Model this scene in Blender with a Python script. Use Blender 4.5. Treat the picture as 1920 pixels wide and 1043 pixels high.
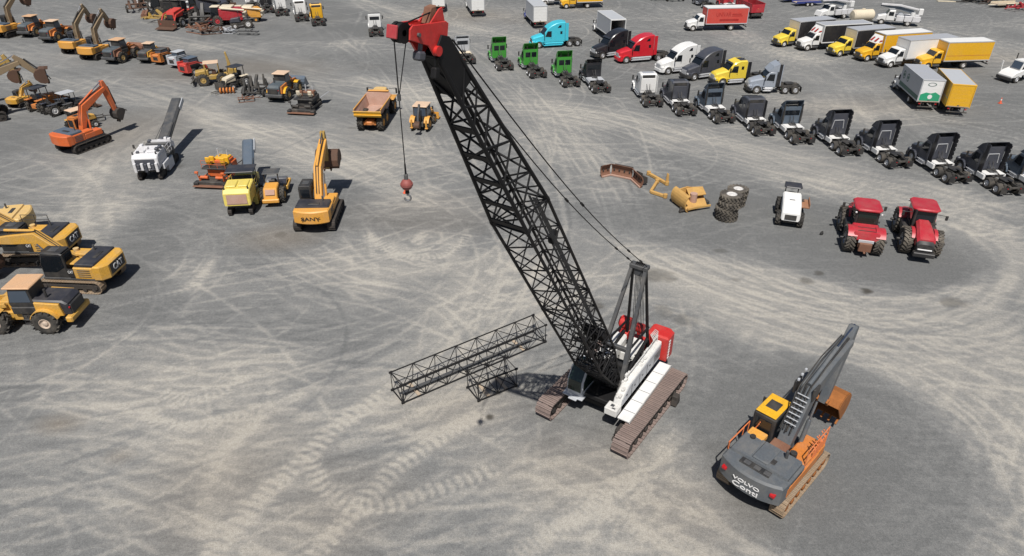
import bpy, math, random
import numpy as np
from mathutils import Matrix, Vector
R = math.radians
random.seed(7)
for o in list(bpy.data.objects): bpy.data.objects.remove(o)
SC = bpy.context.scene
COL = SC.collection

# ---------------------------------------------------------------- camera
CAM_H, PITCH, FPX = 27.0, R(32), 1300.0          # drone height (m), downward pitch, focal length in photo pixels
cam = bpy.data.objects.new('camera', bpy.data.cameras.new('camera'))
COL.objects.link(cam)
cam.location = (0, 0, CAM_H)
cam.rotation_euler = (R(90) - PITCH, 0, 0)
cam.data.sensor_fit = 'HORIZONTAL'
cam.data.sensor_width = 36.0
cam.data.lens = 36.0 * FPX / 1920.0
cam.data.clip_start = 0.5
cam.data.clip_end = 6000
SC.camera = cam

# ---------------------------------------------------------------- sky, sun, exposure
SUN_EL = R(60)
SUN_AZ = math.atan2(-0.995, -0.10)                # direction towards the sun in plan (behind the camera, a little left)
world = bpy.data.worlds.new('World'); SC.world = world
world.use_nodes = True
wn = world.node_tree.nodes; wl = world.node_tree.links
for n in list(wn): wn.remove(n)
w_out = wn.new('ShaderNodeOutputWorld'); w_bg = wn.new('ShaderNodeBackground'); w_sky = wn.new('ShaderNodeTexSky')
w_sky.sky_type = 'NISHITA'; w_sky.sun_disc = False
w_sky.sun_elevation = SUN_EL
w_sky.sun_rotation = math.pi / 2 - SUN_AZ
w_sky.altitude = 100; w_sky.dust_density = 1.6
w_bg.inputs['Strength'].default_value = 0.055
wl.new(w_sky.outputs[0], w_bg.inputs['Color']); wl.new(w_bg.outputs[0], w_out.inputs['Surface'])
sun = bpy.data.objects.new('sun', bpy.data.lights.new('sun', 'SUN'))
COL.objects.link(sun)
sun.data.energy = 4.9; sun.data.angle = R(0.55); sun.data.color = (1.0, 0.955, 0.89)
to_sun = Vector((math.cos(SUN_EL) * math.cos(SUN_AZ), math.cos(SUN_EL) * math.sin(SUN_AZ), math.sin(SUN_EL)))
sun.rotation_euler = to_sun.to_track_quat('Z', 'Y').to_euler()
sun.location = to_sun * 80
SC.view_settings.view_transform = 'Standard'
SC.view_settings.look = 'None'
SC.view_settings.exposure = 0.0
SC.view_settings.gamma = 1.0

# ---------------------------------------------------------------- a pixel of the photograph -> a point on the yard
cP, sP = math.cos(PITCH), math.sin(PITCH)
def G(x, y, z=0.0):
    u = (x - 960) / FPX; v = (521.5 - y) / FPX
    t = (z - CAM_H) / (-sP + v * cP)
    return (u * t, (cP + v * sP) * t)

# ---------------------------------------------------------------- materials
MATS = {}
DUST = (0.33, 0.29, 0.235)
def mat(name, rgb, rough=0.5, metal=0.0, dirt=0.25, var=0.12, scale=1.3, coat=0.0, bump=0.0, rust=None, spec=0.5):
    m = bpy.data.materials.new(name); m.use_nodes = True
    nt = m.node_tree; N = nt.nodes; L = nt.links
    bs = N['Principled BSDF']
    tc = N.new('ShaderNodeTexCoord'); oi = N.new('ShaderNodeObjectInfo')
    n1 = N.new('ShaderNodeTexNoise'); n1.noise_dimensions = '4D'
    n1.inputs['Scale'].default_value = scale; n1.inputs['Detail'].default_value = 7; n1.inputs['Roughness'].default_value = 0.65
    n2 = N.new('ShaderNodeTexNoise'); n2.inputs['Scale'].default_value = scale * 9; n2.inputs['Detail'].default_value = 4
    mul = N.new('ShaderNodeMath'); mul.operation = 'MULTIPLY'; mul.inputs[1].default_value = 37.0
    L.new(oi.outputs['Random'], mul.inputs[0]); L.new(mul.outputs[0], n1.inputs['W'])
    L.new(tc.outputs['Object'], n1.inputs['Vector']); L.new(tc.outputs['Object'], n2.inputs['Vector'])
    # value variation
    hsv = N.new('ShaderNodeHueSaturation'); hsv.inputs['Color'].default_value = (*rgb, 1)
    mr = N.new('ShaderNodeMapRange'); mr.inputs['From Min'].default_value = 0.3; mr.inputs['From Max'].default_value = 0.7
    mr.inputs['To Min'].default_value = 1 - var; mr.inputs['To Max'].default_value = 1 + var
    L.new(n2.outputs['Fac'], mr.inputs['Value']); L.new(mr.outputs[0], hsv.inputs['Value'])
    # dust / rust in patches
    r1 = N.new('ShaderNodeMapRange'); r1.inputs['From Min'].default_value = 0.42; r1.inputs['From Max'].default_value = 0.72
    r1.inputs['To Min'].default_value = dirt * 0.15; r1.inputs['To Max'].default_value = dirt
    L.new(n1.outputs['Fac'], r1.inputs['Value'])
    mx = N.new('ShaderNodeMixRGB'); mx.inputs['Color2'].default_value = (*(rust or DUST), 1)
    L.new(r1.outputs[0], mx.inputs['Fac']); L.new(hsv.outputs[0], mx.inputs['Color1'])
    L.new(mx.outputs[0], bs.inputs['Base Color'])
    ra = N.new('ShaderNodeMath'); ra.operation = 'MULTIPLY_ADD'; ra.inputs[1].default_value = 0.5; ra.inputs[2].default_value = rough
    ra.use_clamp = True
    L.new(r1.outputs[0], ra.inputs[0]); L.new(ra.outputs[0], bs.inputs['Roughness'])
    bs.inputs['Metallic'].default_value = metal
    bs.inputs['Specular IOR Level'].default_value = spec
    if coat: bs.inputs['Coat Weight'].default_value = coat; bs.inputs['Coat Roughness'].default_value = 0.15
    if bump:
        bp = N.new('ShaderNodeBump'); bp.inputs['Strength'].default_value = bump; bp.inputs['Distance'].default_value = 0.03
        L.new(n2.outputs['Fac'], bp.inputs['Height']); L.new(bp.outputs[0], bs.inputs['Normal'])
    MATS[name] = m
    return m
def C(name, rgb, **k):
    if name not in MATS: mat(name, rgb, **k)
    return name
RUST = (0.17, 0.07, 0.03)
for nm, c, k in [
    ('cat_yellow', (0.64, 0.34, 0.035), dict(rough=.42, dirt=.45, var=.16)),
    ('pale_yellow', (0.66, 0.44, 0.16), dict(rough=.5, dirt=.45)),
    ('lemon', (0.72, 0.58, 0.12), dict(rough=.42, dirt=.3)),
    ('truck_yellow', (0.74, 0.40, 0.012), dict(rough=.38, dirt=.12, coat=.3)),
    ('truck_lemon', (0.78, 0.58, 0.05), dict(rough=.38, dirt=.15, coat=.3)),
    ('sany_yellow', (0.70, 0.33, 0.045), dict(rough=.42, dirt=.3)),
    ('orange', (0.62, 0.12, 0.022), dict(rough=.42, dirt=.25)),
    ('machine_orange', (0.55, 0.17, 0.02), dict(rough=.45, dirt=.3)),
    ('crane_red', (0.52, 0.02, 0.018), dict(rough=.4, dirt=.16)),
    ('case_red', (0.42, 0.015, 0.03), dict(rough=.38, dirt=.2, coat=.2)),
    ('truck_red', (0.55, 0.012, 0.025), dict(rough=.3, dirt=.06, coat=.5)),
    ('skid_red', (0.55, 0.04, 0.03), dict(rough=.4, dirt=.2)),
    ('box_red', (0.56, 0.06, 0.045), dict(rough=.5, dirt=.12)),
    ('print_red', (0.36, 0.016, 0.014), dict(rough=.5, dirt=.1)),
    ('white', (0.74, 0.74, 0.73), dict(rough=.4, dirt=.14, var=.04)),
    ('crane_white', (0.70, 0.70, 0.68), dict(rough=.5, dirt=.5, var=.1, rust=(0.30, 0.27, 0.24))),
    ('mill_white', (0.66, 0.66, 0.68), dict(rough=.5, dirt=.35, var=.08)),
    ('light_grey', (0.44, 0.46, 0.49), dict(rough=.45, dirt=.15, var=.05)),
    ('roof_grey', (0.34, 0.36, 0.40), dict(rough=.55, dirt=.25, var=.08)),
    ('silver', (0.30, 0.335, 0.39), dict(rough=.35, dirt=.1, coat=.3)),
    ('slate', (0.085, 0.115, 0.155), dict(rough=.35, dirt=.12, coat=.3)),
    ('truck_grey', (0.05, 0.055, 0.072), dict(rough=.35, dirt=.1, coat=.3)),
    ('truck_black', (0.012, 0.013, 0.018), dict(rough=.28, dirt=.08, coat=.4)),
    ('truck_green', (0.045, 0.27, 0.035), dict(rough=.36, dirt=.08, coat=.3)),
    ('truck_cyan', (0.05, 0.52, 0.66), dict(rough=.32, dirt=.06, coat=.4)),
    ('volvo_grey', (0.088, 0.102, 0.118), dict(rough=.5, dirt=.28)),
    ('dark_grey', (0.045, 0.05, 0.058), dict(rough=.55, dirt=.25)),
    ('loader_grey', (0.062, 0.085, 0.105), dict(rough=.45, dirt=.25)),
    ('black', (0.016, 0.017, 0.02), dict(rough=.5, dirt=.18)),
    ('black_hood', (0.022, 0.024, 0.034), dict(rough=.42, dirt=.15)),
    ('crane_black', (0.006, 0.0062, 0.0075), dict(rough=.6, dirt=.025, spec=.3)),
    ('lattice', (0.0085, 0.0085, 0.0105), dict(rough=.6, dirt=.05, spec=.3)),
    ('rubber', (0.026, 0.026, 0.027), dict(rough=.85, dirt=.32, spec=.2)),
    ('ag_rubber', (0.045, 0.042, 0.04), dict(rough=.85, dirt=.6, spec=.2)),
    ('chassis', (0.02, 0.021, 0.023), dict(rough=.65, dirt=.3)),
    ('steel', (0.35, 0.35, 0.36), dict(rough=.35, metal=.8, dirt=.3)),
    ('chrome', (0.6, 0.6, 0.62), dict(rough=.2, metal=1, dirt=.1)),
    ('alu', (0.62, 0.63, 0.65), dict(rough=.38, metal=.5, dirt=.12)),
    ('rim_white', (0.62, 0.61, 0.6), dict(rough=.45, dirt=.25)),
    ('rim_pink', (0.58, 0.46, 0.37), dict(rough=.5, dirt=.5)),
    ('track_steel', (0.19, 0.145, 0.13), dict(rough=.7, dirt=.6, rust=(0.30, 0.225, 0.195), bump=.4)),
    ('track_dark', (0.035, 0.032, 0.03), dict(rough=.75, dirt=.4, rust=(0.12, 0.09, 0.07))),
    ('track_tan', (0.27, 0.19, 0.12), dict(rough=.75, dirt=.5, bump=.3)),
    ('bucket_rust', (0.34, 0.12, 0.025), dict(rough=.7, dirt=.55, rust=(0.12, 0.05, 0.02), bump=.3)),
    ('bucket_brown', (0.085, 0.045, 0.03), dict(rough=.7, dirt=.4, rust=(0.16, 0.09, 0.055), bump=.3)),
    ('rust_brown', (0.17, 0.075, 0.045), dict(rough=.75, dirt=.5, rust=(0.30, 0.18, 0.12), bump=.3)),
    ('dump_bed', (0.40, 0.24, 0.18), dict(rough=.75, dirt=.6, rust=(0.5, 0.36, 0.30), bump=.3)),
    ('tan_roof', (0.60, 0.36, 0.20), dict(rough=.6, dirt=.4)),
    ('pale_roof', (0.66, 0.47, 0.33), dict(rough=.6, dirt=.3)),
    ('muddy_boom', (0.25, 0.18, 0.105), dict(rough=.6, dirt=.5, rust=(0.20, 0.16, 0.11))),
    ('green_print', (0.02, 0.33, 0.17), dict(rough=.45, dirt=.08)),
    ('dark_green', (0.03, 0.11, 0.09), dict(rough=.5, dirt=.1)),
    ('blue', (0.03, 0.05, 0.24), dict(rough=.4, dirt=.15)),
    ('cream', (0.66, 0.58, 0.44), dict(rough=.55, dirt=.2)),
    ('print_white', (0.76, 0.76, 0.76), dict(rough=.5, dirt=.1, var=.03)),
    ('print_black', (0.015, 0.015, 0.018), dict(rough=.5, dirt=.08)),
    ('lamp_red', (0.45, 0.01, 0.015), dict(rough=.25, dirt=.05)),
    ('lamp_clear', (0.7, 0.7, 0.7), dict(rough=.15, dirt=.1)),
    ('cone_orange', (0.72, 0.13, 0.06), dict(rough=.5, dirt=.1)),
    ('handrail_orange', (0.66, 0.18, 0.05), dict(rough=.5, dirt=.25)),
    ('mustard', (0.42, 0.26, 0.04), dict(rough=.55, dirt=.5)),
    ('blade_yellow', (0.55, 0.33, 0.10), dict(rough=.6, dirt=.45, rust=(0.27, 0.13, 0.05))),
    ('wood', (0.42, 0.33, 0.24), dict(rough=.8, dirt=.3)),
    ('ball_red', (0.27, 0.07, 0.06), dict(rough=.6, dirt=.45, rust=(0.20, 0.12, 0.11))),
    ('brown_seat', (0.30, 0.13, 0.06), dict(rough=.7, dirt=.3)),
]: mat(nm, c, **k)
def glass(name, rgb, rough=.06):
    m = bpy.data.materials.new(name); m.use_nodes = True
    b = m.node_tree.nodes['Principled BSDF']
    b.inputs['Base Color'].default_value = (*rgb, 1); b.inputs['Roughness'].default_value = rough
    b.inputs['Specular IOR Level'].default_value = 0.6
    MATS[name] = m
glass('glass', (0.010, 0.013, 0.017)); glass('glass_green', (0.012, 0.022, 0.018), .12); glass('glass_blue', (0.06, 0.08, 0.11), .1)
glass('visor', (0.03, 0.035, 0.045), .2)

# ---------------------------------------------------------------- mesh builder
def hom(M, p): return M @ Vector(p)
def axisM(p0, p1):
    p0, p1 = Vector(p0), Vector(p1); d = p1 - p0
    return Matrix.Translation(p0) @ d.to_track_quat('Z', 'Y').to_matrix().to_4x4(), d.length
def inset(pts, b):
    n = len(pts); ar = sum(pts[i][0] * pts[(i + 1) % n][1] - pts[(i + 1) % n][0] * pts[i][1] for i in range(n))
    s = 1 if ar > 0 else -1
    out = []
    for i in range(n):
        p, q, r = pts[i - 1], pts[i], pts[(i + 1) % n]
        e1 = Vector((q[0] - p[0], q[1] - p[1])); e2 = Vector((r[0] - q[0], r[1] - q[1]))
        if e1.length < 1e-6 or e2.length < 1e-6: out.append(q); continue
        n1 = Vector((-e1.y, e1.x)).normalized() * s; n2 = Vector((-e2.y, e2.x)).normalized() * s
        m = n1 + n2
        if m.length < .2: out.append(q); continue
        m = m / max(m.length_squared, .35) * 2
        out.append((q[0] + m.x * b, q[1] + m.y * b))
    return out
def ribbon(pts, ws):
    """outline (x,z) of an arm that follows pts with full widths ws"""
    up, dn = [], []
    for i, p in enumerate(pts):
        p = Vector(p)
        d = Vector((0, 0))
        if i > 0: d += (p - Vector(pts[i - 1])).normalized()
        if i < len(pts) - 1: d += (Vector(pts[i + 1]) - p).normalized()
        d.normalize(); n = Vector((-d.y, d.x)) * ws[i] / 2
        up.append(tuple(p + n)); dn.append(tuple(p - n))
    return up + dn[::-1]
class B:
    def __init__(s): s.v = []; s.f = []
    def add(s, vs, fs, M=None):
        k = len(s.v)
        s.v += [tuple(M @ Vector(p)) for p in vs] if M is not None else [tuple(p) for p in vs]
        s.f += [tuple(i + k for i in f) for f in fs]
        return s
    def box(s, x0, x1, y0, y1, z0, z1, b=.02, M=None):
        x0, x1 = min(x0, x1), max(x0, x1); y0, y1 = min(y0, y1), max(y0, y1); z0, z1 = min(z0, z1), max(z0, z1)
        b = min(b, (x1 - x0) * .4, (y1 - y0) * .4, (z1 - z0) * .4)
        if b <= 0.001:
            return s.add([(x, y, z) for x in (x0, x1) for y in (y0, y1) for z in (z0, z1)],
                         [(0, 1, 3, 2), (4, 6, 7, 5), (0, 4, 5, 1), (2, 3, 7, 6), (0, 2, 6, 4), (1, 5, 7, 3)], M)
        vs = []; idx = {}
        for i, x in enumerate((x0, x1)):
            for j, y in enumerate((y0, y1)):
                for k, z in enumerate((z0, z1)):
                    ix, iy, iz = (b if i == 0 else -b), (b if j == 0 else -b), (b if k == 0 else -b)
                    idx[i, j, k, 0] = len(vs); vs.append((x, y + iy, z + iz))
                    idx[i, j, k, 1] = len(vs); vs.append((x + ix, y, z + iz))
                    idx[i, j, k, 2] = len(vs); vs.append((x + ix, y + iy, z))
        fs = []
        for i in (0, 1): fs.append(tuple(idx[i, j, k, 0] for j, k in ((0, 0), (0, 1), (1, 1), (1, 0))))
        for j in (0, 1): fs.append(tuple(idx[i, j, k, 1] for i, k in ((0, 0), (0, 1), (1, 1), (1, 0))))
        for k in (0, 1): fs.append(tuple(idx[i, j, k, 2] for i, j in ((0, 0), (0, 1), (1, 1), (1, 0))))
        for i in (0, 1):
            for j in (0, 1): fs.append((idx[i, j, 0, 0], idx[i, j, 1, 0], idx[i, j, 1, 1], idx[i, j, 0, 1]))
        for i in (0, 1):
            for k in (0, 1): fs.append((idx[i, 0, k, 0], idx[i, 1, k, 0], idx[i, 1, k, 2], idx[i, 0, k, 2]))
        for j in (0, 1):
            for k in (0, 1): fs.append((idx[0, j, k, 1], idx[1, j, k, 1], idx[1, j, k, 2], idx[0, j, k, 2]))
        for i in (0, 1):
            for j in (0, 1):
                for k in (0, 1): fs.append((idx[i, j, k, 0], idx[i, j, k, 1], idx[i, j, k, 2]))
        return s.add(vs, fs, M)
    def prism(s, pts, y0, y1, b=.02, M=None, plane='xz'):
        """polygon pts extruded from y0 to y1 (plane xz -> along y; plane xy -> along z; plane yz -> along x)"""
        n = len(pts); ins = inset(pts, b) if b > 0 else pts
        f3 = {'xz': lambda p, t: (p[0], t, p[1]), 'xy': lambda p, t: (p[0], p[1], t), 'yz': lambda p, t: (t, p[0], p[1])}[plane]
        rings = [(ins, y0), (pts, y0 + b), (pts, y1 - b), (ins, y1)] if b > 0 else [(pts, y0), (pts, y1)]
        vs = [f3(p, t) for ps, t in rings for p in ps]
        fs = []
        for r in range(len(rings) - 1):
            for i in range(n):
                j = (i + 1) % n
                fs.append((r * n + i, r * n + j, (r + 1) * n + j, (r + 1) * n + i))
        fs.append(tuple(range(n))[::-1]); fs.append(tuple(range((len(rings) - 1) * n, len(rings) * n)))
        return s.add(vs, fs, M)
    def cyl(s, p0, p1, r0, r1=None, n=10, cap=True, M=None):
        r1 = r0 if r1 is None else r1
        A, L = axisM(p0, p1)
        vs = [A @ Vector((r * math.cos(2 * math.pi * i / n), r * math.sin(2 * math.pi * i / n), z)) for r, z in ((r0, 0), (r1, L)) for i in range(n)]
        fs = [(i, (i + 1) % n, n + (i + 1) % n, n + i) for i in range(n)]
        if cap: fs += [tuple(range(n))[::-1], tuple(range(n, 2 * n))]
        return s.add(vs, fs, M)
    def tube(s, pts, r, n=6, M=None):
        for a, b in zip(pts[:-1], pts[1:]): s.cyl(a, b, r, n=n, M=M)
        return s
    def lathe(s, prof, n=20, M=None, cap=False):
        """(radius, t) profile turned about the local y axis"""
        k = len(prof)
        vs = [(r * math.cos(2 * math.pi * i / n), t, r * math.sin(2 * math.pi * i / n)) for i in range(n) for r, t in prof]
        fs = [(i * k + j, i * k + j + 1, ((i + 1) % n) * k + j + 1, ((i + 1) % n) * k + j) for i in range(n) for j in range(k - 1)]
        return s.add(vs, fs, M)
    def loft(s, rings, cap=True, M=None, close=True):
        n = len(rings[0]); vs = [p for r in rings for p in r]; fs = []
        for r in range(len(rings) - 1):
            for i in range(n if close else n - 1):
                j = (i + 1) % n
                fs.append((r * n + i, r * n + j, (r + 1) * n + j, (r + 1) * n + i))
        if cap and close: fs += [tuple(range(n))[::-1], tuple(range((len(rings) - 1) * n, len(rings) * n))]
        return s.add(vs, fs, M)
    def sphere(s, c, r, n=14, M=None, sz=1.0):
        prof = [(max(r * math.sin(math.pi * i / 8), .001), -r * math.cos(math.pi * i / 8)) for i in range(9)]
        T = Matrix.Translation(c) @ Matrix.Rotation(R(90), 4, 'X') @ Matrix.Diagonal((1, sz, 1, 1))
        return s.lathe(prof, n, (M @ T) if M is not None else T)
    def plate(s, pts, t=.03, M=None):
        """thick sheet from a 3-D polygon"""
        p = [Vector(q) for q in pts]; nrm = (p[1] - p[0]).cross(p[2] - p[0]).normalized() * t
        n = len(p)
        return s.add(p + [q - nrm for q in p], [tuple(range(n)), tuple(range(n, 2 * n))[::-1]] + [(i, n + i, n + (i + 1) % n, (i + 1) % n) for i in range(n)], M)
    def mesh(s, name, smooth=False, ang=38):
        m = bpy.data.meshes.new(name); m.from_pydata(s.v, [], s.f); m.update()
        if smooth: m.shade_smooth(); m.set_sharp_from_angle(angle=R(ang))
        return m

# ---------------------------------------------------------------- objects
def T(name, label, cat, loc=(0, 0), rot=0.0, group=None, z=0.0):
    e = bpy.data.objects.new(name, None); COL.objects.link(e)
    e.location = (loc[0], loc[1], z); e.rotation_euler = (0, 0, rot)
    e.empty_display_size = .3
    e['label'] = label; e['category'] = cat
    if group: e['group'] = group
    return e
def P(par, name, b, m, smooth=False, label=None, loc=None, ang=38):
    me = b if isinstance(b, bpy.types.Mesh) else b.mesh(name, smooth, ang)
    o = bpy.data.objects.new(name, me); COL.objects.link(o)
    if len(me.materials) == 0: me.materials.append(MATS[m])
    elif me.materials[0] != MATS[m]:
        o.material_slots[0].link = 'OBJECT'; o.material_slots[0].material = MATS[m]
    o.parent = par
    if loc: o.location = loc
    if label: o['label'] = label
    return o
def top(o, label, cat, group=None):
    o['label'] = label; o['category'] = cat
    if group: o['group'] = group
    return o
def place(pa, la, pb, lb):
    """pose from two ground contacts: pixels pa, pb and their local plan coordinates la, lb"""
    A, Bq = G(*pa), G(*pb)
    rot = math.atan2(Bq[1] - A[1], Bq[0] - A[0]) - math.atan2(lb[1] - la[1], lb[0] - la[0])
    c, s = math.cos(rot), math.sin(rot)
    mx, my = (la[0] + lb[0]) / 2, (la[1] + lb[1]) / 2
    return ((A[0] + Bq[0]) / 2 - (c * mx - s * my), (A[1] + Bq[1]) / 2 - (s * mx + c * my)), rot
def face(p, q):
    """heading from pixel p towards pixel q on the ground"""
    a, b = G(*p), G(*q); return math.atan2(b[1] - a[1], b[0] - a[0])
CACHE = {}
def wheel(par, x, y, r, w, side=1, rimr=None, rim='rim_white', lugs=0, tyre='rubber', z=None, name='wheel', hub=True):
    rimr = rimr or r * .55
    k = ('ty', r, w, rimr, lugs)
    if k not in CACHE:
        h = w / 2
        b = B().lathe([(rimr, -h + .03), (r * .78, -h), (r * .93, -h + .02), (r, -h * .74), (r * 1.0, 0), (r, h * .74), (r * .93, h - .02), (r * .78, h), (rimr, h - .03)], 24)
        for i in range(lugs):
            for sd in (-1, 1):
                a = 2 * math.pi * (i + (.5 if sd > 0 else 0)) / lugs
                M = Matrix.Rotation(-a, 4, 'Y') @ Matrix.Translation((r, sd * h * .48, 0)) @ Matrix.Rotation(R(40) * sd, 4, 'X')
                b.box(-.05, .05 + r * .03, -h * .62, h * .62, -r * .045, r * .045, 0, M)
        CACHE[k] = b.mesh('wheel', not lugs, 40)
    o = P(par, name, CACHE[k], tyre, loc=(x, y, r if z is None else z))
    if hub:
        k2 = ('rim', r, w, rimr, side)
        if k2 not in CACHE:
            h = w / 2 * side
            CACHE[k2] = B().lathe([(rimr + .012, h - .045 * side), (rimr * .9, h - .02 * side), (rimr * .84, h * .72), (rimr * .5, h * .6), (rimr * .42, h * .85), (rimr * .2, h * .95), (.005, h * .95)], 18).mesh('rim', True, 35)
        P(o, 'rim', CACHE[k2], rim)
    return o
def text(par, name, s, m, size, M, depth=.012, wid=None):
    """lettering: flat raised letters, centred, in the local XY plane of matrix M"""
    cu = bpy.data.curves.new('lettering', 'FONT'); cu.body = s; cu.size = size; cu.align_x = 'CENTER'; cu.align_y = 'CENTER'; cu.extrude = depth
    cu.offset = size * .012
    to = bpy.data.objects.new('lettering', cu); COL.objects.link(to)
    bpy.context.view_layer.update()
    me = bpy.data.meshes.new_from_object(to.evaluated_get(bpy.context.evaluated_depsgraph_get()))
    bpy.data.objects.remove(to); bpy.data.curves.remove(cu)
    if wid:
        xs = [v.co.x for v in me.vertices]; k = wid / (max(xs) - min(xs))
        me.transform(Matrix.Diagonal((k, 1, 1, 1)))
    me.transform(M); me.materials.clear(); me.name = name
    return P(par, name, me, m)
def letM(p, right, up):
    r, u = Vector(right).normalized(), Vector(up).normalized(); n = r.cross(u)
    M = Matrix((r, u, n)).transposed().to_4x4(); M.translation = Vector(p); return M
UNIT = None
def bar(par, name, p0, p1, r, m):
    """a straight round bar: shared unit cylinder, scaled"""
    global UNIT
    if UNIT is None: UNIT = B().cyl((0, 0, 0), (0, 0, 1), 1, n=6, cap=True).mesh('bar', True, 70)
    A, L = axisM(p0, p1)
    k = ('bar', m)
    if k not in CACHE:
        CACHE[k] = UNIT.copy(); CACHE[k].materials.append(MATS[m])
    o = P(par, name, CACHE[k], m)
    o.matrix_local = A @ Matrix.Diagonal((r, r, L, 1))
    return o

# ================================================================ THE YARD (gravel, worn by traffic)
GX0, GX1, GY0, GY1, GR = -112.0, 112.0, 12.0, 166.0, 0.10
NX, NY = int((GX1 - GX0) / GR), int((GY1 - GY0) / GR)
rng = np.random.default_rng(11)
layers = {s: np.zeros((NY, NX), np.float32) for s in (.11, .24, .55, 1.4)}
prints = np.zeros((NY, NX), np.float32); pale = np.zeros((NY, NX), np.float32); stain = np.zeros((NY, NX), np.float32); warm = np.zeros((NY, NX), np.float32)
def catmull(pts, step=.07):
    P_ = np.array(pts, float); P_ = np.vstack([2 * P_[0] - P_[1], P_, 2 * P_[-1] - P_[-2]])
    out = []
    for i in range(1, len(P_) - 2):
        n = max(2, int(np.linalg.norm(P_[i + 1] - P_[i]) / step)); t = np.linspace(0, 1, n, endpoint=False)[:, None]
        a, b, c, d = P_[i - 1], P_[i], P_[i + 1], P_[i + 2]
        out.append(.5 * ((2 * b) + (c - a) * t + (2 * a - 5 * b + 4 * c - d) * t ** 2 + (3 * b - a - 3 * c + d) * t ** 3))
    return np.vstack(out)
def splat(arr, xy, w):
    ix = ((xy[:, 0] - GX0) / GR).astype(int); iy = ((xy[:, 1] - GY0) / GR).astype(int)
    ok = (ix >= 0) & (ix < NX) & (iy >= 0) & (iy < NY)
    np.add.at(arr, (iy[ok], ix[ok]), np.broadcast_to(w, ix.shape)[ok])
def wpts(px): return [G(*p) for p in px]
def normals(xy):
    d = np.gradient(xy, axis=0); d /= np.maximum(np.linalg.norm(d, axis=1, keepdims=True), 1e-6)
    return np.stack([-d[:, 1], d[:, 0]], 1)
def stroke(xy, amp, s, off=0.0):
    """a single worn line; amp is its lightness, s its softness"""
    nrm = normals(xy)
    fade = np.minimum(1, np.minimum(np.arange(len(xy)), np.arange(len(xy))[::-1]) / 40.)
    wob = np.interp(np.arange(len(xy)), np.linspace(0, len(xy), 12), rng.normal(0, 1, 12))
    mod = np.clip(.75 + .5 * np.interp(np.arange(len(xy)), np.linspace(0, len(xy), 30), rng.normal(0, 1, 30)), 0, 1.6)
    q = xy + nrm * (off + wob[:, None] * .06)
    splat(layers[s], q, (amp * fade * mod * 2.2).astype(np.float32))
def band(px, width, n, amp=.35, base=.25, dark=.3, world=False):
    """a lane of many overlapping wheel marks"""
    xy = catmull(px if world else wpts(px))
    nrm = normals(xy)
    L = len(xy)
    for k in range(n):
        o0, o1, o2 = rng.normal(0, width / 2.6, 3)
        off = np.interp(np.arange(L), [0, L * .5, L], [o0, (o0 + o2) / 2 + o1 * .35, o2])[:, None]
        a, b = sorted(rng.uniform(0, 1, 2)); b = min(1, b + .35); a = max(0, a - .1)
        seg = (xy + nrm * off)[int(a * L):max(int(b * L), int(a * L) + 30)]
        if len(seg) < 30: continue
        am = rng.uniform(.15, 1) * amp * (-dark if rng.random() < .3 else 1) * (1 if dark else 1)
        s = rng.choice([.11, .11, .11, .24, .24, .55])
        stroke(seg, am, s)
        if rng.random() < .6: stroke(seg, am, s, off=rng.choice([1.8, 2.1, .35]))
    if base:
        m = max(2, int(width / .5))
        for k in range(m):
            off = (k / (m - 1) - .5) * width if m > 1 else 0
            stroke(xy, base * .42, 1.4, off)
def tread(px, width, amp=.8, pitch=.45, base=.4, edge=0.0, skew=.0, light=True):
    """crawler or lugged tyre print: bars across the line"""
    xy = catmull(wpts(px), .05); nrm = normals(xy); L = len(xy)
    ln = np.concatenate([[0], np.cumsum(np.linalg.norm(np.diff(xy, axis=0), axis=1))])
    for o in np.arange(-width / 2, width / 2 + .01, .1):
        ph = ((ln + abs(o) * skew + rng.normal(0, .03)) % pitch) / pitch
        keep = np.interp(np.arange(L), np.linspace(0, L, 25), np.clip(rng.normal(.8, .4, 25), 0, 1.2))
        w = np.where(ph < .45, amp, -amp * .35) * keep
        splat(prints, xy + nrm * o, (w * 1.3).astype(np.float32))
    for o in np.arange(-width / 2, width / 2 + .01, .12): splat(pale, xy + nrm * o, np.float32(base * .8))
    if edge:
        for sd in (-1, 1): stroke(xy, edge, .11, sd * width / 2)
def blur(a, sig):
    s = sig / GR; r = max(1, int(3 * s)); k = np.exp(-.5 * (np.arange(-r, r + 1) / s) ** 2); k /= k.sum()
    for ax in (0, 1):
        pad = np.pad(a, [(r, r) if i == ax else (0, 0) for i in (0, 1)], mode='edge'); out = np.zeros_like(a)
        for i, w in enumerate(k): out += w * (pad[i:i + a.shape[0]] if ax == 0 else pad[:, i:i + a.shape[1]])
        a = out
    return a
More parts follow.
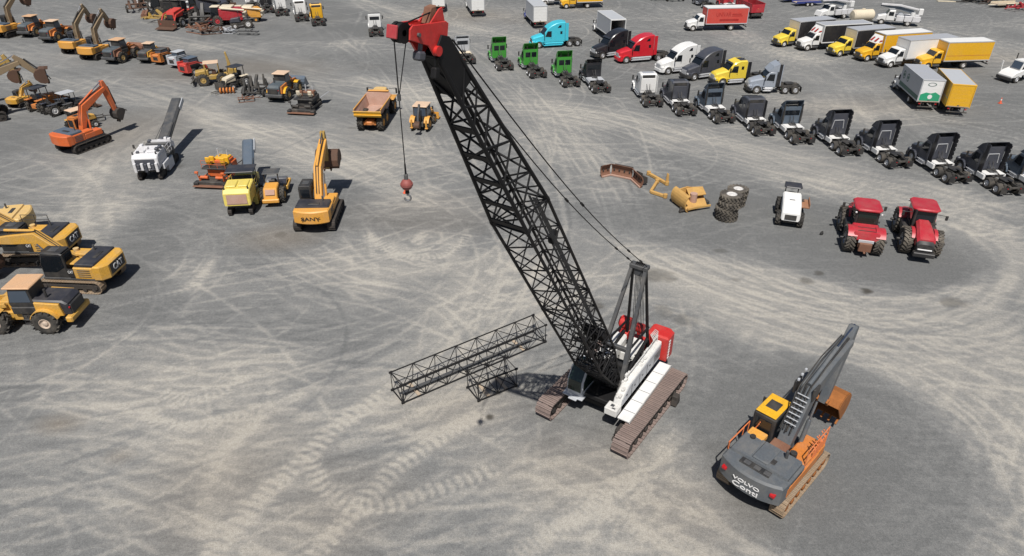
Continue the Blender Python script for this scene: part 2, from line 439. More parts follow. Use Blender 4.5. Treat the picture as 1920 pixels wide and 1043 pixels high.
# lanes
lanes = [
 ([(-60, 92), (130, 140), (330, 200), (520, 258), (700, 322), (840, 380)], 8, 46, .42, .36),
 ([(330, 200), (250, 250), (190, 330), (170, 420), (230, 470)], 5, 22, .35, .26),
 ([(240, 60), (420, 100), (600, 150), (760, 190), (900, 235), (1080, 300)], 12, 44, .36, .24),
 ([(560, 40), (680, 110), (760, 200), (820, 290)], 7, 22, .3, .16),
 ([(860, 80), (1000, 200), (1090, 330), (1150, 470)], 13, 40, .34, .30),
 ([(900, 190), (1100, 210), (1300, 270), (1500, 320), (1700, 370), (1920, 440)], 9, 54, .42, .33),
 ([(1080, 420), (1280, 520), (1480, 590), (1700, 620), (1850, 580), (1895, 500), (1830, 430), (1700, 375)], 5, 52, .42, .33),
 ([(1180, 500), (1450, 590), (1680, 680), (1850, 800), (1930, 960)], 7, 56, .40, .33),
 ([(1230, 470), (1500, 560), (1800, 640), (1990, 690)], 6, 34, .36, .26),
 ([(1080, 440), (980, 560), (860, 680), (700, 800)], 9, 52, .36, .40),
 ([(640, 470), (800, 510), (960, 560), (1060, 480)], 7, 34, .36, .26),
 ([(0, 640), (180, 665), (380, 690), (620, 700)], 6, 46, .34, .20),
 ([(0, 760), (250, 790), (480, 830), (760, 800)], 6, 40, .28, .16),
 ([(0, 900), (220, 930), (420, 990), (640, 1030)], 5, 30, .28, .16),
 ([(940, 840), (1100, 900), (1300, 990), (1420, 1060)], 4, 44, .36, .28),
 ([(1330, 720), (1250, 830), (1140, 960), (1080, 1080)], 3, 30, .34, .24),
 ([(1900, 660), (1840, 800), (1760, 930), (1600, 1040)], 4, 40, .34, .28),
 ([(720, 1060), (900, 960), (1060, 880), (1160, 850)], 4, 34, .32, .26),
 ([(60, 330), (220, 350), (420, 430), (600, 520), (760, 560)], 8, 38, .30, .16),
 ([(180, 570), (330, 550), (405, 490), (400, 430), (330, 400)], 4, 22, .34, .24),
 ([(250, 460), (180, 470), (150, 440), (200, 400), (270, 420)], 2, 14, .34, .2),
 ([(700, 430), (740, 470), (800, 475), (850, 445), (820, 410)], 2.5, 18, .36, .28),
 ([(640, 400), (690, 480), (800, 505), (880, 470), (900, 420)], 3, 18, .32, .2),
 ([(1250, 10), (1400, 80), (1560, 140), (1700, 260), (1900, 300)], 9, 36, .30, .18),
 ([(1550, 40), (1760, 60), (1990, 120)], 14, 34, .26, .14),
 ([(620, -20), (760, 30), (900, 60), (1000, 90)], 8, 24, .32, .22),
 ([(1830, 130), (1700, 200), (1520, 200), (1320, 100)], 7, 22, .26, .12),
]
for px, w, n, am, ba in lanes: band(px, w, int(n * 1.25), am, ba)
# single marks and sets of twin tyre lines
for px, am, s in [
 ([(1420, 600), (1345, 710), (1270, 830), (1160, 980)], .9, .24), ([(1455, 610), (1390, 720), (1315, 850)], .9, .24),
 ([(1300, 560), (1325, 650), (1325, 760), (1300, 840)], .6, .24), ([(1275, 555), (1300, 660), (1290, 770)], .6, .11),
 ([(330, 480), (380, 370), (430, 300)], .6, .24), ([(365, 480), (410, 380), (455, 300)], .6, .24),
 ([(1120, 367), (1180, 375), (1245, 370)], .9, .11), ([(1278, 398), (1279, 440)], .6, .11),
 ([(1660, 500), (1760, 540), (1860, 520)], .6, .24), ([(1640, 560), (1740, 555), (1860, 530)], .5, .11),
 ([(430, 430), (360, 560), (320, 640)], .5, .24), ([(720, 280), (820, 290), (900, 270)], .8, .24),
 ([(640, 440), (665, 520), (660, 600)], .5, .24), ([(690, 450), (705, 520), (700, 600)], .45, .24),
 ([(640, 90), (660, 60), (680, 20)], .7, .24), ([(670, 100), (690, 70)], .7, .24),
]: stroke(catmull(wpts(px)), am, s)
# circles worn round the parked machines
for c, r, n in [((1545, 830), 8.6, 26), ((1560, 850), 10.5, 22), ((1680, 500), 9.5, 14), ((820, 440), 5.0, 14), ((600, 690), 9, 12), ((340, 760), 5, 12)]:
    cx, cy = G(*c)
    for k in range(n):
        rr = r * rng.uniform(.93, 1.12); a0 = rng.uniform(0, 6.28); ln = rng.uniform(.6, 2.2)
        t = np.arange(a0, a0 + ln, .07 / rr)
        stroke(np.stack([cx + rr * np.cos(t), cy + rr * np.sin(t)], 1), rng.uniform(.15, .5), rng.choice([.11, .24, .55]))
# random sweeping marks everywhere
for k in range(1700):
    y = 16 + 150 * rng.random() ** 1.25; x = rng.uniform(-1, 1) * (18 + y * .72)
    ln = rng.uniform(5, 26) * (1 + y / 120); rad = rng.uniform(9, 70) * rng.choice([-1, 1])
    a0 = rng.normal(-.12 if y > 45 else (.16 if x < 0 else -.35), .24) + (rng.choice([0, .9]) if rng.random() < .12 else 0); n = int(ln / .07); t = np.arange(n) * .07
    ang = a0 + t / rad
    xy = np.stack([x + np.cumsum(np.cos(ang)) * .07, y + np.cumsum(np.sin(ang)) * .07], 1)
    am = rng.uniform(.08, .42) * (-.7 if rng.random() < .3 else 1); s = rng.choice([.11, .11, .11, .24])
    stroke(xy, am, s)
    if rng.random() < .5: stroke(xy, am, s, 1.9)
# lugged and crawler prints
for px, w, am, pit, ba in [
 ([(392, 1043), (480, 940), (560, 868), (640, 792), (720, 738)], .95, .95, .5, .8), ([(588, 1043), (660, 962), (740, 880), (830, 815), (905, 772)], .95, .95, .5, .8),
 ([(585, 860), (600, 905), (650, 945), (720, 948), (810, 920), (930, 880)], .8, .8, .5, .5),
 ([(385, 1010), (384, 930), (420, 850), (490, 780), (570, 735)], .75, .35, .3, .45),
 ([(272, 775), (320, 797), (400, 790), (490, 765)], .7, .7, .42, .4), ([(310, 735), (350, 752), (410, 735), (468, 700)], .7, .7, .4, .25),
 ([(180, 572), (280, 560), (360, 535), (405, 480)], .7, .55, .42, .45), ([(1290, 800), (1200, 880), (1090, 965), (960, 1043)], .8, .5, .36, .35),
 ([(1140, 960), (1240, 1010), (1330, 1060)], .8, .5, .36, .3), ([(690, 440), (750, 478), (830, 478), (880, 440)], .8, .5, .4, .35),
 ([(980, 1043), (1090, 970), (1180, 890)], .8, .4, .36, .3), ([(640, 830), (720, 800), (800, 770)], .7, .5, .3, .4),
]: tread(px, w, am, pit, ba, skew=.18)
dust = np.zeros((NY, NX), np.float32)
wide = blur(layers[1.4], 1.4) + .6 * blur(layers[.55], .55)
F_ = 1.7 * blur(layers[.11], .085) + 1.2 * blur(layers[.24], .19) + .35 * blur(layers[.55], .45)
wide = wide + .5 * blur(F_, 1.3)
fine = F_ - blur(F_, .7)
wide = wide / np.percentile(wide[80:1000, 550:1700], 88)
sd_ = np.sqrt(blur(fine ** 2, 4.0)) + .02
fine = .34 * np.tanh(fine / sd_ * .7) * np.clip(sd_ / .10, .35, 1.0)
print_ = blur(prints, .06); pale_ = blur(pale, .2)
dust = .50 * np.clip(wide, -.1, 1.15) + .8 * fine + .34 * np.tanh(print_ * 1.2) + .30 * np.tanh(pale_ * 1.3)
# undisturbed grey gravel around parked things; soft spots
yy, xx = np.meshgrid(GY0 + (np.arange(NY) + .5) * GR, GX0 + (np.arange(NX) + .5) * GR, indexing='ij')
def vnoise(scale, seed):
    r = np.random.default_rng(seed); n = 64; t = r.random((n, n)).astype(np.float32)
    u, v = xx / scale, yy / scale; i, j = np.floor(u).astype(int), np.floor(v).astype(int); fu, fv = (u - i).astype(np.float32), (v - j).astype(np.float32)
    fu, fv = fu * fu * (3 - 2 * fu), fv * fv * (3 - 2 * fv)
    g = lambda a, b: t[b % n, a % n]
    return (g(i, j) * (1 - fu) + g(i + 1, j) * fu) * (1 - fv) + (g(i, j + 1) * (1 - fu) + g(i + 1, j + 1) * fu) * fv
low = .5 * vnoise(14, 1) + .3 * vnoise(5, 2) + .2 * vnoise(1.9, 3)
base = .13 + .50 * (low - .48)
zone = np.zeros((NY, NX), np.float32)
for c, rx, ry, k in [((1545, 830), 7.5, 7.0, .95), ((1640, 470), 10, 4.6, .95), ((1400, 420), 13, 5.0, .8), ((1340, 700), 4.2, 4.6, .7), ((460, 400), 9, 8, .7),
                     ((300, 120), 24, 7, .7), ((600, 205), 12, 6, .7), ((1000, 130), 12, 8, .7), ((150, 240), 13, 9, .7), ((660, 120), 10, 7, .6),
                     ((80, 560), 9, 6, .7), ((1560, 290), 16, 6, .45), ((1680, 150), 26, 9, .6), ((560, 60), 14, 8, .6), ((800, 230), 12, 6, .6), ((300, 330), 6, 5, .5), ((1140, 800), 5, 3, .3)]:
    cx, cy = G(*c)
    d = np.sqrt(((xx - cx) / rx) ** 2 + ((yy - cy) / ry) ** 2) + (low - .5) * .5
    zone = np.maximum(zone, k * np.clip((1.15 - d) / .35, 0, 1))
dust = base + dust * (1 - .72 * zone) - .10 * zone
dust = dust.clip(-.1, 1.1)
for c, rx, ry, k in [((1510, 527), .55, .5, .5), ((1625, 546), .5, .4, .9), ((1232, 517), 1.6, .9, .5), ((1108, 572), .9, .8, .6), ((1790, 567), 1.0, .7, .45), ((1380, 524), .35, .3, .4), ((1535, 512), .4, .35, .6),
                     ((918, 782), .22, .22, .9), ((1352, 470), .6, .35, .35), ((330, 312), .7, .5, .5), ((690, 222), .8, .5, .35), ((660, 240), .7, .4, .3), ((525, 440), .5, .5, .3), ((1285, 600), .9, .8, .35), ((1245, 585), .8, .8, .3)]:
    cx, cy = G(*c); d = ((xx - cx) / rx) ** 2 + ((yy - cy) / ry) ** 2 + (vnoise(.5, 5) - .5) * 1.2
    stain = np.maximum(stain, k * np.clip(1.3 - d, 0, 1))
for c, rx, ry, k in [((110, 795), 1.6, 1.0, .8), ((225, 855), 1.0, .7, .5), ((240, 250), 9, 9, .55), ((430, 130), 16, 7, .5), ((880, 30), 14, 10, .5), ((520, 445), 3, 2.2, .6), ((600, 980), 5, 4, .4), ((800, 400), 6, 4, .3), ((1600, 200), 12, 6, .35), ((1860, 110), 14, 7, .4), ((420, 900), 5, 5, .45), ((1100, 870), 6, 3, .4), ((1280, 950), 4, 3, .4), ((860, 760), 5, 3, .35)]:
    cx, cy = G(*c); d = np.sqrt(((xx - cx) / rx) ** 2 + ((yy - cy) / ry) ** 2) + (low - .5) * 1.0
    warm = np.maximum(warm, k * np.clip(1.2 - d, 0, 1))
def sample(a, X, Y, fill):
    fx = np.clip((X - GX0) / GR - .5, 0, NX - 1.001); fy = np.clip((Y - GY0) / GR - .5, 0, NY - 1.001)
    i, j = fx.astype(int), fy.astype(int); u, v = fx - i, fy - j
    r = (a[j, i] * (1 - u) + a[j, i + 1] * u) * (1 - v) + (a[j + 1, i] * (1 - u) + a[j + 1, i + 1] * u) * v
    out = (X < GX0) | (X > GX1) | (Y < GY0) | (Y > GY1)
    return np.where(out, fill, r)
xs = np.concatenate([[-3000, -1200, -500, -250, -150], np.arange(-118, -30, .42), np.arange(-30, 30.01, .105), np.arange(30.4, 118, .42), [150, 250, 500, 1200, 3000]])
ys = np.concatenate([[-1500, -500, -150, -40, 5], np.arange(12, 17, .5), np.arange(17.2, 56, .105), np.arange(56.2, 100, .27), np.arange(100.4, 172, .5), [200, 300, 600, 1500, 4000]])
Xg, Yg = np.meshgrid(xs, ys)
nx, ny = len(xs), len(ys)
Zg = sample(.006 * (low - .5) * 4 - .012 * (dust - .4), Xg, Yg, 0.0) - .02
Zg = np.clip(Zg, -.05, -.004)
gm = bpy.data.meshes.new('ground')
vv = np.stack([Xg, Yg, Zg], -1).reshape(-1, 3).astype(np.float32)
ii = (np.arange(ny - 1)[:, None] * nx + np.arange(nx - 1)[None, :]).reshape(-1)
ff = np.stack([ii, ii + 1, ii + nx + 1, ii + nx], 1).astype(np.int32)
gm.vertices.add(len(vv)); gm.vertices.foreach_set('co', vv.ravel())
gm.loops.add(ff.size); gm.loops.foreach_set('vertex_index', ff.ravel())
gm.polygons.add(len(ff)); gm.polygons.foreach_set('loop_start', np.arange(0, ff.size, 4, dtype=np.int32))
gm.update()
for nm, a, fill in (('dust', dust, .3), ('stain', stain, 0), ('warm', warm, 0)):
    at = gm.attributes.new(nm, 'FLOAT', 'POINT'); at.data.foreach_set('value', sample(a, Xg, Yg, fill).ravel().astype(np.float32))
gm.shade_smooth()
ground = bpy.data.objects.new('ground', gm); COL.objects.link(ground); ground['kind'] = 'structure'
ground['label'] = 'grey gravel yard streaked with pale dusty tyre and crawler tracks'
m = bpy.data.materials.new('gravel'); m.use_nodes = True
nt = m.node_tree; N = nt.nodes; L = nt.links; bs = N['Principled BSDF']
def attr(n):
    a = N.new('ShaderNodeAttribute'); a.attribute_name = n; return a.outputs['Fac']
def noise(sc, det=5, rough=.6, vec=None):
    n = N.new('ShaderNodeTexNoise'); n.inputs['Scale'].default_value = sc; n.inputs['Detail'].default_value = det; n.inputs['Roughness'].default_value = rough
    L.new(vec or geo.outputs['Position'], n.inputs['Vector']); return n.outputs['Fac']
def math_(op, a, b):
    n = N.new('ShaderNodeMath'); n.operation = op
    for i, v in enumerate((a, b)):
        if isinstance(v, (int, float)): n.inputs[i].default_value = v
        else: L.new(v, n.inputs[i])
    return n.outputs[0]
def mixc(f, a, b):
    n = N.new('ShaderNodeMixRGB')
    if isinstance(f, (int, float)): n.inputs[0].default_value = f
    else: L.new(f, n.inputs[0])
    for i, v in ((1, a), (2, b)):
        if isinstance(v, tuple): n.inputs[i].default_value = (*v, 1)
        else: L.new(v, n.inputs[i])
    return n.outputs[0]
geo = N.new('ShaderNodeNewGeometry')
mp = N.new('ShaderNodeMapping'); L.new(geo.outputs['Position'], mp.inputs['Vector']); mp.inputs['Rotation'].default_value = (0, 0, R(14)); mp.inputs['Scale'].default_value = (.22, 2.6, 1)
mp2 = N.new('ShaderNodeMapping'); L.new(geo.outputs['Position'], mp2.inputs['Vector']); mp2.inputs['Rotation'].default_value = (0, 0, R(-38)); mp2.inputs['Scale'].default_value = (.25, 2.8, 1)
n_f, n_m, n_l = noise(13, 6, .8), noise(2.6, 6, .75), noise(.35, 6, .65)
n_s, n_s2 = noise(1.5, 6, .7, mp.outputs[0]), noise(1.6, 6, .7, mp2.outputs[0])
d1 = math_('ADD', attr('dust'), math_('MULTIPLY', math_('SUBTRACT', n_f, .5), .9))
d1 = math_('ADD', d1, math_('MULTIPLY', math_('SUBTRACT', n_m, .5), .52))
d1 = math_('ADD', d1, math_('MULTIPLY', math_('SUBTRACT', n_l, .5), .25))
d1 = math_('ADD', d1, math_('MULTIPLY', math_('SUBTRACT', n_s, .5), .34))
d1 = math_('ADD', d1, math_('MULTIPLY', math_('SUBTRACT', n_s2, .5), .26))
cr = N.new('ShaderNodeValToRGB'); L.new(d1, cr.inputs[0])
e = cr.color_ramp.elements
e[0].position = 0.0; e[0].color = (0.140, 0.143, 0.143, 1); e[1].position = 1.0; e[1].color = (0.395, 0.374, 0.334, 1)
for p, c in ((.3, (0.198, 0.200, 0.197)), (.6, (0.280, 0.273, 0.256))):
    k = e.new(p); k.color = (*c, 1)
col = mixc(math_('MULTIPLY', attr('warm'), .45), cr.outputs[0], (0.235, 0.185, 0.128))
speck = math_('ADD', math_('MULTIPLY', noise(5.5, 10, .95), .6), math_('MULTIPLY', noise(22, 5, .9), .4))
vr = N.new('ShaderNodeMapRange'); L.new(speck, vr.inputs[0]); vr.inputs[1].default_value = .30; vr.inputs[2].default_value = .70; vr.inputs[3].default_value = .40; vr.inputs[4].default_value = 1.60
hs = N.new('ShaderNodeHueSaturation'); L.new(col, hs.inputs['Color']); L.new(vr.outputs[0], hs.inputs['Value'])
col = mixc(attr('stain'), hs.outputs[0], (0.055, 0.05, 0.042))
L.new(col, bs.inputs['Base Color']); bs.inputs['Roughness'].default_value = .95; bs.inputs['Specular IOR Level'].default_value = .15
bp = N.new('ShaderNodeBump'); bp.inputs['Strength'].default_value = .6; bp.inputs['Distance'].default_value = .035
L.new(math_('ADD', n_f, math_('MULTIPLY', d1, .9)), bp.inputs['Height']); L.new(bp.outputs[0], bs.inputs['Normal'])
gm.materials.append(m)

# ================================================================ GENERATORS
def mirror(f):
    for s in (1, -1): f(s)
# ---------------------------------------------------------------- road tractor: origin on the ground under the front axle, +x forward
def tractor_truck(label, pf, pr, col, kind='day', wb=5.2, deck=None, fair='open', wheelrim='alu', group=None, side='l', stack=True, windows=2, visor=False, hd=None, name='truck_tractor', fairtop=3.75, trim=None, flaps=True):
    ys = 1.12 if side == 'l' else -1.12
    if pr is not None: loc, rot = place(pf, (0, ys), pr, (-wb, ys))
    else:
        rot = hd; A = G(*pf); loc = (A[0] + math.sin(rot) * ys, A[1] - math.cos(rot) * ys)
    t = T(name, label, 'truck', loc, rot, group)
    xr = [-wb + 1.3, -wb]
    b = B()
    for s in (1, -1): b.box(.7, -wb - .75, s * .36, s * .46, .72, .98)
    for x in (.5, -1.5, -3.0, -wb + 2.0, -wb + .65, -wb - .7): b.box(x - .06, x + .06, -.4, .4, .76, .94)
    for x in xr: b.box(x - .12, x + .12, -.9, .9, .42, .62); b.cyl((x, -.22, .5), (x, .22, .5), .24, n=12)
    b.box(-.1, .1, -1.0, 1.0, .4, .55)
    for s in (1, -1):
        for x in xr: b.cyl((x - .3, s * .62, .82), (x - .3, s * .62, 1.02), .16, n=8)
        b.box(xr[1] - .1, xr[0] + .1, s * .5, s * .6, .62, .78)
    P(t, 'chassis', b, 'chassis')
    hb = kind
    cb = -2.3 if hb == 'day' else (-3.3 if hb == 'mid' else -4.25)
    # bonnet with wheel arches
    def ring(x, w, z0, z1, c): return [(x, -w, z0), (x, -w, z1 - c), (x, -w + c, z1 - c * .3), (x, -w * .3, z1), (x, w * .3, z1), (x, w - c, z1 - c * .3), (x, w, z1 - c), (x, w, z0)]
    P(t, 'bonnet', B().loft([ring(1.0, .62, .78, 1.42, .16), ring(.85, .8, .7, 1.62, .2), ring(.2, .88, .9, 1.80, .2), ring(-.75, .98, .9, 2.0, .16)]), col, True, ang=25)
    for s in (1, -1):
        arc = [(.66 * math.cos(a) * 1.02, .5 + .66 * math.sin(a)) for a in [math.pi * k / 8 for k in range(0, 9)]]
        arc2 = [(.57 * math.cos(a) * 1.02, .5 + .57 * math.sin(a)) for a in [math.pi * k / 8 for k in range(8, -1, -1)]]
        P(t, 'fender', B().prism(arc + arc2, s * .72, s * 1.16, .0).box(.6, .98, s * .55, s * 1.08, .62, 1.12, .08), col, True)
        P(t, 'headlight', B().box(.93, 1.03, s * .62, s * .98, .84, 1.06, .03), 'lamp_clear')
        P(t, 'step', B().box(-.78, cb + .5, s * .82, s * 1.12, .34, .44).box(-.78, cb + .5, s * .82, s * 1.1, .66, .72), 'alu' if trim != 'body' else col)
        P(t, 'fuel_tank', B().cyl((-1.0, s * .78, .62), (max(cb + .3, -wb + 2.1), s * .78, .62), .29, n=14), 'alu' if trim != 'body' else col, True)
        # mirrors
        m_ = P(t, 'mirror', B().box(-.82, -.70, s * 1.28, s * 1.46, 1.75, 2.35, .03), 'black'); P(m_, 'mirror_arm', B().tube([(-.85, s * 1.03, 2.3), (-.78, s * 1.36, 2.32)], .02).tube([(-.85, s * 1.03, 1.75), (-.78, s * 1.36, 1.8)], .02), 'black')
        P(t, 'side_window', B().prism([(-1.0, 1.72), (-1.35, 2.5), (-2.0, 2.5), (-2.0, 1.62)], s * 1.035, s * 1.062, .004), 'glass')
        P(t, 'door_handle', B().box(-1.98, -1.86, s * 1.05, s * 1.08, 1.45, 1.5, .01), 'black')
        wheel(t, 0, s * 1.0, .5, .3, s, rim=wheelrim)
        for x in xr: wheel(t, x, s * .9, .5, .56, s, rim=wheelrim)
        if flaps: P(t, 'mud_flap', B().box(-wb - .72, -wb - .69, s * .55, s * 1.15, .28, .9, 0), 'black')
        P(t, 'rear_lamp', B().box(-wb - .78, -wb - .74, s * .56, s * .66, .76, .83, .01), 'lamp_red')
        if stack: P(t, 'exhaust_stack', B().cyl((cb - .1, s * .98, .9), (cb - .1, s * .98, 3.2), .075, n=8).cyl((cb - .1, s * .98, 1.3), (cb - .1, s * .98, 2.5), .11, n=8), 'black' if stack == 'black' else 'alu', True)
    P(t, 'bumper', B().prism([(1.16, -.7), (1.16, .7), (.9, 1.15), (.62, 1.15), (.62, -1.15), (.9, -1.15)], .36, .76, .03, plane='xy'), 'black' if col not in ('white', 'truck_cyan', 'truck_red', 'truck_yellow') else col)
    P(t, 'grille', B().box(.98, 1.05, -.5, .5, .78, 1.34, .02), 'alu' if col != 'truck_cyan' else 'dark_grey')
    # cab
    if hb == 'day':
        prof = [(-.72, .8), (-.72, 1.92), (-1.28, 2.66), (-1.5, 2.8), (cb, 2.82), (cb, .8)]
    elif hb == 'mid':
        prof = [(-.72, .8), (-.72, 1.92), (-1.2, 2.62), (-1.45, 2.85), (-2.2, 3.12), (cb + .15, 3.12), (cb, 2.95), (cb, .8)]
    else:
        prof = [(-.72, .8), (-.72, 1.92), (-1.15, 2.55), (-1.5, 2.95), (-2.0, 3.3), (-2.7, 3.6), (-3.5, 3.74), (cb, 3.72), (cb, .8)]
    cab = P(t, 'cab', B().prism(prof, -1.04, 1.04, .09), col, True, ang=30)
    P(t, 'windscreen', B().add([(-.725, -.9, 1.97), (-.725, .9, 1.97), (-1.24, .86, 2.63), (-1.24, -.86, 2.63)], [(0, 1, 2, 3)], Matrix.Translation((.035, 0, .03))), 'glass')
    P(t, 'sun_visor', B().add([(-1.15, -.95, 2.72), (-1.15, .95, 2.72), (-1.35, .95, 2.86), (-1.35, -.95, 2.86)], [(0, 1, 2, 3)], Matrix.Translation((.08, 0, .03))), 'visor')
    if hb == 'day':
        if windows:
            for s in (1, -1): P(t, 'rear_window', B().box(cb - .02, cb + .02, s * .07, s * .78, 1.85, 2.52, .03) if windows == 2 else B().box(cb - .02, cb + .02, min(0, s * .8), max(0, s * .8), 1.95, 2.5, .02), 'glass')
        if fair == 'open':
            b = B()
            b.plate([(-1.2, -.95, 2.78), (-1.2, .95, 2.78), (-1.75, .98, fairtop - .35), (-1.75, -.98, fairtop - .35)][::-1], .03)
            b.plate([(-1.75, -.98, fairtop - .35), (-1.75, .98, fairtop - .35), (cb - .05, 1.0, fairtop), (cb - .05, -1.0, fairtop)][::-1], .03)
            for s in (1, -1): b.plate([(-1.2, s * .96, 2.78), (-1.75, s * .99, fairtop - .35), (cb - .05, s * 1.01, fairtop), (cb - .05, s * 1.0, 2.78)], .03)
            P(t, 'roof_fairing', b, col)
            P(t, 'fairing_brace', B().tube([(-2.1, -.5, 2.8), (-2.1, -.5, fairtop - .2)], .03).tube([(-2.1, .5, 2.8), (-2.1, .5, fairtop - .2)], .03).box(-1.9, -1.8, -.9, .9, 2.9, 2.96), 'chassis')
        elif fair == 'closed':
            P(t, 'roof_fairing', B().loft([[(-1.2, -.8, 2.78), (-1.2, .8, 2.78), (-1.25, .8, 2.82), (-1.25, -.8, 2.82)], [(-1.2, -.98, 2.78), (cb, .98, 2.78)][:1] + [(-1.2, .98, 2.78), (-1.9, .85, fairtop - .25), (-1.9, -.85, fairtop - .25)], [(cb, -1.0, 2.78), (cb, 1.0, 2.78), (cb, .8, fairtop), (cb, -.8, fairtop)]]), col, True, ang=20)
    else:
        z0 = 1.9
        for s in (1, -1):
            P(t, 'sleeper_window', B().box(cb + .5, cb + .85, s * 1.03, s * 1.055, 2.0, 2.42, .012), 'glass')
            if hb == 'sleeper': P(t, 'upper_window', B().prism([(cb + .7, 2.95), (cb + 1.3, 2.95), (cb + 1.0, 3.3), (cb + .7, 3.35)], s * 1.03, s * 1.055, .004), 'glass')
    if hb != 'day' or fair == 'side':
        zt = {'sleeper': 3.6, 'mid': 2.95, 'day': 3.7}[hb]
        for s in (1, -1): P(t, 'side_extender', B().box(cb - .5, cb, s * .99, s * 1.04, .95, zt, .01), 'truck_black' if col not in ('truck_cyan', 'white', 'truck_red') else col)
        P(t, 'cab_back_panel', B().box(cb - .03, cb + .02, -.85, .85, 1.1, zt - .4, .02), 'dark_grey' if hb == 'sleeper' else col)
        if hb == 'mid': P(t, 'fairing_shade', B().box(cb - .025, cb + .02, -.78, .78, 2.62, 2.98, .02), 'black'); P(t, 'roof_panel', B().box(cb + .2, cb + 1.0, -.7, .7, 3.10, 3.15, .02), 'black_hood' if col != 'white' else 'roof_grey')  # flat black plate at the back paints the shade inside the fairing opening
    if hb == 'day' and fair == 'side':
        # tall cab-top deflector with side extenders, open towards the trailer
        b = B()
        b.plate([(-1.15, -.95, 2.78), (-1.15, .95, 2.78), (-1.7, .99, 3.4), (-1.7, -.99, 3.4)][::-1], .03).plate([(-1.7, -.99, 3.4), (-1.7, .99, 3.4), (cb - .1, 1.03, fairtop), (cb - .1, -1.03, fairtop)][::-1], .03)
        for s in (1, -1): b.plate([(-1.15, s * .96, 2.78), (-1.7, s * 1.0, 3.4), (cb - .1, s * 1.04, fairtop), (cb - .1, s * 1.03, 2.78)], .03)
        P(t, 'roof_fairing', b, col)
        P(t, 'fairing_back', B().box(-2.12, -2.05, -.9, .9, 2.8, 3.35, .02), 'truck_black')
        P(t, 'rear_window_frame', B().tube([(cb - .04, -.62, 1.7), (cb - .04, -.5, 2.6), (cb - .04, .5, 2.6), (cb - .04, .62, 1.7)], .045, 6), 'alu')
        for k in range(6): P(t, 'extender_slat', B().box(cb - .62, cb - .12, -1.035, -.975, 1.2 + .42 * k, 1.5 + .42 * k, .01), 'truck_black' if col != 'silver' else col)
        P(t, 'side_extender', B().box(cb - .6, cb, .99, 1.035, 1.0, fairtop - .1, .01), 'truck_grey' if col != 'silver' else col)
    if visor: P(t, 'rear_vent', B().box(cb - .02, cb + .03, -.45, .45, 2.2, 2.4, .01), 'black')
    # fifth wheel, deck
    fx = -wb + .65
    P(t, 'fifth_wheel', B().prism([(fx + .5, -.35), (fx + .5, .35), (fx + .1, .48), (fx - .5, .42), (fx - .62, .14), (fx - .2, .06), (fx - .2, -.06), (fx - .62, -.14), (fx - .5, -.42), (fx + .1, -.48)], 1.12, 1.18, .01, plane='xy').box(fx - .2, fx + .3, -.42, .42, .98, 1.12), 'black')
    if deck:
        P(t, 'deck_plate', B().box(cb - .15, min(cb - .9, -wb + 1.95), -.95, .95, 1.0, 1.04, .01), deck)
        mirror(lambda s: P(t, 'side_skirt', B().box(cb - .05, -wb + 2.0, s * .86, s * 1.08, .5, .98, .04), deck))
    P(t, 'air_hose', B().tube([(cb, .2, 1.9), (cb - .5, .15, 1.3), (cb - 1.0, .05, 1.25), (fx + .6, 0, 1.1)], .03).tube([(cb, -.2, 1.9), (cb - .4, -.15, 1.35), (fx + .6, -.05, 1.1)], .03), 'black')
    P(t, 'battery_box', B().box(cb - .2, cb - .8, -.34, .34, .98, 1.2, .03), 'dark_grey')
    return t
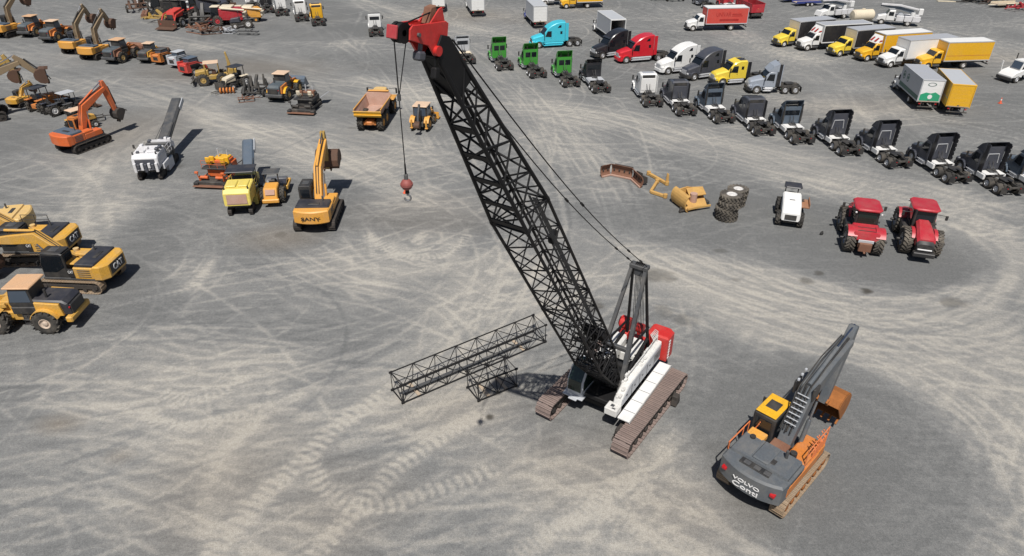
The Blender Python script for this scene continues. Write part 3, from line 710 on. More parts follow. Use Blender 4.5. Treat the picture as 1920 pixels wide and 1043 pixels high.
# ---------------------------------------------------------------- box truck
def box_truck(label, pf, pr, cabcol, boxcol, roofcol='roof_grey', L=7.6, wb=6.4, side='l', hd=None, group=None, rearcol=None, H=3.75, sidecol=None, rail='alu', defl=None, openrear=False, name='box_truck', ribs=0, bw=1.25, rear_px=None, z0=1.12):
    ys = 1.05 if side == 'l' else -1.05
    if pr is not None: loc, rot = place(pf, (0, ys), pr, (-wb, ys))
    else:
        rot = hd; A = G(*pf); loc = (A[0] + math.sin(rot) * ys, A[1] - math.cos(rot) * ys)
    t = T(name, label, 'truck', loc, rot, group)
    bx0, bx1 = -2.05, -2.05 - L
    b = B()
    for s in (1, -1): b.box(.7, bx1 + .1, s * .36, s * .44, .72, .98)
    b.box(-wb - .12, -wb + .12, -.9, .9, .42, .58).cyl((-wb, -.2, .5), (-wb, .2, .5), .24, n=12).box(-.1, .1, -.9, .9, .4, .52)
    for k in range(6):
        x = bx0 - .3 - k * (L - .6) / 5; b.box(x - .04, x + .04, -bw + .1, bw - .1, .98, z0 - .03)
    P(t, 'chassis', b, 'chassis')
    def ring(x, w, a, z1, c): return [(x, -w, a), (x, -w, z1 - c), (x, -w + c, z1 - c * .3), (x, -w * .3, z1), (x, w * .3, z1), (x, w - c, z1 - c * .3), (x, w, z1 - c), (x, w, a)]
    P(t, 'bonnet', B().loft([ring(.98, .66, .72, 1.3, .14), ring(.84, .86, .68, 1.5, .18), ring(.1, .95, .9, 1.68, .18), ring(-.6, 1.0, .9, 1.82, .14)]), cabcol, True, ang=25)
    for s in (1, -1):
        arc = [(.62 * math.cos(a), .48 + .62 * math.sin(a)) for a in [math.pi * k / 8 for k in range(9)]]; arc2 = [(.54 * math.cos(a), .48 + .54 * math.sin(a)) for a in [math.pi * k / 8 for k in range(8, -1, -1)]]
        P(t, 'fender', B().prism(arc + arc2, s * .74, s * 1.14, 0), cabcol, True)
        P(t, 'headlight', B().box(.9, 1.0, s * .6, s * .9, .82, 1.04, .03), 'lamp_clear')
        P(t, 'side_window', B().prism([(-.82, 1.56), (-1.1, 2.22), (-1.65, 2.22), (-1.65, 1.5)], s * 1.015, s * 1.04, .004), 'glass')
        m_ = P(t, 'mirror', B().box(-.62, -.52, s * 1.25, s * 1.42, 1.5, 2.0, .03), 'black'); P(m_, 'mirror_arm', B().tube([(-.75, s * 1.0, 1.9), (-.58, s * 1.34, 1.95)], .02), 'black')
        P(t, 'step', B().box(-.7, -1.75, s * .8, s * 1.05, .42, .66, .03), 'dark_grey')
        wheel(t, 0, s * .95, .48, .28, s, rim='rim_white'); wheel(t, -wb, s * .86, .48, .52, s, rim='rim_white')
        P(t, 'rear_lamp', B().box(bx1 - .03, bx1 + .02, s * .75, s * 1.0, .84, .96, .01), 'lamp_red')
    P(t, 'bumper', B().prism([(1.1, -.7), (1.1, .7), (.9, 1.08), (.62, 1.08), (.62, -1.08), (.9, -1.08)], .4, .7, .03, plane='xy'), 'black')
    P(t, 'grille', B().box(.95, 1.02, -.5, .5, .76, 1.22, .02), 'dark_grey')
    P(t, 'cab', B().prism([(-.58, .8), (-.58, 1.74), (-1.02, 2.38), (-1.2, 2.5), (-1.86, 2.52), (-1.9, 2.4), (-1.9, .8)], -1.02, 1.02, .08), cabcol, True, ang=30)
    P(t, 'windscreen', B().add([(-.6, -.88, 1.8), (-.6, .88, 1.8), (-1.0, .84, 2.36), (-1.0, -.84, 2.36)], [(0, 1, 2, 3)], Matrix.Translation((.035, 0, .03))), 'glass')
    if defl:
        P(t, 'wind_deflector', B().loft([[(-.95, -.7, 2.5), (-.95, .7, 2.5), (-.98, .7, 2.56), (-.98, -.7, 2.56)], [(-1.3, -.9, 2.52), (-1.3, .9, 2.52), (-1.35, .8, 3.0), (-1.35, -.8, 3.0)], [(-1.9, -1.0, 2.52), (-1.9, 1.0, 2.52), (-1.9, .9, 3.5), (-1.9, -.9, 3.5)]]), 'white', True, ang=20)
        b = B()
        for y0 in (-.75, .1): b.add([(-1.08, y0 + .1, 2.68), (-1.08, y0 + .55, 2.68), (-1.5, y0 + .65, 3.18), (-1.5, y0 + .35, 3.18)], [(0, 1, 2, 3)], Matrix.Translation((.05, 0, .03)))
        for s in (1, -1): b.add([(-1.35, s * .93, 2.7), (-1.85, s * 1.0, 2.75), (-1.85, s * .985, 2.95), (-1.5, s * .93, 2.9)], [(0, 1, 2, 3)], Matrix.Translation((0, s * .02, 0)))
        P(t, 'deflector_print', b, 'print_red')
    # cargo body: shell panels, roof, rails
    sc = sidecol or boxcol
    for s in (1, -1): P(t, 'side_panel', B().box(bx0 - .02, bx1 + .02, s * (bw - .05), s * bw, z0 + .1, H - .08, .006), sc)
    P(t, 'front_panel', B().box(bx0, bx0 - .05, -bw + .05, bw - .05, z0 + .1, H - .08, .006), boxcol if boxcol != 'print_black' else 'white')
    P(t, 'roof', B().box(bx0, bx1, -bw + .02, bw - .02, H - .06, H, .02), roofcol)
    P(t, 'floor', B().box(bx0, bx1, -bw + .06, bw - .06, z0, z0 + .1), 'wood')
    b = B()
    for s in (1, -1): b.box(bx0 + .01, bx1 - .01, s * (bw - .06), s * (bw + .015), z0 - .02, z0 + .13, .01).box(bx0 + .01, bx1 - .01, s * (bw - .06), s * (bw + .015), H - .12, H + .012, .01).box(bx0 + .012, bx0 - .08, s * (bw - .08), s * (bw + .018), z0, H, .02).box(bx1 - .012, bx1 + .09, s * (bw - .08), s * (bw + .018), z0, H, .02)
    b.box(bx0 + .014, bx0 - .08, -bw, bw, H - .12, H + .01, .02).box(bx1 - .014, bx1 + .1, -bw, bw, H - .16, H + .014, .02)
    P(t, 'body_rail', b, rail)
    if not openrear:
        n = 5; hz = (H - .18 - z0 - .1) / n
        for k in range(n): P(t, 'door_panel', B().box(bx1 + .0, bx1 + .045, -bw + .1, bw - .1, z0 + .1 + k * hz + .006, z0 + .1 + (k + 1) * hz - .006, .008), rearcol or boxcol)
        P(t, 'door_latch', B().box(bx1 - .03, bx1, -.12, .12, z0 + .16, z0 + .24, .01), 'dark_grey')
    P(t, 'rear_bumper', B().box(bx1 - .12, bx1, -1.1, 1.1, .5, .62, .02).box(bx1 - .06, bx1, -.8, -.7, .6, z0).box(bx1 - .06, bx1, .7, .8, .6, z0), 'chassis')
    if ribs:
        for s in (1, -1):
            for k in range(ribs):
                x = bx0 - (k + 1) * L / (ribs + 1); P(t, 'side_rib', B().box(x - .03, x + .03, s * (bw - .01), s * (bw + .02), z0 + .13, H - .13, .01), sc)
    return t, bx0, bx1
# ---------------------------------------------------------------- crawler track (shared by the excavators and the crane)
def track_mesh(L, H, W, pitch=.19, th=.05):
    k = ('trk', L, H, W, pitch)
    if k in CACHE: return CACHE[k]
    r = H / 2; st = L - H
    path = []
    per = 2 * st + 2 * math.pi * r; n = int(per / pitch)
    for i in range(n):
        d = per * i / n
        if d < st: path.append((-st / 2 + d, H, 0))
        elif d < st + math.pi * r: a = (d - st) / r; path.append((st / 2 + r * math.sin(a), r + r * math.cos(a), a))
        elif d < 2 * st + math.pi * r: path.append((st / 2 - (d - st - math.pi * r), 0, math.pi))
        else: a = (d - 2 * st - math.pi * r) / r; path.append((-st / 2 - r * math.sin(a), r - r * math.cos(a), math.pi + a))
    b = B()
    for x, z, a in path:
        M = Matrix.Translation((x, 0, z)) @ Matrix.Rotation(a, 4, 'Y')
        gp_ = .40 if th > .06 else .46
        b.box(-pitch * gp_, pitch * gp_, -W / 2, W / 2, -th, 0, 0, M).box(-pitch * .16, pitch * .06, -W / 2, W / 2, 0, .03 if th < .06 else .05, 0, M)
    ri = r - th
    loop = [(st / 2 + ri * math.sin(a), r + ri * math.cos(a)) for a in [math.pi * i / 10 for i in range(11)]] + [(-st / 2 - ri * math.sin(a), r - ri * math.cos(a)) for a in [math.pi * i / 10 for i in range(11)]]
    ri2 = ri - .09
    loop2 = [(st / 2 + ri2 * math.sin(a), r + ri2 * math.cos(a)) for a in [math.pi * i / 10 for i in range(11)]] + [(-st / 2 - ri2 * math.sin(a), r - ri2 * math.cos(a)) for a in [math.pi * i / 10 for i in range(11)]]
    n = len(loop); y0, y1 = -W * .18, W * .18
    vs = [(x, y, z) for lp, y in ((loop, y0), (loop, y1), (loop2, y1), (loop2, y0)) for x, z in lp]
    b.add(vs, [(g * n + i, g * n + (i + 1) % n, ((g + 1) % 4) * n + (i + 1) % n, ((g + 1) % 4) * n + i) for g in range(4) for i in range(n)])
    CACHE[k] = b.mesh('track'); return CACHE[k]
def track(par, y, L, H, W, m='track_steel', frame='track_dark', pitch=.19, rot=0.0, s=1, th=.05, x=0):
    M = Matrix.Rotation(rot, 4, 'Z') @ Matrix.Translation((x, y, .012))
    o = P(par, 'track', track_mesh(L, H, W, pitch, th), m); o.matrix_local = M
    r = H / 2; st = L - H
    P(o, 'track_frame', B().box(-st / 2 + .1, st / 2 - .1, -W * .32, W * .32, H * .28, H * .74, .05), frame)
    k = ('rol', H, W)
    if k not in CACHE: CACHE[k] = B().cyl((0, -W * .36, 0), (0, W * .36, 0), H * .15, n=10).mesh('roller', True); CACHE[('crol', H, W)] = B().cyl((0, -W * .3, 0), (0, W * .3, 0), H * .08, n=8).mesh('roller', True)
    nr = max(4, int(st / .55))
    for i in range(nr): P(o, 'roller', CACHE[k], frame, loc=(-st / 2 + .2 + i * (st - .4) / (nr - 1), 0, H * .24))
    for x in (-st * .2, st * .2): P(o, 'carrier_roller', CACHE[('crol', H, W)], frame, loc=(x, 0, H * .82))
    for nm, x in (('sprocket', -st / 2), ('idler', st / 2)):
        P(o, nm, B().cyl((x, -W * .3, r), (x, W * .3, r), r * .78, n=16).cyl((x, -W * .42, r), (x, W * .42, r), r * .35, n=12), frame, True)
    return o
def hyd(par, name, p0, p1, r, frac=.55, m='black'):
    a, c = Vector(p0), Vector(p1); k = a.lerp(c, frac)
    o = P(par, name, B().cyl(a, k, r, n=10), m, True); P(o, 'piston_rod', B().cyl(k, c, r * .55, n=8), 'chrome', True)
    return o
# ---------------------------------------------------------------- bucket: open box section along local -y..y
def bucket_mesh(b, M, W=1.3, D=1.2, teeth=True):
    prof = [(0, 0), (.25, .12), (.62, .02), (.92, -.28), (.98, -.62), (.80, -.95), (.45, -1.12), (.1, -1.1)]
    out = [(x * D, z * D) for x, z in prof]; inn = [(p[0], p[1]) for p in inset(out + [(.0, -.6 * D)], .035)][:len(out)]
    n = len(out)
    # back plate as thick ribbon
    up = out; dn = [(x - (x - .45 * D) * .05, z - (z + .5 * D) * .05) for x, z in out]
    vs = []; fs = []
    for y in (-W / 2, W / 2):
        for lst in (up, dn): vs += [(x, y, z) for x, z in lst]
    for i in range(n - 1):
        fs += [(i, i + 1, 2 * n + i + 1, 2 * n + i), (n + i, 3 * n + i, 3 * n + i + 1, n + i + 1)]
    fs += [(n - 1, 3 * n - 1, 4 * n - 1, 2 * n - 1), (0, 2 * n, 3 * n, n)]
    b.add(vs, fs, M)
    for s in (-1, 1): b.prism(out, s * W / 2 - .025, s * W / 2 + .025, 0, M)
    if teeth:
        for k in range(5):
            y = -W / 2 + .08 + k * (W - .16) / 4; b.box(-.14 * D, .14 * D, y - .05, y + .05, -1.13 * D, -1.06 * D, .01, M)
    b.box(-.08, .12 * D, -W * .18, -W * .12, -.05, .28, .01, M).box(-.08, .12 * D, W * .12, W * .18, -.05, .28, .01, M)
    return b
# ---------------------------------------------------------------- hydraulic excavator: origin on the ground at the swing centre, +x towards the boom
def excavator(label, at, rot, s=1.0, body='cat_yellow', cw=None, hood='black_hood', roof='black', cabc='black', boomc=None, stickc=None, buck='bucket_brown', slew=0.0, boom=(50, 5.9), stick=(-60, 2.9), bangle=-100, rails=None, txt=None, txtm='print_black', rearpanel=None, trk='track_steel', frm='track_dark', bw=1.3, group=None, bend=.2, round_cw=True, tl=4.5, sidec=None, name='excavator', bd=1.25, toolbox=None, rearlamps=False, gauge=1.26):
    cw = cw or body; boomc = boomc or body; stickc = stickc or boomc
    t = T(name, label, 'excavator', at if not isinstance(at[0], tuple) else G(*at[0]), rot, group)
    S = lambda *a: [k * s for k in a]
    for sd in (1, -1): track(t, sd * gauge * s, tl * s, .92 * s, .6 * s, trk, frm, .19 * s, slew, s)
    P(t, 'undercarriage', B().box(*S(-.8, .8, -.95, .95, .35, .8), .06 * s, Matrix.Rotation(slew, 4, 'Z')).cyl((0, 0, .75 * s), (0, 0, 1.0 * s), .62 * s, n=20), 'chassis')
    P(t, 'platform', B().box(*S(-2.3, 1.75, -1.38, 1.38, .98, 1.16), .03), 'dark_grey')
    # counterweight
    if round_cw:
        arc = [(-2.9 * math.cos(a) * s, 2.9 * math.sin(a) * s * .98) for a in [R(-29 + 58 * k / 8) for k in range(9)]]
        arc = [(x, y) for x, y in arc]
        pl = [(-1.95 * s, -1.42 * s)] + arc + [(-1.95 * s, 1.42 * s)]
    else:
        pl = [(-1.95 * s, -1.42 * s), (-2.45 * s, -1.4 * s), (-2.85 * s, -.95 * s), (-2.85 * s, .95 * s), (-2.45 * s, 1.4 * s), (-1.95 * s, 1.42 * s)]
    cwo = P(t, 'counterweight', B().prism(pl, 1.0 * s, 2.1 * s, .09 * s, plane='xy'), cw, True, ang=30)
    if rearpanel: P(cwo, 'rear_panel', B().box(*S(-2.88, -2.78, -.8, .8, 1.22, 1.98), .02), rearpanel)
    if rearlamps:
        for sd in (1, -1): P(cwo, 'rear_lamp', B().box(*S(-2.80, -2.60, sd * .98, sd * 1.2, 1.56, 1.70), .02), 'lamp_red')
    if txt:
        for (q, z, h, wid, mm) in txt:
            text(cwo, 'lettering', q, mm, h * s, letM((-2.905 * s, 0, z * s), (0, -1, 0), (0, 0, 1)), .012, wid * s)
    # engine house
    P(t, 'engine_house', B().box(*S(-1.98, -.55, -1.4, 1.4, 1.1, 1.98), .06 * s), sidec or body)
    hd_ = P(t, 'engine_hood', B().prism([(k * s, z * s) for k, z in ((-2.15, 1.95), (-2.05, 2.22), (-.72, 2.22), (-.6, 1.95))], -1.3 * s, 1.3 * s, .05 * s), hood, True)
    P(hd_, 'hood_vent', B().box(*S(-1.75, -1.45, -.55, .35, 2.2, 2.26), .02), 'black')
    P(hd_, 'exhaust', B().cyl((-1.0 * s, -.7 * s, 2.2 * s), (-1.0 * s, -.7 * s, 2.62 * s), .07 * s, n=8), 'dark_grey', True)
    for sd in (1, -1):
        b = B()
        for k in range(4): b.box(*S(-1.75, -.85, sd * 1.395, sd * 1.425, 1.28 + k * .16, 1.34 + k * .16), .008)
        P(t, 'side_louvre', b, 'dark_grey' if body != 'volvo_grey' else 'black')
    P(t, 'tool_box', B().box(*S(-.55, 1.55, -1.4, -.5, 1.14, 1.72), .05 * s).box(*S(-.55, .55, -1.36, -.52, 1.72, 1.95), .05 * s), toolbox or body)
    P(t, 'front_step', B().box(*S(1.55, 1.72, -1.35, -.6, 1.1, 1.45), .03), 'black')
    # cab
    P(t, 'cab', B().prism([(k * s, z * s) for k, z in ((-.15, 1.14), (-.15, 2.95), (.05, 3.04), (1.35, 3.04), (1.62, 2.2), (1.66, 1.14))], .36 * s, 1.38 * s, .06 * s), cabc, True, ang=30)
    P(t, 'cab_roof', B().box(*S(-.12, 1.38, .4, 1.34, 3.03, 3.09), .025), roof)
    P(t, 'roof_hatch', B().box(*S(.35, .95, .6, 1.14, 3.08, 3.115), .01), 'black' if roof != 'black' else 'dark_grey')
    for y0, y1 in ((1.37, 1.40), (.34, .37)): P(t, 'side_window', B().prism([(k * s, z * s) for k, z in ((-.05, 2.0), (-.05, 2.85), (1.3, 2.85), (1.5, 2.2), (1.52, 1.6), (.6, 1.6))], y0 * s, y1 * s, .003), 'glass')
    P(t, 'windscreen', B().add([tuple(S(*q)) for q in ((1.68, .46, 1.6), (1.68, 1.28, 1.6), (1.66, 1.28, 2.2), (1.40, 1.28, 2.98), (1.40, .46, 2.98), (1.66, .46, 2.2))], [(0, 1, 2, 5), (5, 2, 3, 4)]), 'glass')
    P(t, 'rear_window', B().box(*S(-.17, -.14, .5, 1.24, 2.05, 2.8), .01), 'glass')
    P(t, 'mirror', B().box(*S(1.5, 1.55, 1.5, 1.72, 2.2, 2.55), .02), 'black')
    if rails:
        b = B()
        for z in (2.35, 2.75): b.tube([tuple(S(-.5, -1.35, z)), tuple(S(1.5, -1.35, z))], .025 * s)
        for x in (-.5, .5, 1.5): b.tube([tuple(S(x, -1.35, 1.7)), tuple(S(x, -1.35, 2.75))], .025 * s)
        P(t, 'handrail', b, rails)
        P(t, 'handrail', B().tube([tuple(S(-2.1, 1.36, 2.05)), tuple(S(-2.1, 1.36, 2.5)), tuple(S(-.9, 1.36, 2.5)), tuple(S(-.9, 1.36, 2.0))], .022 * s), rails)
    # front end
    f = Vector((.25, 1.75)); a, Lb = boom; e = R(a)
    u = Vector((math.cos(e), math.sin(e))); n = Vector((-u.y, u.x))
    kn = f + u * Lb * .42 + n * Lb * bend; tip = f + u * Lb
    pts = [f, f + (kn - f) * .55, kn, kn + (tip - kn) * .5, tip]
    out = ribbon([tuple(p * s) for p in pts], [.42 * s, .72 * s, .82 * s, .66 * s, .36 * s])
    yb = -.08 * s
    bo = P(t, 'boom', B().prism(out, yb - .31 * s, yb + .31 * s, .03 * s), boomc, True, ang=25)
    a2, Ls = stick; e2 = R(a2); u2 = Vector((math.cos(e2), math.sin(e2))); n2 = Vector((-u2.y, u2.x))
    back = tip - u2 * .75 ; end = tip + u2 * Ls
    so = P(t, 'stick', B().prism(ribbon([tuple(p * s) for p in (back + n2 * .18, tip + n2 * .1, tip + u2 * Ls * .45 + n2 * .05, end)], [.3 * s, .68 * s, .5 * s, .26 * s]), yb - .2 * s, yb + .2 * s, .03 * s), stickc, True, ang=25)
    v3 = lambda p, y=0: (p.x * s, yb + y * s, p.y * s)
    for sd in (1, -1): hyd(t, 'boom_cylinder', v3(Vector((.85, 1.3)), sd * .45), v3(kn + (f - kn) * .12 - n * .1, sd * .45), .1 * s, .62, boomc if boomc != 'muddy_boom' else 'black')
    hyd(t, 'stick_cylinder', v3(kn + n * .5), v3(back + n2 * .22), .095 * s, .6, boomc if boomc != 'muddy_boom' else 'black')
    be = R(bangle)
    Mb = Matrix.Translation(v3(end)) @ Matrix.Rotation(-be, 4, 'Y') @ Matrix.Rotation(R(0), 4, 'Z')
    bk = P(t, 'bucket', bucket_mesh(B(), Mb @ Matrix.Rotation(R(90), 4, 'Y'), bw * s, bd * s), buck)
    side = n2
    hyd(t, 'bucket_cylinder', v3(tip + u2 * .1 + side * .52), v3(end - u2 * .35 + side * .42), .085 * s, .6, 'black')
    P(t, 'bucket_link', B().tube([v3(end - u2 * .35 + side * .42, .12), v3(end - u2 * .45, .12)], .05 * s).tube([v3(end - u2 * .35 + side * .42, -.12), v3(end + side * .3 + u2 * .05, -.12)], .05 * s), 'black')
    P(t, 'hose', B().tube([v3(f + u * .3 + n * .5, .1), v3(kn + n * .5, .1), v3(tip + n * .3, .1)], .035 * s).tube([v3(f + u * .3 + n * .45, -.1), v3(kn + n * .48, -.1), v3(tip + n * .28, -.1)], .035 * s), 'black')
    return t
# ---------------------------------------------------------------- wheel loader: origin at articulation joint on the ground, +x to the bucket
def loader(label, at, rot, s=1.0, body='machine_orange', rear='loader_grey', roof='tan_roof', rim='pale_yellow', group=None, lift=0.25, buck='bucket_brown', fendr=None, armc=None, name='wheel_loader', cabm='black'):
    t = T(name, label, 'loader', G(*at), rot, group)
    S = lambda *a: [k * s for k in a]
    fendr = fendr or body; armc = armc or body
    for x in (-1.6, 1.6):
        for sd in (1, -1): wheel(t, x * s, sd * 1.1 * s, .8 * s, .66 * s, sd, .38 * s, rim, 14)
    P(t, 'rear_frame', B().box(*S(-3.0, .1, -.75, .75, .6, 1.2), .05).box(*S(-1.8, -1.4, -1.0, 1.0, .62, .98), .04), 'chassis')
    P(t, 'front_frame', B().box(*S(.05, 2.1, -.62, .62, .6, 1.25), .05).prism([(k * s, z * s) for k, z in ((.7, 1.2), (.9, 1.9), (1.5, 1.9), (1.9, 1.2))], -.4 * s, .4 * s, .04), armc)
    P(t, 'engine_hood', B().prism([(k * s, z * s) for k, z in ((-3.2, 1.1), (-3.1, 1.95), (-2.8, 2.18), (-.95, 2.28), (-.9, 1.15))], -.84 * s, .84 * s, .1 * s), rear if rear else body, True, ang=30)
    P(t, 'hood_grille', B().box(*S(-3.25, -3.1, -.7, .7, 1.2, 1.85), .03), 'black').parent = t
    P(t, 'counterweight', B().box(*S(-3.3, -2.85, -1.15, 1.15, .72, 1.15), .08 * s), fendr if rear == 'black_hood' else 'dark_grey')
    for sd in (1, -1):
        P(t, 'side_panel', B().prism([(k * s, z * s) for k, z in ((-2.75, 1.15), (-2.65, 2.02), (-1.1, 2.16), (-1.05, 1.15))], sd * .8 * s, sd * .99 * s, .03), body)
        arc = [(-1.6 * s +   .95 * s * math.cos(a), .8 * s + .95 * s * math.sin(a)) for a in [R(20 + 140 * k / 8) for k in range(9)]]; arc2 = [(-1.6 * s + .9 * s * math.cos(a), .8 * s + .9 * s * math.sin(a)) for a in [R(160 - 140 * k / 8) for k in range(9)]]
        P(t, 'rear_fender', B().prism(arc + arc2, sd * .78 * s, sd * 1.3 * s, 0), fendr, True)
        arc = [(x + 3.2 * s, z) for x, z in arc[2:7]]; arc2 = [(x + 3.2 * s, z) for x, z in arc2[2:7]]
        P(t, 'front_fender', B().prism(arc + arc2, sd * .8 * s, sd * 1.4 * s, 0), fendr, True)
        P(t, 'ladder', B().box(*S(-.55, -.15, sd * .95, sd * 1.2, .6, .66)).box(*S(-.55, -.15, sd * .95, sd * 1.15, .95, 1.0)).box(*S(-.56, -.5, sd * 1.0, sd * 1.05, .55, 1.5)).box(*S(-.2, -.14, sd * 1.0, sd * 1.05, .55, 1.5)), 'black')
        P(t, 'rear_lamp', B().box(*S(-3.18, -3.1, sd * .62, sd * .8, 1.62, 1.72), .01), 'lamp_red')
    # cab
    P(t, 'cab_base', B().box(*S(-1.05, .55, -.85, .85, 1.2, 1.75), .05), 'black')
    P(t, 'cab', B().prism([(k * s, z * s) for k, z in ((-1.0, 1.7), (-.92, 3.1), (.35, 3.1), (.62, 1.95), (.55, 1.7))], -.78 * s, .78 * s, .05 * s), cabm, True, ang=30)
    for sd in (1, -1): P(t, 'side_window', B().prism([(k * s, z * s) for k, z in ((-.85, 2.1), (-.82, 2.95), (.3, 2.95), (.5, 2.1))], sd * .78 * s, sd * .8 * s, .002), 'glass_blue')
    P(t, 'windscreen', B().add([tuple(S(*q)) for q in ((.66, -.66, 2.0), (.66, .66, 2.0), (.4, .66, 3.02), (.4, -.66, 3.02))], [(0, 1, 2, 3)]), 'glass_blue')
    P(t, 'cab_roof', B().box(*S(-1.15, .6, -.9, .9, 3.1, 3.24), .05 * s), roof)
    P(t, 'exhaust', B().cyl((-1.7 * s, .4 * s, 2.2 * s), (-1.7 * s, .4 * s, 2.85 * s), .08 * s, n=8), 'black', True)
    # lift arms and bucket
    p0 = Vector((1.0, 1.75)); p2 = Vector((3.1, .55 + lift)); p1 = Vector((2.1, 1.45 + lift * .6))
    for sd in (1, -1): P(t, 'lift_arm', B().prism(ribbon([tuple(p * s) for p in (p0, p1, p2)], [.3 * s, .4 * s, .26 * s]), sd * .5 * s, sd * .64 * s, .02), armc, True)
    P(t, 'bell_crank', B().prism(ribbon([tuple(p * s) for p in (Vector((1.7, 2.05 + lift * .3)), Vector((2.2, 1.4 + lift * .6)), Vector((2.7, .9 + lift)))], [.2 * s, .3 * s, .2 * s]), -.12 * s, .12 * s, .02), armc, True)
    for sd in (1, -1): hyd(t, 'lift_cylinder', (1.0 * s, sd * .42 * s, 1.0 * s), (2.3 * s, sd * .42 * s, (1.15 + lift) * s), .09 * s, .55, 'black')
    b = B(); W = 1.45 * s
    prof = [((3.0 + x) * s, (z + lift) * s) for x, z in ((1.25, .02), (.35, .0), (.08, .22), (.0, .6), (.12, 1.0), (.45, 1.28))]
    pr2 = [(x + .06 * s, z + .05 * s) for x, z in prof]
    n = len(prof); vs = []
    for y in (-W, W): vs += [(x, y, z) for x, z in prof] + [(x, y, z) for x, z in pr2]
    fs = []
    for i in range(n - 1): fs += [(i, i + 1, 2 * n + i + 1, 2 * n + i), (n + i, n + i + 1, 3 * n + i + 1, 3 * n + i)]
    fs += [(0, n, 3 * n, 2 * n), (n - 1, 2 * n - 1, 4 * n - 1, 3 * n - 1)]
    b.add(vs, fs)
    for sd in (1, -1): b.prism(prof, sd * W - .03, sd * W + .03, 0)
    P(t, 'bucket', b, buck)
    return t

# ================================================================ LATTICE WORK
def lattice(par, M, L, a, bq, panels, rc, rl, m='lattice', name='boom_section', ends=True, xbrace=False):
    """square lattice section along local x; a, bq = (width, height) at both ends"""
    sec = P(par, name, B().box(-.03, .03, -a[0] / 2, a[0] / 2, -a[1] / 2 - .03, -a[1] / 2 + .03, 0, M), m)
    def corner(i, k):
        f = k / panels; w = a[0] + (bq[0] - a[0]) * f; h = a[1] + (bq[1] - a[1]) * f
        sy, sz = ((1, 1), (-1, 1), (-1, -1), (1, -1))[i]
        return M @ Vector((L * f, sy * w / 2, sz * h / 2))
    for i in range(4): bar(sec, 'chord', corner(i, 0), corner(i, panels), rc, m)
    for i in range(4):
        j = (i + 1) % 4
        for k in range(panels):
            p, q = (i, j) if (k + i) % 2 == 0 else (j, i)
            bar(sec, 'lacing_bar', corner(p, k), corner(q, k + 1), rl, m)
            if xbrace and k % xbrace == 0: bar(sec, 'lacing_bar', corner(q, k), corner(p, k + 1), rl * .8, m)
    if ends:
        for k in (0, panels):
            for i in range(4): bar(sec, 'end_bar', corner(i, k), corner((i + 1) % 4, k), rl, m)
            bar(sec, 'end_bar', corner(0, k), corner(2, k), rl * .8, m)
    for k in (0, panels):
        for i in range(4):
            c = M.inverted() @ corner(i, k); P(sec, 'pin_lug', B().box(c.x - .1, c.x + .1, c.y - .05, c.y + .05, c.z - .07, c.z + .07, .02, M), m)
    return sec
# ================================================================ CRAWLER CRANE
CR = T('crawler_crane', 'tall crawler crane with black lattice boom, white house and red counterweight', 'crane', (5.9, 30.45), R(236.5))
TR = R(-2.6)
for y_ in (2.56, -2.2): track(CR, y_, 7.4, 1.05, .95, 'track_steel', 'track_dark', .27, TR, th=.07, x=.45)
P(CR, 'carbody', B().box(-.8, 1.4, -1.9, 2.2, .45, .95, .08).box(-1.9, -1.3, -1.75, 1.75, .5, .85, .06).box(1.3, 1.9, -1.75, 1.75, .5, .85, .06).cyl((0, 0, .9), (0, 0, 1.2), 1.05, n=24), 'crane_black')
P(CR, 'jack_foot', B().box(2.9, 3.3, 1.6, 1.95, .4, .8, .04).cyl((3.15, 1.75, .05), (3.15, 1.75, .85), .13, n=10).cyl((3.15, 1.75, .0), (3.15, 1.75, .08), .3, n=12).box(2.2, 3.0, 1.6, 1.85, .5, .7, .03), 'track_dark')
P(CR, 'jack_foot', B().box(-1.4, -1.0, 3.06, 3.4, .3, .7, .04).cyl((-1.2, 3.25, .02), (-1.2, 3.25, .5), .14, n=10).prism([(-1.5, .1), (-.9, .1), (-1.05, .6), (-1.35, .6)], 3.06, 3.42, .03), 'track_dark')
P(CR, 'revolving_deck', B().box(-3.0, 2.3, -1.3, 1.3, 1.2, 1.5, .04).box(1.2, 2.1, -1.0, 1.0, 1.0, 1.3, .04), 'crane_black')
# house: sloped side enclosures, walkway
hs_prof = [(2.45, 1.5), (2.3, 2.0), (1.5, 2.45), (-2.9, 2.62), (-2.9, 1.5)]
P(CR, 'house_side', B().prism(hs_prof, .98, 1.42, .05), 'crane_white', True, label='white side enclosure above the walkway')
P(CR, 'side_door', B().prism([(2.25, 1.55), (2.2, 1.95), (1.45, 2.36), (-2.8, 2.52), (-2.8, 1.55)], 1.42, 1.45, .01), 'light_grey')
for x in (-1.9, -.9, .1, 1.1): P(CR, 'door_seam', B().box(x - .022, x + .022, 1.448, 1.462, 1.58, 2.28, .003), 'dark_grey')
P(CR, 'walkway', B().box(-2.75, 2.85, 1.5, 2.18, 1.2, 1.3, .02), 'white', label='white walkway plate along the house')
for k in range(5): P(CR, 'walkway_seam', B().box(-1.7 + .95 * k, -1.67 + .95 * k, 1.5, 2.18, 1.299, 1.304, .001), 'dark_grey')
P(CR, 'walkway_edge', B().box(-2.75, 2.85, 2.18, 2.22, 1.14, 1.33, .01), 'crane_white')
P(CR, 'front_locker', B().box(2.25, 2.9, .72, 1.44, 1.2, 1.66, .04), 'crane_white')
P(CR, 'locker_print', B().box(2.45, 2.65, .95, 1.15, 1.655, 1.668, .002).box(2.7, 2.8, 1.1, 1.3, 1.655, 1.668, .002), 'dark_grey')
rng2 = random.Random(4)
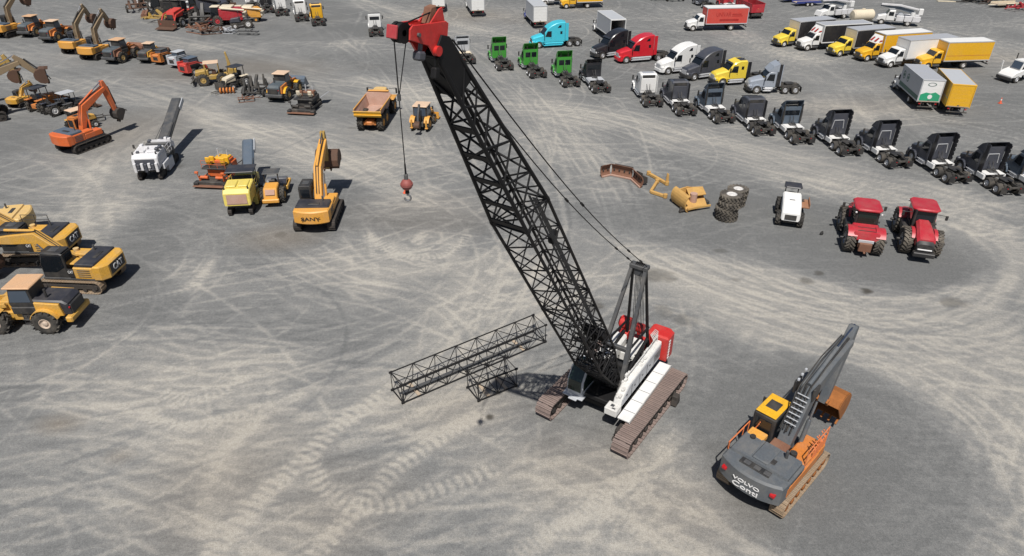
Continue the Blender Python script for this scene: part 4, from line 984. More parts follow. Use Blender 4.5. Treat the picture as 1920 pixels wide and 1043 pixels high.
for k in range(26):
    x = rng2.uniform(-2.6, 2.2); z = 2.5 + rng2.uniform(0, .12) - max(0, x - 1.2) * .45; y = rng2.uniform(1.0, 1.3)
    P(CR, 'roof_fitting', B().box(x - rng2.uniform(.05, .16), x + rng2.uniform(.05, .16), y - .06, y + .08, z - .1, z + rng2.uniform(.02, .12), .015), 'crane_white')
for k in range(5): P(CR, 'door_handle', B().box(-2.35 + k, -2.22 + k, 1.448, 1.475, 1.95, 2.0, .004), 'black')
for k in range(9): P(CR, 'vent_slot', B().box(-2.75 + .09 * k, -2.71 + .09 * k, 1.446, 1.458, 1.7, 2.25, .002), 'dark_grey')
P(CR, 'roof_rail', B().tube([(1.2, 1.2, 2.5), (1.2, 1.2, 2.95), (-2.7, 1.2, 3.1), (-2.7, 1.2, 2.6)], .02, 5), 'crane_white')
P(CR, 'engine_cover', B().prism([(.2, 1.5), (.1, 2.5), (-2.2, 2.75), (-2.3, 1.5)], -1.35, -.45, .08), 'crane_white', True)
P(CR, 'engine_cover', B().prism([(-.9, 1.5), (-1.0, 2.35), (-2.6, 2.45), (-2.7, 1.5)], -.35, .55, .08), 'crane_white', True)
b = B()
for (x, y, r) in ((.45, 0, .42), (-.35, .0, .36)):
    b.cyl((x, -.55, 1.95), (x, .55, 1.95), r, n=16)
    for s in (-.58, .58): b.cyl((x, s - .03, 1.95), (x, s + .03, 1.95), r + .14, n=18)
P(CR, 'hoist_drum', b, 'crane_black', True)
for (x, y, z, r, l) in ((-3.3, -1.05, 2.75, .4, .6), (-2.6, -.75, 2.45, .26, .4), (-3.45, -.2, 2.6, .3, .42)):
    P(CR, 'winch_motor', B().cyl((x, y - l / 2, z), (x, y + l / 2, z), r, n=18).cyl((x, y - l / 2 - .1, z), (x, y - l / 2, z), r * .7, n=14).box(x - r * .8, x + r * .8, y - l * .3, y + l * .3, z - r * 1.3, z, .05), 'crane_red', True)
b = B()
for k in range(34):
    x, y, z = rng2.uniform(-2.4, 1.6), rng2.uniform(-.9, .9), rng2.uniform(1.6, 2.5)
    b.tube([(x, y, z), (x + rng2.uniform(-.6, .6), y + rng2.uniform(-.4, .4), z + rng2.uniform(-.2, .35))], rng2.uniform(.02, .05), 5)
P(CR, 'pipework', b, 'crane_black')['kind'] = 'stuff'
for k in range(6):
    x = -2.3 - .12 * k; P(CR, 'handrail', B().tube([(x, 1.1, 2.6), (x, 1.1, 3.0 + .04 * k), (x - .3, .8, 3.05)], .025, 5), 'crane_white')
# counterweight
P(CR, 'counterweight', B().prism([(-2.95, .4), (-3.95, .4), (-4.08, .55), (-4.08, 1.5), (-3.85, 1.78), (-2.95, 1.78)], 1.15, 2.9, .1, plane='xy'), 'crane_red', True, ang=30)
P(CR, 'counterweight_base', B().box(-3.95, -3.0, -1.7, .38, 1.15, 1.75, .08), 'crane_red')
for k in range(7): P(CR, 'counterweight_bolt', B().box(-3.32, -3.12, 1.77, 1.81, 1.36 + k * .2, 1.44 + k * .2, .01), 'white')
# cab
P(CR, 'cab', B().prism([(1.0, 1.25), (1.0, 2.85), (1.1, 2.95), (2.1, 2.95), (2.55, 2.3), (2.6, 1.6), (2.5, 1.25)], -1.75, -.78, .06), 'light_grey', True, ang=30)
P(CR, 'windscreen', B().add([(2.625, -1.66, 1.62), (2.625, -.87, 1.62), (2.575, -.87, 2.3), (2.575, -1.66, 2.3), (2.135, -.87, 2.96), (2.135, -1.66, 2.96)], [(0, 1, 2, 3), (3, 2, 4, 5)]), 'glass_green')
P(CR, 'roof_window', B().box(1.2, 2.1, -1.66, -.87, 2.945, 2.975, .01), 'glass_green')
for y0, y1 in ((-1.78, -1.745), (-.785, -.75)): P(CR, 'cab_window', B().prism([(1.15, 1.7), (1.15, 2.8), (2.05, 2.8), (2.45, 2.25), (2.48, 1.7)], y0, y1, .004), 'glass_green')
P(CR, 'cab_step', B().box(1.2, 2.7, -1.95, -.7, 1.14, 1.24, .03).box(2.6, 2.85, -1.5, -1.0, 1.12, 1.2, .02), 'light_grey')
# gantry
gt = Vector((-1.75, 0, 7.8))
for s in (1, -1):
    P(CR, 'gantry_leg', B().loft([[(1.2 + dx, s * .82 + dy, 1.6) for dx, dy in ((-.16, -.11), (.16, -.11), (.16, .11), (-.16, .11))], [(-1.65 + dx, s * .40 + dy, 7.8) for dx, dy in ((-.09, -.09), (.09, -.09), (.09, .09), (-.09, .09))]]), 'dark_grey')
    P(CR, 'gantry_backstay', B().loft([[(-2.75 + dx, s * .7 + dy, 1.6) for dx, dy in ((-.08, -.07), (.08, -.07), (.08, .07), (-.08, .07))], [(-1.75 + dx, s * .38 + dy, 7.75) for dx, dy in ((-.06, -.06), (.06, -.06), (.06, .06), (-.06, .06))]]), 'crane_black')
    P(CR, 'gantry_brace', B().cyl((1.0, s * .8, 2.1), (-2.3, s * .72, 2.9), .1, n=8).cyl((.2, s * .7, 3.7), (-2.45, s * .66, 3.6), .07, n=8), 'crane_black')
P(CR, 'gantry_head', B().box(-1.95, -1.5, -.52, .52, 7.7, 7.95, .04).box(-1.85, -1.6, -.26, .26, 7.25, 7.75, .05), 'dark_grey')
b = B()
for k in range(5): b.cyl((-1.72, -.2 + k * .1, 7.85), (-1.72, -.15 + k * .1, 7.85), .2, n=18)
P(CR, 'gantry_sheave', b, 'crane_black', True)
P(CR, 'gantry_crossbar', B().box(.1, .32, -.68, .68, 3.5, 3.75, .03), 'dark_grey')
for k in range(8):
    y = -.24 + k * .07; bar(CR, 'boom_hoist_rope', (-1.85, y, 7.6), (-2.6, y * 1.4, 2.6), .018, 'crane_black')
# boom
be = R(57.4)
MB_ = Matrix.Translation((1.2, 0, 2.0)) @ Matrix.Rotation(-be, 4, 'Y')
BW = 1.52
lattice(CR, MB_, 3.4, (1.35, .42), (BW, BW), 5, .062, .042, 'crane_black', xbrace=1)
lattice(CR, MB_ @ Matrix.Translation((3.4, 0, 0)), 6.4, (BW, BW), (BW, BW), 8, .062, .032, 'lattice', xbrace=3)
lattice(CR, MB_ @ Matrix.Translation((9.8, 0, 0)), 6.9, (BW, BW), (BW, BW), 8, .062, .032, 'lattice', xbrace=4)
ts = lattice(CR, MB_ @ Matrix.Translation((16.7, 0, 0)), 7.6, (BW, BW), (.56, .6), 9, .07, .038, 'crane_black', xbrace=2)
for k, f in enumerate((.1, 1.2, 2.4, 3.6, 4.8)):
    w = BW - (BW - .58) * f / 7.6
    P(ts, 'cross_plate', B().box(16.7 + f, 16.95 + f, -w / 2, w / 2, -w / 2 - .02, -w / 2 + .03, .01, MB_), 'crane_black')
for s in (1, -1): P(ts, 'tip_plate', B().prism([(22.9, -.36), (22.9, .36), (24.5, .31), (24.75, .1), (24.6, -.3)], s * .33 - .03, s * .33 + .03, .01, MB_), 'crane_black')
P(ts, 'tip_web', B().box(22.9, 24.4, -.32, .32, -.33, -.28, .01, MB_), 'crane_black')
P(ts, 'tip_web', B().box(23.2, 24.3, -.32, .32, .26, .31, .01, MB_), 'crane_black')
# clutter inside the boom butt: ladder, hose reels, deflector sheaves
b = B()
for k in range(120):
    t = rng2.uniform(.5, 6.0); y, z = rng2.uniform(-.62, .62), rng2.uniform(-.6, .6)
    b.cyl(MB_ @ Vector((t, y * min(1, t / 2.4), z * min(1, t / 3.0))), MB_ @ Vector((min(7, t + rng2.uniform(.4, 1.5)), (y + rng2.uniform(-.45, .45)) * .85, (z + rng2.uniform(-.4, .4)) * .85)), rng2.uniform(.018, .04), n=5)
bb_ = P(CR, 'boom_butt_bracing', b, 'crane_black'); bb_['kind'] = 'stuff'
P(CR, 'boom_platform', B().box(4.9, 5.7, -.35, .75, .35, .75, .03, MB_).box(5.0, 5.6, -.7, .7, -.12, -.06, .01, MB_), 'crane_black')
P(CR, 'deflector_sheave', B().cyl(MB_ @ Vector((13.6, -.06, .9)), MB_ @ Vector((13.6, .06, .9)), .3, n=18), 'crane_black', True)
b = B()
for y in (-.26, -.2): b.cyl(MB_ @ Vector((1, y, .6)), MB_ @ Vector((24.4, y, .45)), .02, n=5)
P(CR, 'hoist_rope', b, 'crane_black')
P(CR, 'boom_walkway', B().box(3.5, 16.6, .1, .34, .70, .73, .004, MB_).box(10, 16.6, -.08, .02, .72, .76, .004, MB_), 'dark_grey')
# hammerhead boom point: red side plates, sheaves, bracket
tip = MB_ @ Vector((24.72, 0, .05))
hx = Vector((math.cos(R(14)), 0, math.sin(R(14)))); hz = Vector((-hx.z, 0, hx.x))
MH = Matrix((hx, (0, 1, 0), hz)).transposed().to_4x4(); MH.translation = tip
hp = [(-.34, -.12), (-.32, .36), (-.2, .4), (1.08, .2), (1.16, .1), (1.14, -.14), (.4, -.24), (.16, -.46), (-.08, -.48), (-.2, -.34)]
for s in (1, -1): P(CR, 'head_plate', B().prism(hp, s * .25, s * .30, .015, MH), 'crane_red')
P(CR, 'head_frame', B().box(-.3, .2, -.25, .25, -.2, .22, .03, MH).box(.2, .85, -.25, .25, .16, .21, .02, MH), 'crane_red')
P(CR, 'head_boss', B().cyl(MH @ Vector((.08, .28, -.34)), MH @ Vector((.08, .40, -.34)), .13, n=14), 'crane_red', True)
P(CR, 'head_pin', B().cyl(MH @ Vector((.85, .28, .0)), MH @ Vector((.85, .36, .0)), .05, n=10), 'dark_grey', True)
for x, z, r in ((1.16, .0, .25), (-.05, .02, .22)):
    for y in (-.08, .08): P(CR, 'head_sheave', B().lathe([(r * .3, y - .05), (r, y - .06), (r * .9, y), (r, y + .06), (r * .3, y + .05)], 22, MH @ Matrix.Translation((x, 0, z))), 'crane_black', True)
P(CR, 'sheave_guard', B().box(1.42, 1.50, -.16, .16, -.16, .16, .02, MH), 'case_red')
for s in (1, -1): P(CR, 'top_bracket', B().prism([(-.3, .36), (.3, .3), (.0, .66), (-.12, .72)], s * .16, s * .2, .01, MH), 'crane_red')
P(CR, 'guide_plate', B().prism([(-.05, .3), (.28, .28), (.22, .66), (.02, .74)], -.12, .12, .02, MH), 'rust_brown')
P(CR, 'guide_rope', B().cyl(MH @ Vector((.22, .1, .55)), MH @ Vector((1.12, .08, .22)), .02, n=5), 'crane_black')
P(CR, 'floodlight', B().box(.45, .75, .05, .3, -.62, -.38, .05, MH).box(.5, .6, .1, .2, -.4, -.1, .02, MH), 'truck_grey')
P(CR, 'limit_switch', B().box(-.1, .12, .18, .36, -1.05, -.75, .04, MH).cyl(MH @ Vector((.0, .25, -.75)), MH @ Vector((.1, .25, -.4)), .03, n=6), 'crane_black')
# pendants
for s in (1, -1):
    p0 = Vector((-1.7, s * .42, 7.95)); p1 = MB_ @ Vector((24.3, s * .3, .4))
    pts = [p0.lerp(p1, k / 12) + Vector((0, 0, -.55 * math.sin(math.pi * k / 12))) for k in range(13)]
    P(CR, 'pendant', B().tube(pts, .022, 6), 'crane_black')
    for f in ((.06, .17, .5) if s > 0 else (.045, .15, .5)):
        k = int(f * 12); q = pts[k].lerp(pts[k + 1], f * 12 - k); d = (pts[k + 1] - pts[k]).normalized()
        P(CR, 'pendant_link', B().cyl(q - d * .14, q + d * .14, .055, n=8), 'crane_black')
bar(CR, 'boom_stop_rope', (-.9, -.6, 2.4), MB_ @ Vector((10.5, -.6, .76)), .015, 'crane_black')
# hook line and ball
sh = MH @ Vector((1.41, 0, -.02))
CRM = Matrix.Translation((5.9, 30.45, 0)) @ Matrix.Rotation(R(236.5), 4, 'Z')
shw = CRM @ sh
def zrow(x, y, row):
    lo, hi = 0.0, 27.0
    for _ in range(50):
        z = (lo + hi) / 2; d = y * cP - (z - CAM_H) * sP; r_ = 521.5 - FPX * (y * sP + (z - CAM_H) * cP) / d
        if r_ > row: lo = z
        else: hi = z
    return z
z_sw, z_ball = zrow(shw.x, shw.y, 183), zrow(shw.x, shw.y, 346)
inv = CRM.inverted()
sw = Vector((shw.x, shw.y, z_sw))
bar(CR, 'hoist_line', sh, inv @ sw, .017, 'crane_black')
bar(CR, 'hoist_line', MH @ Vector((.92, 0, -.06)), inv @ sw, .014, 'crane_black')
hb = T('hook_ball', 'rusty red headache ball with steel hook hanging from the crane rope', 'crane hook', (shw.x, shw.y), 0, z=z_ball)
P(hb, 'ball', B().sphere((0, 0, 0), .165, 20), 'ball_red', True, ang=60)
P(hb, 'ball_band', B().cyl((0, 0, -.03), (0, 0, .03), .172, n=22), 'ball_red', True)
P(hb, 'rope', B().cyl((0, 0, .2), (0, 0, z_sw - z_ball), .014, n=6).cyl((0, 0, .15), (0, 0, .6), .03, .022, n=8), 'crane_black')
P(hb, 'clevis', B().box(-.05, .05, -.05, .05, .13, .3, .01), 'dark_grey')
P(hb, 'swivel', B().cyl((0, 0, -.26), (0, 0, -.12), .06, .05, n=10), 'crane_black', True)
P(hb, 'hook', B().tube([(0, 0, -.24), (0.0, 0, -.32)] + [(-.085 * math.sin(a), 0, -.40 + .085 * math.cos(a)) for a in [R(-10 - 26 * k) for k in range(11)]], .028, 8), 'steel', True)
P(hb, 'rope_socket', B().cyl((0, 0, z_sw - z_ball - .08), (0, 0, z_sw - z_ball + .08), .05, n=8), 'dark_grey', True)

# ================================================================ BOOM INSERTS ON THE GROUND
def insert(label, pa, pb, W, H, L, panels, near='r'):
    A, Bp = G(*pa), G(*pb); rot = math.atan2(Bp[1] - A[1], Bp[0] - A[0])
    t = T('boom_insert', label, 'boom section', A, rot, None)
    M = Matrix.Translation((0, W / 2, H / 2 + .07))
    sec = lattice(t, M, L, (W, H), (W, H), panels, .042, .024, 'lattice', xbrace=0)
    return t
i1 = insert('long black lattice boom insert lying on the gravel beside the crane', (756, 757), (1021, 643), 1.35, 1.3, 10.1, 14)
P(i1, 'pendant_bundle', B().box(.3, 9.4, .60, .74, .10, .17, .01).box(.2, 4.4, .76, .84, .10, .15, .01), 'dark_grey', label='pendant straps stored inside the insert')
b = B()
for k in range(4): b.box(1.2 + k * 2.4, 1.3 + k * 2.4, .0, 1.35, 1.36, 1.42, .01, Matrix.Translation((0, 0, 0)))
P(i1, 'timber', B().box(1.0, 1.2, .1, 1.3, .0, .06).box(8.4, 8.6, .1, 1.3, .0, .06), 'wood')
i2 = insert('short black lattice boom insert in front of the long one', (898, 753), (965, 726), 1.35, 1.25, 2.5, 4)
P(i2, 'timber', B().box(.6, .8, .1, 1.3, .0, .06).box(1.8, 2.0, .1, 1.3, .0, .06), 'wood')

# ================================================================ MORE GENERATORS
def small_track(par, x, y, L, H, W, m='track_dark', pitch=.16):
    o = P(par, 'track', track_mesh(L, H, W, pitch, .04), m, loc=(x, y, .012)); st = L - H
    P(o, 'track_frame', B().box(-st / 2, st / 2, -W * .3, W * .3, H * .25, H * .75, .04).cyl((-st / 2, -W * .32, H / 2), (-st / 2, W * .32, H / 2), H * .38, n=12).cyl((st / 2, -W * .32, H / 2), (st / 2, W * .32, H / 2), H * .38, n=12), 'track_dark')
    return o
def rail_set(b, pts, z0, z1, r=.02):
    b.tube([(x, y, z1) for x, y in pts], r).tube([(x, y, (z0 + z1) / 2) for x, y in pts], r)
    for x, y in pts: b.tube([(x, y, z0), (x, y, z1)], r)
    return b
def mill(label, at, rot, body, conv, s=1.0, canopy=None, tipcol=None, clen=6.5, crise=2.4, grille='dump_bed', swing=0.0, clutter=None):
    t = T('milling_machine', label, 'milling machine', G(*at), rot)
    for x in (-2.0, 1.9):
        for y in (-.95, .95):
            small_track(t, x * s, y * s, 1.5 * s, .72 * s, .36 * s)
            P(t, 'leg_column', B().cyl((x * s, y * s, .6 * s), (x * s, y * s, 1.7 * s), .16 * s, n=10), 'dark_grey', True)
    S = lambda *a: [k * s for k in a]
    P(t, 'chassis', B().box(*S(-2.7, 2.4, -1.0, 1.0, .85, 1.5), .06), 'chassis')
    P(t, 'milling_drum_housing', B().box(*S(-.7, .9, -1.25, 1.25, .12, 1.2), .06), body)
    P(t, 'engine_hood', B().prism([(k * s, z * s) for k, z in ((-2.95, 1.15), (-2.85, 2.3), (-2.5, 2.62), (-.5, 2.72), (-.4, 1.4))], -1.2 * s, 1.2 * s, .08 * s), body, True, ang=30)
    P(t, 'rear_grille', B().add([tuple(S(*q)) for q in ((-2.99, -.9, 1.35), (-2.99, .9, 1.35), (-2.90, .9, 2.22), (-2.90, -.9, 2.22))], [(0, 1, 2, 3)]).box(*S(-2.98, -2.94, -.95, .95, 1.28, 1.34), .01), grille)
    for y in (-.55, .5):
        P(t, 'hood_hatch', B().box(*S(-2.2, -.8, y - .42, y + .42, 2.62, 2.8), .05), body)
    for y in (-1.05, 1.05): P(t, 'hood_lamp', B().cyl((-2.5 * s, y * s, 2.6 * s), (-2.5 * s, y * s, 2.85 * s), .07 * s, n=8), 'black', True)
    for k in range(5):
        P(t, 'side_door', B().box(*S(-2.6 + k * .42, -2.22 + k * .42, 1.19, 1.225, 1.35, 2.3), .01), body)
        P(t, 'side_door', B().box(*S(-2.6 + k * .42, -2.22 + k * .42, -1.225, -1.19, 1.35, 2.3), .01), body)
    P(t, 'platform', B().box(*S(-.45, 1.3, -1.25, 1.25, 1.5, 1.65), .03).box(*S(.9, 1.25, -1.1, 1.1, 1.6, 2.4), .05), 'dark_grey')
    P(t, 'front_body', B().prism([(k * s, z * s) for k, z in ((1.2, 1.3), (1.2, 2.5), (1.9, 2.45), (2.9, 1.95), (2.9, 1.3))], -.95 * s, .95 * s, .08 * s), body, True, ang=30)
    P(t, 'seat', B().box(*S(0, .45, -.9, -.45, 1.65, 2.0), .05).box(*S(-.05, .08, -.9, -.45, 1.95, 2.5), .05), 'black')
    P(t, 'handrail', rail_set(B(), [tuple(S(x, y)) for x, y in ((-.4, 1.22), (.4, 1.22), (1.1, 1.22))], 1.65 * s, 2.55 * s), body)
    P(t, 'handrail', rail_set(B(), [tuple(S(x, y)) for x, y in ((-.4, -1.22), (.4, -1.22), (1.1, -1.22))], 1.65 * s, 2.55 * s), body)
    if canopy:
        P(t, 'canopy', B().box(*S(-.55, 1.35, -1.3, 1.3, 3.35, 3.45), .04), canopy)
        b = B()
        for x in (-.4, 1.2):
            for y in (-1.1, 1.1): b.tube([tuple(S(x, y, 1.65)), tuple(S(x, y, 3.36))], .04 * s)
        P(t, 'canopy_post', b, 'dark_grey')
    if clutter:
        r = random.Random(3)
        for k in range(22):
            x, y = r.uniform(-2.6, 2.4), r.uniform(-1.1, 1.1); h = 2.62 if x < -.4 else (2.35 if x > 1 else 1.7)
            P(t, 'fitting', B().box(*S(x - r.uniform(.08, .3), x + r.uniform(.08, .3), y - .14, y + .16, h - .1, h + r.uniform(.1, .4)), .03), r.choice(['mill_white', 'mill_white', 'mill_white', 'truck_grey']))
        for k in range(7): P(t, 'rear_locker', B().box(*S(-3.12, -2.9, -1.15 + .33 * k, -.9 + .33 * k, 1.0 + .2 * (k % 3), 1.9 - .1 * (k % 2)), .03), 'mill_white' if k % 2 == 0 else 'truck_grey')
        for sd in (1, -1): P(t, 'side_locker', B().box(*S(-2.2, -.6, sd * 1.2, sd * 1.42, .9, 1.5), .05), 'mill_white')
    # conveyor
    Mc = Matrix.Translation((2.6 * s, 0, 1.75 * s)) @ Matrix.Rotation(swing, 4, 'Z') @ Matrix.Rotation(-math.atan2(crise, clen), 4, 'Y')
    Lc = math.hypot(crise, clen) * s
    c = P(t, 'conveyor', B().prism([(-.54 * s, -.12 * s), (.54 * s, -.12 * s), (.58 * s, .2 * s), (.4 * s, .42 * s), (-.4 * s, .42 * s), (-.58 * s, .2 * s)], -.4 * s, Lc, .03, Mc, plane='yz'), conv, True, ang=30)
    P(c, 'conveyor_head', B().box(Lc - 1.5 * s, Lc + .12 * s, -.66 * s, -.56 * s, -.12 * s, .38 * s, .02, Mc).cyl(Mc @ Vector((Lc, -.5 * s, .05)), Mc @ Vector((Lc, .5 * s, .05)), .16 * s, n=12), tipcol or conv, True)
    P(c, 'belt', B().box(.2, Lc - .1, -.34 * s, .34 * s, -.2 * s, -.14 * s, .01, Mc), 'rubber')
    for y in (-.5, .5): P(t, 'conveyor_stay', B().tube([tuple(S(2.2, y, 2.4)), tuple(Mc @ Vector((Lc * .45, y * s, .3 * s)))], .03), 'dark_grey')
    P(t, 'mirror', B().tube([tuple(S(-.3, 1.2, 1.6)), tuple(S(-.3, 1.7, 2.6))], .03).box(*S(-.36, -.3, 1.6, 1.8, 2.4, 2.8), .02), 'black')
    return t
def skid_steer(label, at, rot, col, roof='dark_grey', s=1.0, tracks=False):
    t = T('skid_steer', label, 'skid steer', G(*at), rot)
    S = lambda *a: [k * s for k in a]
    for sd in (1, -1):
        if tracks: small_track(t, 0, sd * .72 * s, 1.9 * s, .7 * s, .36 * s)
        else:
            for x in (-.55, .55): wheel(t, x * s, sd * .75 * s, .4 * s, .32 * s, sd, .22 * s, 'rim_white', 10)
        P(t, 'lift_arm', B().prism(ribbon([tuple(S(*p)) for p in ((-1.3, 1.55), (.2, 1.5), (1.2, 1.1), (1.5, .45))], S(.22, .2, .22, .2)), sd * .7 * s, sd * .86 * s, .02), col, True)
        P(t, 'arm_tower', B().prism([tuple(S(*p)) for p in ((-1.5, .5), (-1.5, 1.7), (-1.15, 1.7), (-.8, .5))], sd * .6 * s, sd * .86 * s, .03), col)
    P(t, 'frame', B().box(*S(-1.3, 1.0, -.56, .56, .3, 1.0), .05), 'chassis')
    P(t, 'rear_door', B().box(*S(-1.55, -1.3, -.6, .6, .45, 1.45), .06), col)
    P(t, 'rear_grille', B().box(*S(-1.57, -1.5, -.4, .4, .7, 1.2), .02), 'black')
    P(t, 'engine_cover', B().box(*S(-1.4, -.7, -.58, .58, 1.0, 1.5), .06), col)
    P(t, 'cab', B().prism([tuple(S(*p)) for p in ((-.75, .9), (-.75, 2.0), (.55, 2.0), (.75, 1.2), (.7, .9))], -.58 * s, .58 * s, .04), 'black', True)
    P(t, 'cab_roof', B().box(*S(-.85, .65, -.6, .6, 1.98, 2.07), .03), roof)
    for sd in (1, -1): P(t, 'side_window', B().box(*S(-.6, .45, sd * .575, sd * .592, 1.3, 1.88), .003), 'glass_blue')
    P(t, 'rear_window', B().box(*S(-.77, -.74, -.45, .45, 1.5, 1.9), .005), 'glass_blue')
    P(t, 'bucket', B().prism([tuple(S(*p)) for p in ((1.5, .1), (2.3, .08), (2.3, .12), (1.62, .2), (1.55, .7), (1.5, .7))], -.9 * s, .9 * s, .01), 'bucket_brown')
    P(t, 'tail_lamp', B().box(*S(-1.57, -1.53, .42, .55, 1.25, 1.35), .005), 'lamp_red'); P(t, 'tail_lamp', B().box(*S(-1.57, -1.53, -.55, -.42, 1.25, 1.35), .005), 'lamp_red')
    return t
def ag_tractor(label, at, rot, col='case_red', s=1.0, rtyre='ag_rubber', hood=None, duals=True, roof=None):
    """articulated four-wheel-drive tractor, +x forward"""
    t = T('farm_tractor', label, 'tractor', G(*at), rot)
    S = lambda *a: [k * s for k in a]
    for x in (-1.75, 1.75):
        for sd in (1, -1):
            wheel(t, x * s, sd * 1.02 * s, .95 * s, .72 * s, sd, .5 * s, 'steel', 20, rtyre)
            P(t, 'axle_stub', B().cyl((x * s, sd * 1.3 * s, .95 * s), (x * s, sd * 1.62 * s, .95 * s), .1 * s, n=10).box(*S(x - .08, x + .08, sd * 1.5, sd * 1.7, .87, 1.03), .02), 'black')
            P(t, 'fender', B().prism([(x * s + 1.05 * s * math.cos(a), .95 * s + 1.08 * s * math.sin(a)) for a in [R(35 + 110 * k / 7) for k in range(8)]] + [(x * s + 1.0 * s * math.cos(a), .95 * s + 1.02 * s * math.sin(a)) for a in [R(145 - 110 * k / 7) for k in range(8)]], sd * .66 * s, sd * (1.34 if x < 0 else .9) * s, 0), col, True)
    P(t, 'rear_frame', B().box(*S(-2.75, -.1, -.5, .5, .7, 1.35), .06).box(*S(-1.9, -1.6, -.9, .9, .8, 1.1), .05), 'rust_brown')
    P(t, 'rear_deck', B().prism([tuple(S(*p)) for p in ((-2.6, 1.3), (-2.5, 1.85), (-1.1, 2.0), (-1.0, 1.3))], -.95 * s, .95 * s, .08), col, True)
    P(t, 'deck_line', B().box(*S(-2.2, -2.15, -.95, .95, 1.9, 1.93), .005).box(*S(-1.7, -1.65, -.95, .95, 1.95, 1.98), .005), 'black')
    P(t, 'hitch', B().box(*S(-3.0, -2.7, -.45, .45, .5, 1.2), .04).box(*S(-3.2, -2.9, -.08, .08, .45, .55)), 'rust_brown')
    P(t, 'hitch_plate', B().box(*S(-2.78, -2.7, -.55, .55, 1.15, 1.4), .02), 'light_grey')
    P(t, 'front_frame', B().box(*S(.1, 3.1, -.5, .5, .6, 1.15), .06), 'chassis')
    ring = lambda x, w, z0, z1: [tuple(S(x, -w, z0)), tuple(S(x, -w, z1 - .18)), tuple(S(x, -w + .18, z1)), tuple(S(x, w - .18, z1)), tuple(S(x, w, z1 - .18)), tuple(S(x, w, z0))]
    P(t, 'bonnet', B().loft([ring(.7, .5, 1.1, 2.35), ring(1.8, .58, 1.1, 2.22), ring(2.9, .66, 1.15, 1.98), ring(3.2, .62, 1.2, 1.8)]), hood or col, True, ang=28)
    P(t, 'nose_grille', B().loft([ring(3.15, .64, .95, 1.72), ring(3.45, .58, .95, 1.5)]), 'black', True)
    P(t, 'nose_lamp', B().box(*S(3.4, 3.5, -.5, .5, 1.02, 1.12), .02), 'lamp_clear')
    P(t, 'front_weight', B().box(*S(3.3, 3.75, -.75, .75, .55, .9), .05), 'black')
    P(t, 'cab', B().prism([tuple(S(*p)) for p in ((-1.0, 1.5), (-1.05, 3.05), (.65, 3.05), (.8, 2.2), (.75, 1.5))], -.82 * s, .82 * s, .08), 'black', True)
    for sd in (1, -1): P(t, 'side_window', B().prism([tuple(S(*p)) for p in ((-.9, 1.9), (-.92, 2.95), (.55, 2.95), (.68, 2.2), (.66, 1.9))], sd * .82 * s, sd * .845 * s, .003), 'glass')
    P(t, 'rear_window', B().box(*S(-1.09, -1.05, -.66, .66, 2.0, 2.95), .01), 'glass_green')
    P(t, 'windscreen', B().add([tuple(S(*q)) for q in ((.83, -.68, 2.2), (.83, .68, 2.2), (.69, .68, 3.0), (.69, -.68, 3.0))], [(0, 1, 2, 3)]), 'glass')
    rp = [(-1.3, -.75), (-1.3, .75), (-1.0, .98), (.7, .98), (1.0, .7), (1.0, -.7), (.7, -.98), (-1.0, -.98)]
    P(t, 'cab_roof', B().prism([tuple(S(*p)) for p in rp], 3.05 * s, 3.28 * s, .08 * s, plane='xy'), roof or col, True)
    for sd in (1, -1):
        P(t, 'mirror', B().tube([tuple(S(.6, sd * .9, 2.8)), tuple(S(.7, sd * 1.5, 2.8))], .025).box(*S(.66, .72, sd * 1.42, sd * 1.62, 2.45, 2.85), .02), 'black')
        P(t, 'work_lamp', B().box(*S(-1.3, -1.2, sd * .85, sd * .98, 2.9, 3.02), .02), 'lamp_clear')
    P(t, 'exhaust', B().cyl(tuple(S(.95, -.72, 1.6)), tuple(S(.95, -.72, 3.2)), .09 * s, n=10), 'black', True)
    mirror(lambda sd: P(t, 'fuel_tank', B().box(*S(-.75, .75, sd * .7, sd * 1.2, .9, 1.6), .08), 'black'))
    P(t, 'step', B().box(*S(.2, .7, .95, 1.4, .55, .6)).box(*S(.25, .65, .95, 1.35, .9, .95)), 'black')
    return t
def flat_tyre(label, loc, z, r, w, rot, group, rim='rim_white', lugs=18):
    t = T('loose_tyre', label, 'tyre', loc, rot, group, z=z)
    o = wheel(t, 0, 0, r, w, 1, r * .5, rim, lugs, 'ag_rubber', z=w / 2, name='tyre'); o.rotation_euler = (R(90), 0, 0)
    return t

# ================================================================ PLACEMENT: excavators and loaders
VO = excavator('large grey excavator with yellow cab roof and rusty bucket beside the crane', ((1447, 887),), R(45), 1.12, 'volvo_grey', None, 'volvo_grey', 'truck_yellow', 'black', 'volvo_grey', 'volvo_grey', 'bucket_rust',
    boom=(33, 5.7), stick=(-106, 3.3), bangle=-240, rails='handrail_orange', txt=[('VOLVO', 1.62, .24, 1.2, 'print_white'), ('Conti', 1.32, .34, 1.15, 'print_white')], trk='track_tan', bw=1.55, toolbox='machine_orange', rearlamps=True, bd=1.3, frm='bucket_rust')
CA = excavator('yellow excavator with black hood and cab beside the yellow wheel loader', ((160, 528),), R(176), 1.03, 'cat_yellow', hood='black_hood', boom=(13, 5.9), stick=(-70, 2.9), bangle=-110, round_cw=False, rearpanel='print_black', txt=[('CAT', 1.6, .6, 1.05, 'print_white')], trk='track_tan')
CB = excavator('yellow excavator with black handrails parked behind another black-hooded excavator', ((80, 480),), R(180), 1.03, 'cat_yellow', hood='black_hood', boom=(9, 5.9), stick=(-60, 2.9), bangle=-110, round_cw=False, rearpanel='print_black', txt=[('CAT', 1.6, .6, 1.05, 'print_white')], trk='track_tan', rails='black', slew=R(4))
